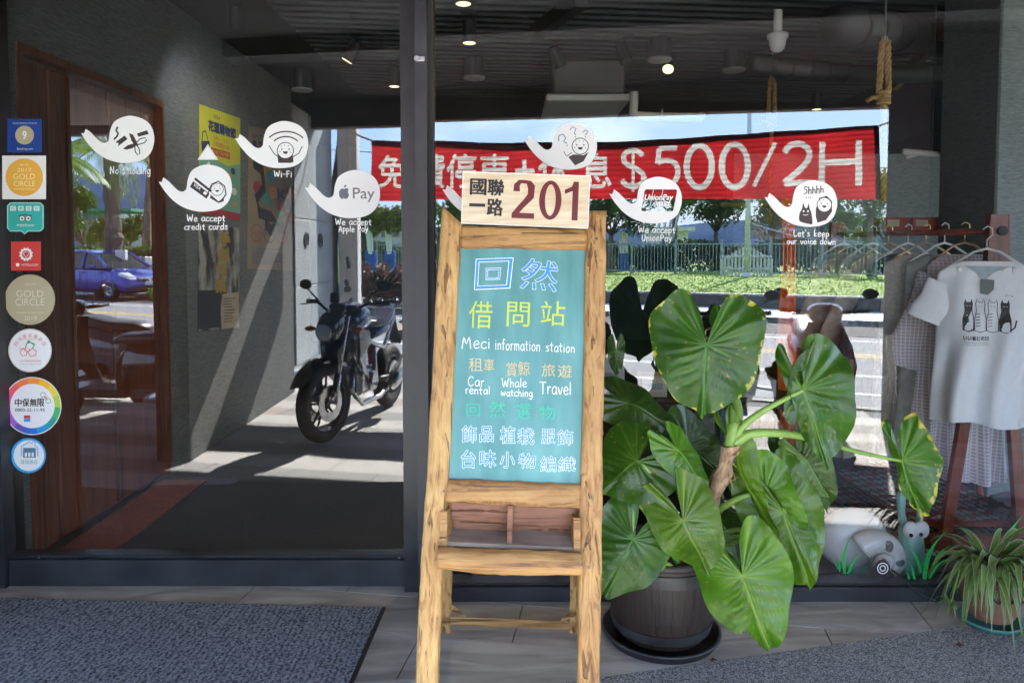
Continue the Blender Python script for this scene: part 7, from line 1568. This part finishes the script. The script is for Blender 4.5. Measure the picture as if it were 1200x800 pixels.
for k in range(4):
    t = thing('red_box', ['red snack box, first from the left on the dark ledge','red snack box, second from the left on the dark ledge','red snack box, third from the left on the dark ledge','red snack box, last on the right of the dark ledge'][k], 'box', (2.56+k*.19,5.02,1.611)); mb = MB(); mb.bbox((2.48+k*.19,4.96,1.612),(2.65+k*.19,5.12,1.70),.003); obj('carton', mb, K['red_box'], t); mb = MB(); mb.box((2.50+k*.19,4.957,1.64),(2.58+k*.19,4.9595,1.685)); obj('label', mb, K['cream'], t)
t = thing('bent_pipe', 'pale curved pipe hanging in the dark at upper right', 'pipe', at(1090,180,5)); mb = MB(); mb.tube([at(1058,178,5),at(1075,179,5),at(1100,182,5),at(1125,188,5),at(1131,192,5)], .022, 8); mb.tube([at(1062,185,5),at(1072,182,5),at(1080,179,5)], .012, 8); obj('pipe', mb, K['plaster'], t, smooth=True)
for px in (1092, 1107, 1127): mb = MB(); mb.tube([at(px,184,5), Vector((at(px,184,5).x, 5, 3.12))], .004, 5); obj('cable', mb, K['steel'], t)

# second row of clothes deeper in the shop, centre right
row = [(872,412,545,'denim','washed denim dress glimpsed between the big leaves',.16,.22),(900,405,548,'brown','walnut-brown long garment beside the denim dress',.13,.16),(927,395,560,'orange','vivid orange long garment hanging in the shop centre',.10,.115),(950,440,560,'brown','brown gauzy garment right of the orange one',.13,.16),(985,400,560,'black','black dress deeper in the shop behind the leaf',.15,.2),(850,430,560,'black','black garment left of the denim dress',.12,.17),(836,440,540,'grey','pale grey striped garment half hidden by the tall stalk',.10,.12)]
r2k = thing('clothes_rail', 'dark pipe clothes rail deeper inside, behind the big leaf', 'clothes rail', (1.75,4.6,0)); zz = at(900,372,4.6).z; mb = MB(); mb.tube([(1.15,4.6,zz),(2.15,4.6,zz)], .012, 8); obj('rail', mb, K['rubber'], r2k)
for x in (1.15,2.15): mb = MB(); mb.tube([(x,4.6,zz),(x,4.6,0)], .014, 8); obj('leg', mb, K['rubber'], r2k)
for i, (px, y0, y1, f, lb, sw_, hm_) in enumerate(row):
    p = at(px, 372, 4.6); b = at(px, y1, 4.6); garment((p.x, 4.6+.02*(i % 2), zz+.02), 20 if f != 'orange' else 5, f, lb, (zz-b.z)-.12, sw=sw_, hem=hm_, th=.08, sleeve=0, seed=30+i, hanger='wire', group='garments on the deeper clothes rail')
dr_ = thing('orange_drape', 'long narrow orange drape hanging from the ceiling behind the glass', 'drape', at(930, 300, 4.35))
mb = MB(); 
def drp(u, v): px = 921+10*v+(u-.5)*(12+28*v**1.5)+(2.5*math.sin(v*9)); p = at(px, 232+330*v, 4.35); return p+Vector((0,.02*math.sin(u*12+v*3),0))
mb.grid(drp, 16, 50); mb.grid(lambda u, v: drp(u, v)+Vector((0,.004,0)), 16, 50); obj('cloth', mb, FAB['orange'], dr_, smooth=True)
# shawl with fringe, purple card, table
t = thing('fringed_shawl', 'white lace shawl with long fringe hanging at the left end of the rail', 'shawl', at(1040, 400, 3.95)); mb = MB(); mb.grid(lambda u, v: at(1030+18*u+4*v, 392+48*v, 3.80)+Vector((0,.02*math.sin(u*14),.012*math.sin(u*9))), 18, 14); obj('cloth', mb, FAB['lace'], t, smooth=True)
for i in range(16): a = at(1034+i*1.15, 438+3*math.sin(i), 3.80); mb = MB(); mb.tube([a, a+Vector((.008*math.sin(i*2),.004,-.06)), a+Vector((.012*math.sin(i*3),0,-.11-.03*math.sin(i)))], [.003,.0025,.001], 4); obj('fringe', mb, FAB['lace'], t)
tb_ = thing('display_table', 'dark wooden display table behind the plant, low in the window', 'table', (.95,4.3,0)); mb = MB(); mb.bbox((.35,4.0,.62),(1.75,4.6,.66),.006); obj('top', mb, K['stave'], tb_)
for x in (.42,1.68):
    for y in (4.06,4.54): mb = MB(); mb.box((x-.03,y-.03,0),(x+.03,y+.03,.619)); obj('leg', mb, K['stave'], tb_)
for k, (x, w_, h_, mm, lb) in enumerate(((.55,.16,.22,'plaster','white card box on the display table, leftmost'),(.80,.14,.12,'cream','cream card box on the display table'),(1.06,.18,.16,'red_box','red card box on the display table'),(1.38,.2,.10,'pale_disc','flat grey box on the display table, rightmost'))):
    t = thing('card_box', lb, 'box', (x,4.2,.661)); mb = MB(); mb.bbox((x-w_/2,4.12,.662),(x+w_/2,4.28,.662+h_),.004); obj('carton', mb, K[mm], t)
    mb = MB(); mb.box((x-w_*.3,4.117,.67+h_*.3),(x+w_*.3,4.1195,.67+h_*.6)); obj('label', mb, K['pale_disc'], t)

# ---- snail sculpture in the window
K['shell'] = mat('cream_grey_shell', (.66,.64,.60), (.76,.74,.70), 4, rough=.35); K['mint_body'] = mat('mint_green_glaze', (.20,.40,.34), (.27,.48,.42), 4, rough=.3)
sn = thing('snail_sculpture', 'cream-shelled snail sculpture with mint body and big white eyes, low in the window', 'sculpture', at(1020, 684, 3.31))
cy = 3.31; c0_ = at(1030, 652, cy); mb = MB(); pts = []; rs_ = []
for i in range(90):
    th = i/89*2*math.pi*2.35; g = math.exp(-.19*th); pts.append(c0_+Vector((-.096*g*math.cos(th+.5), -.08*(1-g)-.01, .096*g*math.sin(th+.5)))); rs_.append(.056*g+.004)
mb.tube(pts, rs_, 18); obj('shell', mb, K['shell'], sn, smooth=True)
mb = MB(); mb.ball(c0_+Vector((-.065,.12,.035)), (.16,.09,.15), 26, 16); obj('shell_core', mb, K['shell'], sn, smooth=True)
K['shell_grey'] = flat('grey_shell_patch', (.16,.17,.165), .4)
for th in (1.2, 2.6, 3.9, 5.2, 6.6): 
    g = math.exp(-.19*th); p = c0_+Vector((-.096*g*math.cos(th+.5), -.08*(1-g)-.01-.053*g, .096*g*math.sin(th+.5))); mb = MB(); mb.ball(p, (.030*g+.004,.009,.022*g+.004), 12, 8, rot=Matrix.Rotation(th, 3, 'Y')); obj('shell_patch', mb, K['shell_grey'], sn, smooth=True)
mb = MB(); mb.tube([at(985,672,cy+.12),at(1000,676,cy+.08),at(1040,672,cy+.02),at(1064,668,cy),at(1068,655,cy-.01),at(1068,632,cy-.01),at(1064,615,cy)], [.02,.05,.06,.062,.055,.052,.042], 18); obj('body', mb, K['mint_body'], sn, smooth=True)
mb = MB(); mb.tube([at(1060,618,cy),at(1056,600,cy),at(1056,582,cy),at(1056,576,cy)], [.020,.016,.020,.012], 12); obj('feeler', mb, K['mint_body'], sn, smooth=True); mb = MB(); mb.tube([at(1076,620,cy+.02),at(1078,604,cy+.02),at(1079,590,cy+.02)], [.018,.014,.018], 12); obj('feeler', mb, K['mint_body'], sn, smooth=True)
for k, (px, py) in enumerate(((1067,621),(1080,620))):
    p = at(px, py, cy-.055); mb = MB(); mb.ball(p, (.032,.026,.040), 20, 14); e = obj('eye', mb, WH, sn, smooth=True); q = at(px+(.8 if k == 0 else -.5), py+6, cy-.079); mb = MB(); mb.ball(q, (.009,.006,.009), 12, 8); obj('pupil', mb, K['ink'], e, smooth=True)

# ---- printed grass and little black snail on the right pane
G = glassR; K['leaf_vinyl'] = flat('green_vinyl', (.01,.30,.055), .45)
def blade(b, t, w_, bend): 
    bx, by = b; tx, ty = t; dx, dy = tx-bx, ty-by; L_ = math.hypot(dx, dy); nx, ny = -dy/L_, dx/L_; l, r_ = [], []
    for i in range(9):
        k = i/8; x = bx+dx*k+nx*bend*math.sin(k*math.pi)*L_; y = by+dy*k+ny*bend*math.sin(k*math.pi)*L_; ww = w_*(.35+.65*math.sin(math.pi*min(1, k*1.2+.15)))*(1-k**3)/2 if k < 1 else 0; l.append((x+nx*ww, y+ny*ww)); r_.append((x-nx*ww, y-ny*ww))
    return l+r_[::-1][1:]
gr = [([((984,670),(979,646),2.2,.06),((982,667),(975,652),2,.05),((990,672),(999,625),4.4,-.10),((993,672),(1018,646),2.6,-.14),((996,670),(1008,651),2,-.1)],'cluster of thin green grass decals in front of the snail shell'),
 ([((1083,680),(1112,619),6.5,-.12),((1094,661),(1117,637),4.5,-.1),((1089,677),(1122,651),3.8,-.14),((1079,671),(1063,637),4,.08),((1072,680),(1063,653),3.4,.05),((1066,679),(1060,666),3,.05)],'cluster of bold green grass decals right of the snail sculpture'),
 ([((1177,645),(1200,602),7,-.08),((1182,660),(1210,640),4,-.1)],'green grass decal at the far right edge of the window')]
for bl, lb in gr:
    base_ = G(*bl[0][0]); o = tag(shape_on(G, [blade(*bl[0])], K['leaf_vinyl'], None, .0006, 'grass_sticker', base=base_), lb, 'sticker', 'green grass window stickers')
    for i, q in enumerate(bl[1:]): shape_on(G, [blade(*q)], K['leaf_vinyl'], o, .0008+.0002*i, 'blade')
o = tag(shape_on(G, [[(v.x,v.y) for v in smooth_loop([Vector((x,y,0)) for x,y in ((1017.5,657),(1020,655),(1021,659),(1024,663),(1030,656),(1037,656.5),(1043,662),(1043,670),(1041,673),(1045,675.5),(1034,675),(1021,673),(1019,667))],3)]], K['ink'], None, .0004, 'small_snail_sticker', base=G(1030,665)), 'little black snail decal with ringed shell, on the glass over the sculpture', 'sticker')
for r_ in (6.6, 3.6): shape_on(G, [circ(1034.5,665.5,r_), circ(1034.5,665.5,r_-1.1)], WH, o, .0007, 'ring')
stroke_on(G, [[(1018.5,656),(1017.5,652)],[(1020.5,655.5),(1021,651.5)]], .7, K['ink'], o, name='feeler')

# ---- spider plant in a terracotta pot
PP = Vector((1.915, 2.90, 0)); sp = thing('spider_plant', 'striped spider plant in a terracotta pot with teal saucer, bottom right', 'potted plant', PP)
K['terracotta'] = mat('weathered_terracotta', (.20,.095,.06), (.33,.17,.11), 7, rough=.8, bump=.3, lo=.3, hi=.7)
mb = MB(); mb.lathe([(.075,.03),(.098,.07),(.112,.13),(.112,.18),(.104,.21),(.112,.222),(.112,.235),(.100,.237),(.096,.20)], PP, 40, caps=False); obj('pot', mb, K['terracotta'], sp, smooth=True)
mb = MB(); mb.lathe([(.085,.002),(.105,.006),(.112,.022),(.108,.024),(.10,.012),(.001,.011)], PP, 40, caps=False); obj('saucer', mb, mat('teal_plastic', (.06,.20,.18)), sp, smooth=True); mb = MB(); mb.lathe([(.10,.205),(.001,.215)], PP, 24, caps=False); obj('soil', mb, K['soil'], sp)
for sx in (-.045, .0, .04): mb = MB(); mb.tube([PP+Vector((sx-.02,-.113,.15)), PP+Vector((sx,-.119,.135)), PP+Vector((sx+.02,-.113,.15))], .004, 5); obj('relief_mark', mb, K['stave'], sp)
m, N, L, B = nodes('striped_leaf'); at_ = N.new('ShaderNodeAttribute'); at_.attribute_name = 'side'; r_ = N.new('ShaderNodeValToRGB'); e = r_.color_ramp.elements; e[0].position = .80; e[0].color = (.10,.20,.04,1); e[1].position = .92; e[1].color = (.46,.50,.27,1)
nn = N.new('ShaderNodeTexNoise'); nn.inputs['Scale'].default_value = 12; mm_ = N.new('ShaderNodeMix'); mm_.data_type = 'RGBA'; mm_.blend_type = 'MULTIPLY'; mm_.inputs[0].default_value = .35; L.new(at_.outputs['Fac'], r_.inputs[0]); L.new(r_.outputs[0], mm_.inputs[6]); L.new(nn.outputs['Fac'], mm_.inputs[7]); L.new(mm_.outputs[2], B.inputs['Base Color']); B.inputs['Roughness'].default_value = .45; K['strap'] = m
rr = random.Random(12)
def strap(o, az, L_, up, droop, w_, tw):
    d = Vector((math.cos(az), math.sin(az), 0)); sd = Vector((-d.y, d.x, 0)); mb = MB(); at0 = []; n = 14
    for i in range(n+1):
        t = i/n; p = o+d*L_*(t*(1-.22*t))+Vector((0,0,up*L_*t-droop*L_*t*t)); p.z = max(p.z, .012+.004*(az % 1)); ww = w_*(.5+.5*math.sin(math.pi*min(1,t*.9+.25)))*(1-t**4)+.0005; s_ = (sd*math.cos(tw*t)+Vector((0,0,1))*math.sin(tw*t))
        for k, q in enumerate((-1,-.55,0,.55,1)): mb.v.append(tuple(p+s_*ww*q+Vector((0,0,-.25*ww*(1-abs(q)))))); at0.append(abs(q))
    for i in range(n):
        for k in range(4): mb.f.append((i*5+k, i*5+k+1, i*5+6+k, i*5+5+k)); mb.m.append(0)
    mb.a = {'side': at0}; obj('leaf', mb, K['strap'], sp, smooth=True)
for i in range(165):
    az = rr.uniform(0, 6.283); 
    if math.sin(az) > .3 and rr.random() < .5: az = -az
    strap(PP+Vector((rr.uniform(-.05,.05), rr.uniform(-.05,.05), .215)), az, rr.uniform(.15,.33), rr.uniform(.6,1.4), rr.uniform(.8,1.7), rr.uniform(.010,.018), rr.uniform(-1,1))
for cx, cyy, cz in ((-.19,-.05,.10),(.02,-.20,.03),(.16,-.16,.06),(.22,-.05,.16)):
    for i in range(11): strap(PP+Vector((cx, cyy, cz)), rr.uniform(0,6.28), rr.uniform(.06,.10), rr.uniform(.4,1.2), rr.uniform(.6,1.6), .0045, 0)
    mb = MB(); mb.tube([PP+Vector((cx*.3,cyy*.3,.22)), PP+Vector((cx*.8,cyy*.8,.24)), PP+Vector((cx,cyy,cz))], .0025, 5); obj('runner', mb, K['petiole'], sp)
t = thing('power_cord', 'short black cord trailing over the window sill near the spider plant', 'cord', at(1070, 700, 3.0)); mb = MB(); mb.tube([(1.64,3.14,.112),(1.66,3.066,.10),(1.69,3.062,.06),(1.73,3.06,.035),(1.79,3.05,.012)], .004, 6); obj('cord', mb, K['rubber'], t, smooth=True)
# small debris on the slabs
K['dry_leaf'] = flat('dry_leaf_scrap', (.10,.03,.015), .8); rr = random.Random(77)
for k, (px, py, lb) in enumerate(((836,775,'tiny dry brown leaf scrap beside the plant saucer'),(1125,757,'dry leaf tip lying at the pebble edge near the pot'))):
    q = floor_pt(px, py); mb = MB(); mb.grid(lambda u, v: Vector((q.x+(u-.5)*.03*math.sin(math.pi*max(.1,v)), q.y+(v-.5)*.02, .006+.006*math.sin(u*3))), 4, 4); tag(obj('leaf_scrap', mb, K['dry_leaf'], base=q), lb, 'dry leaf')
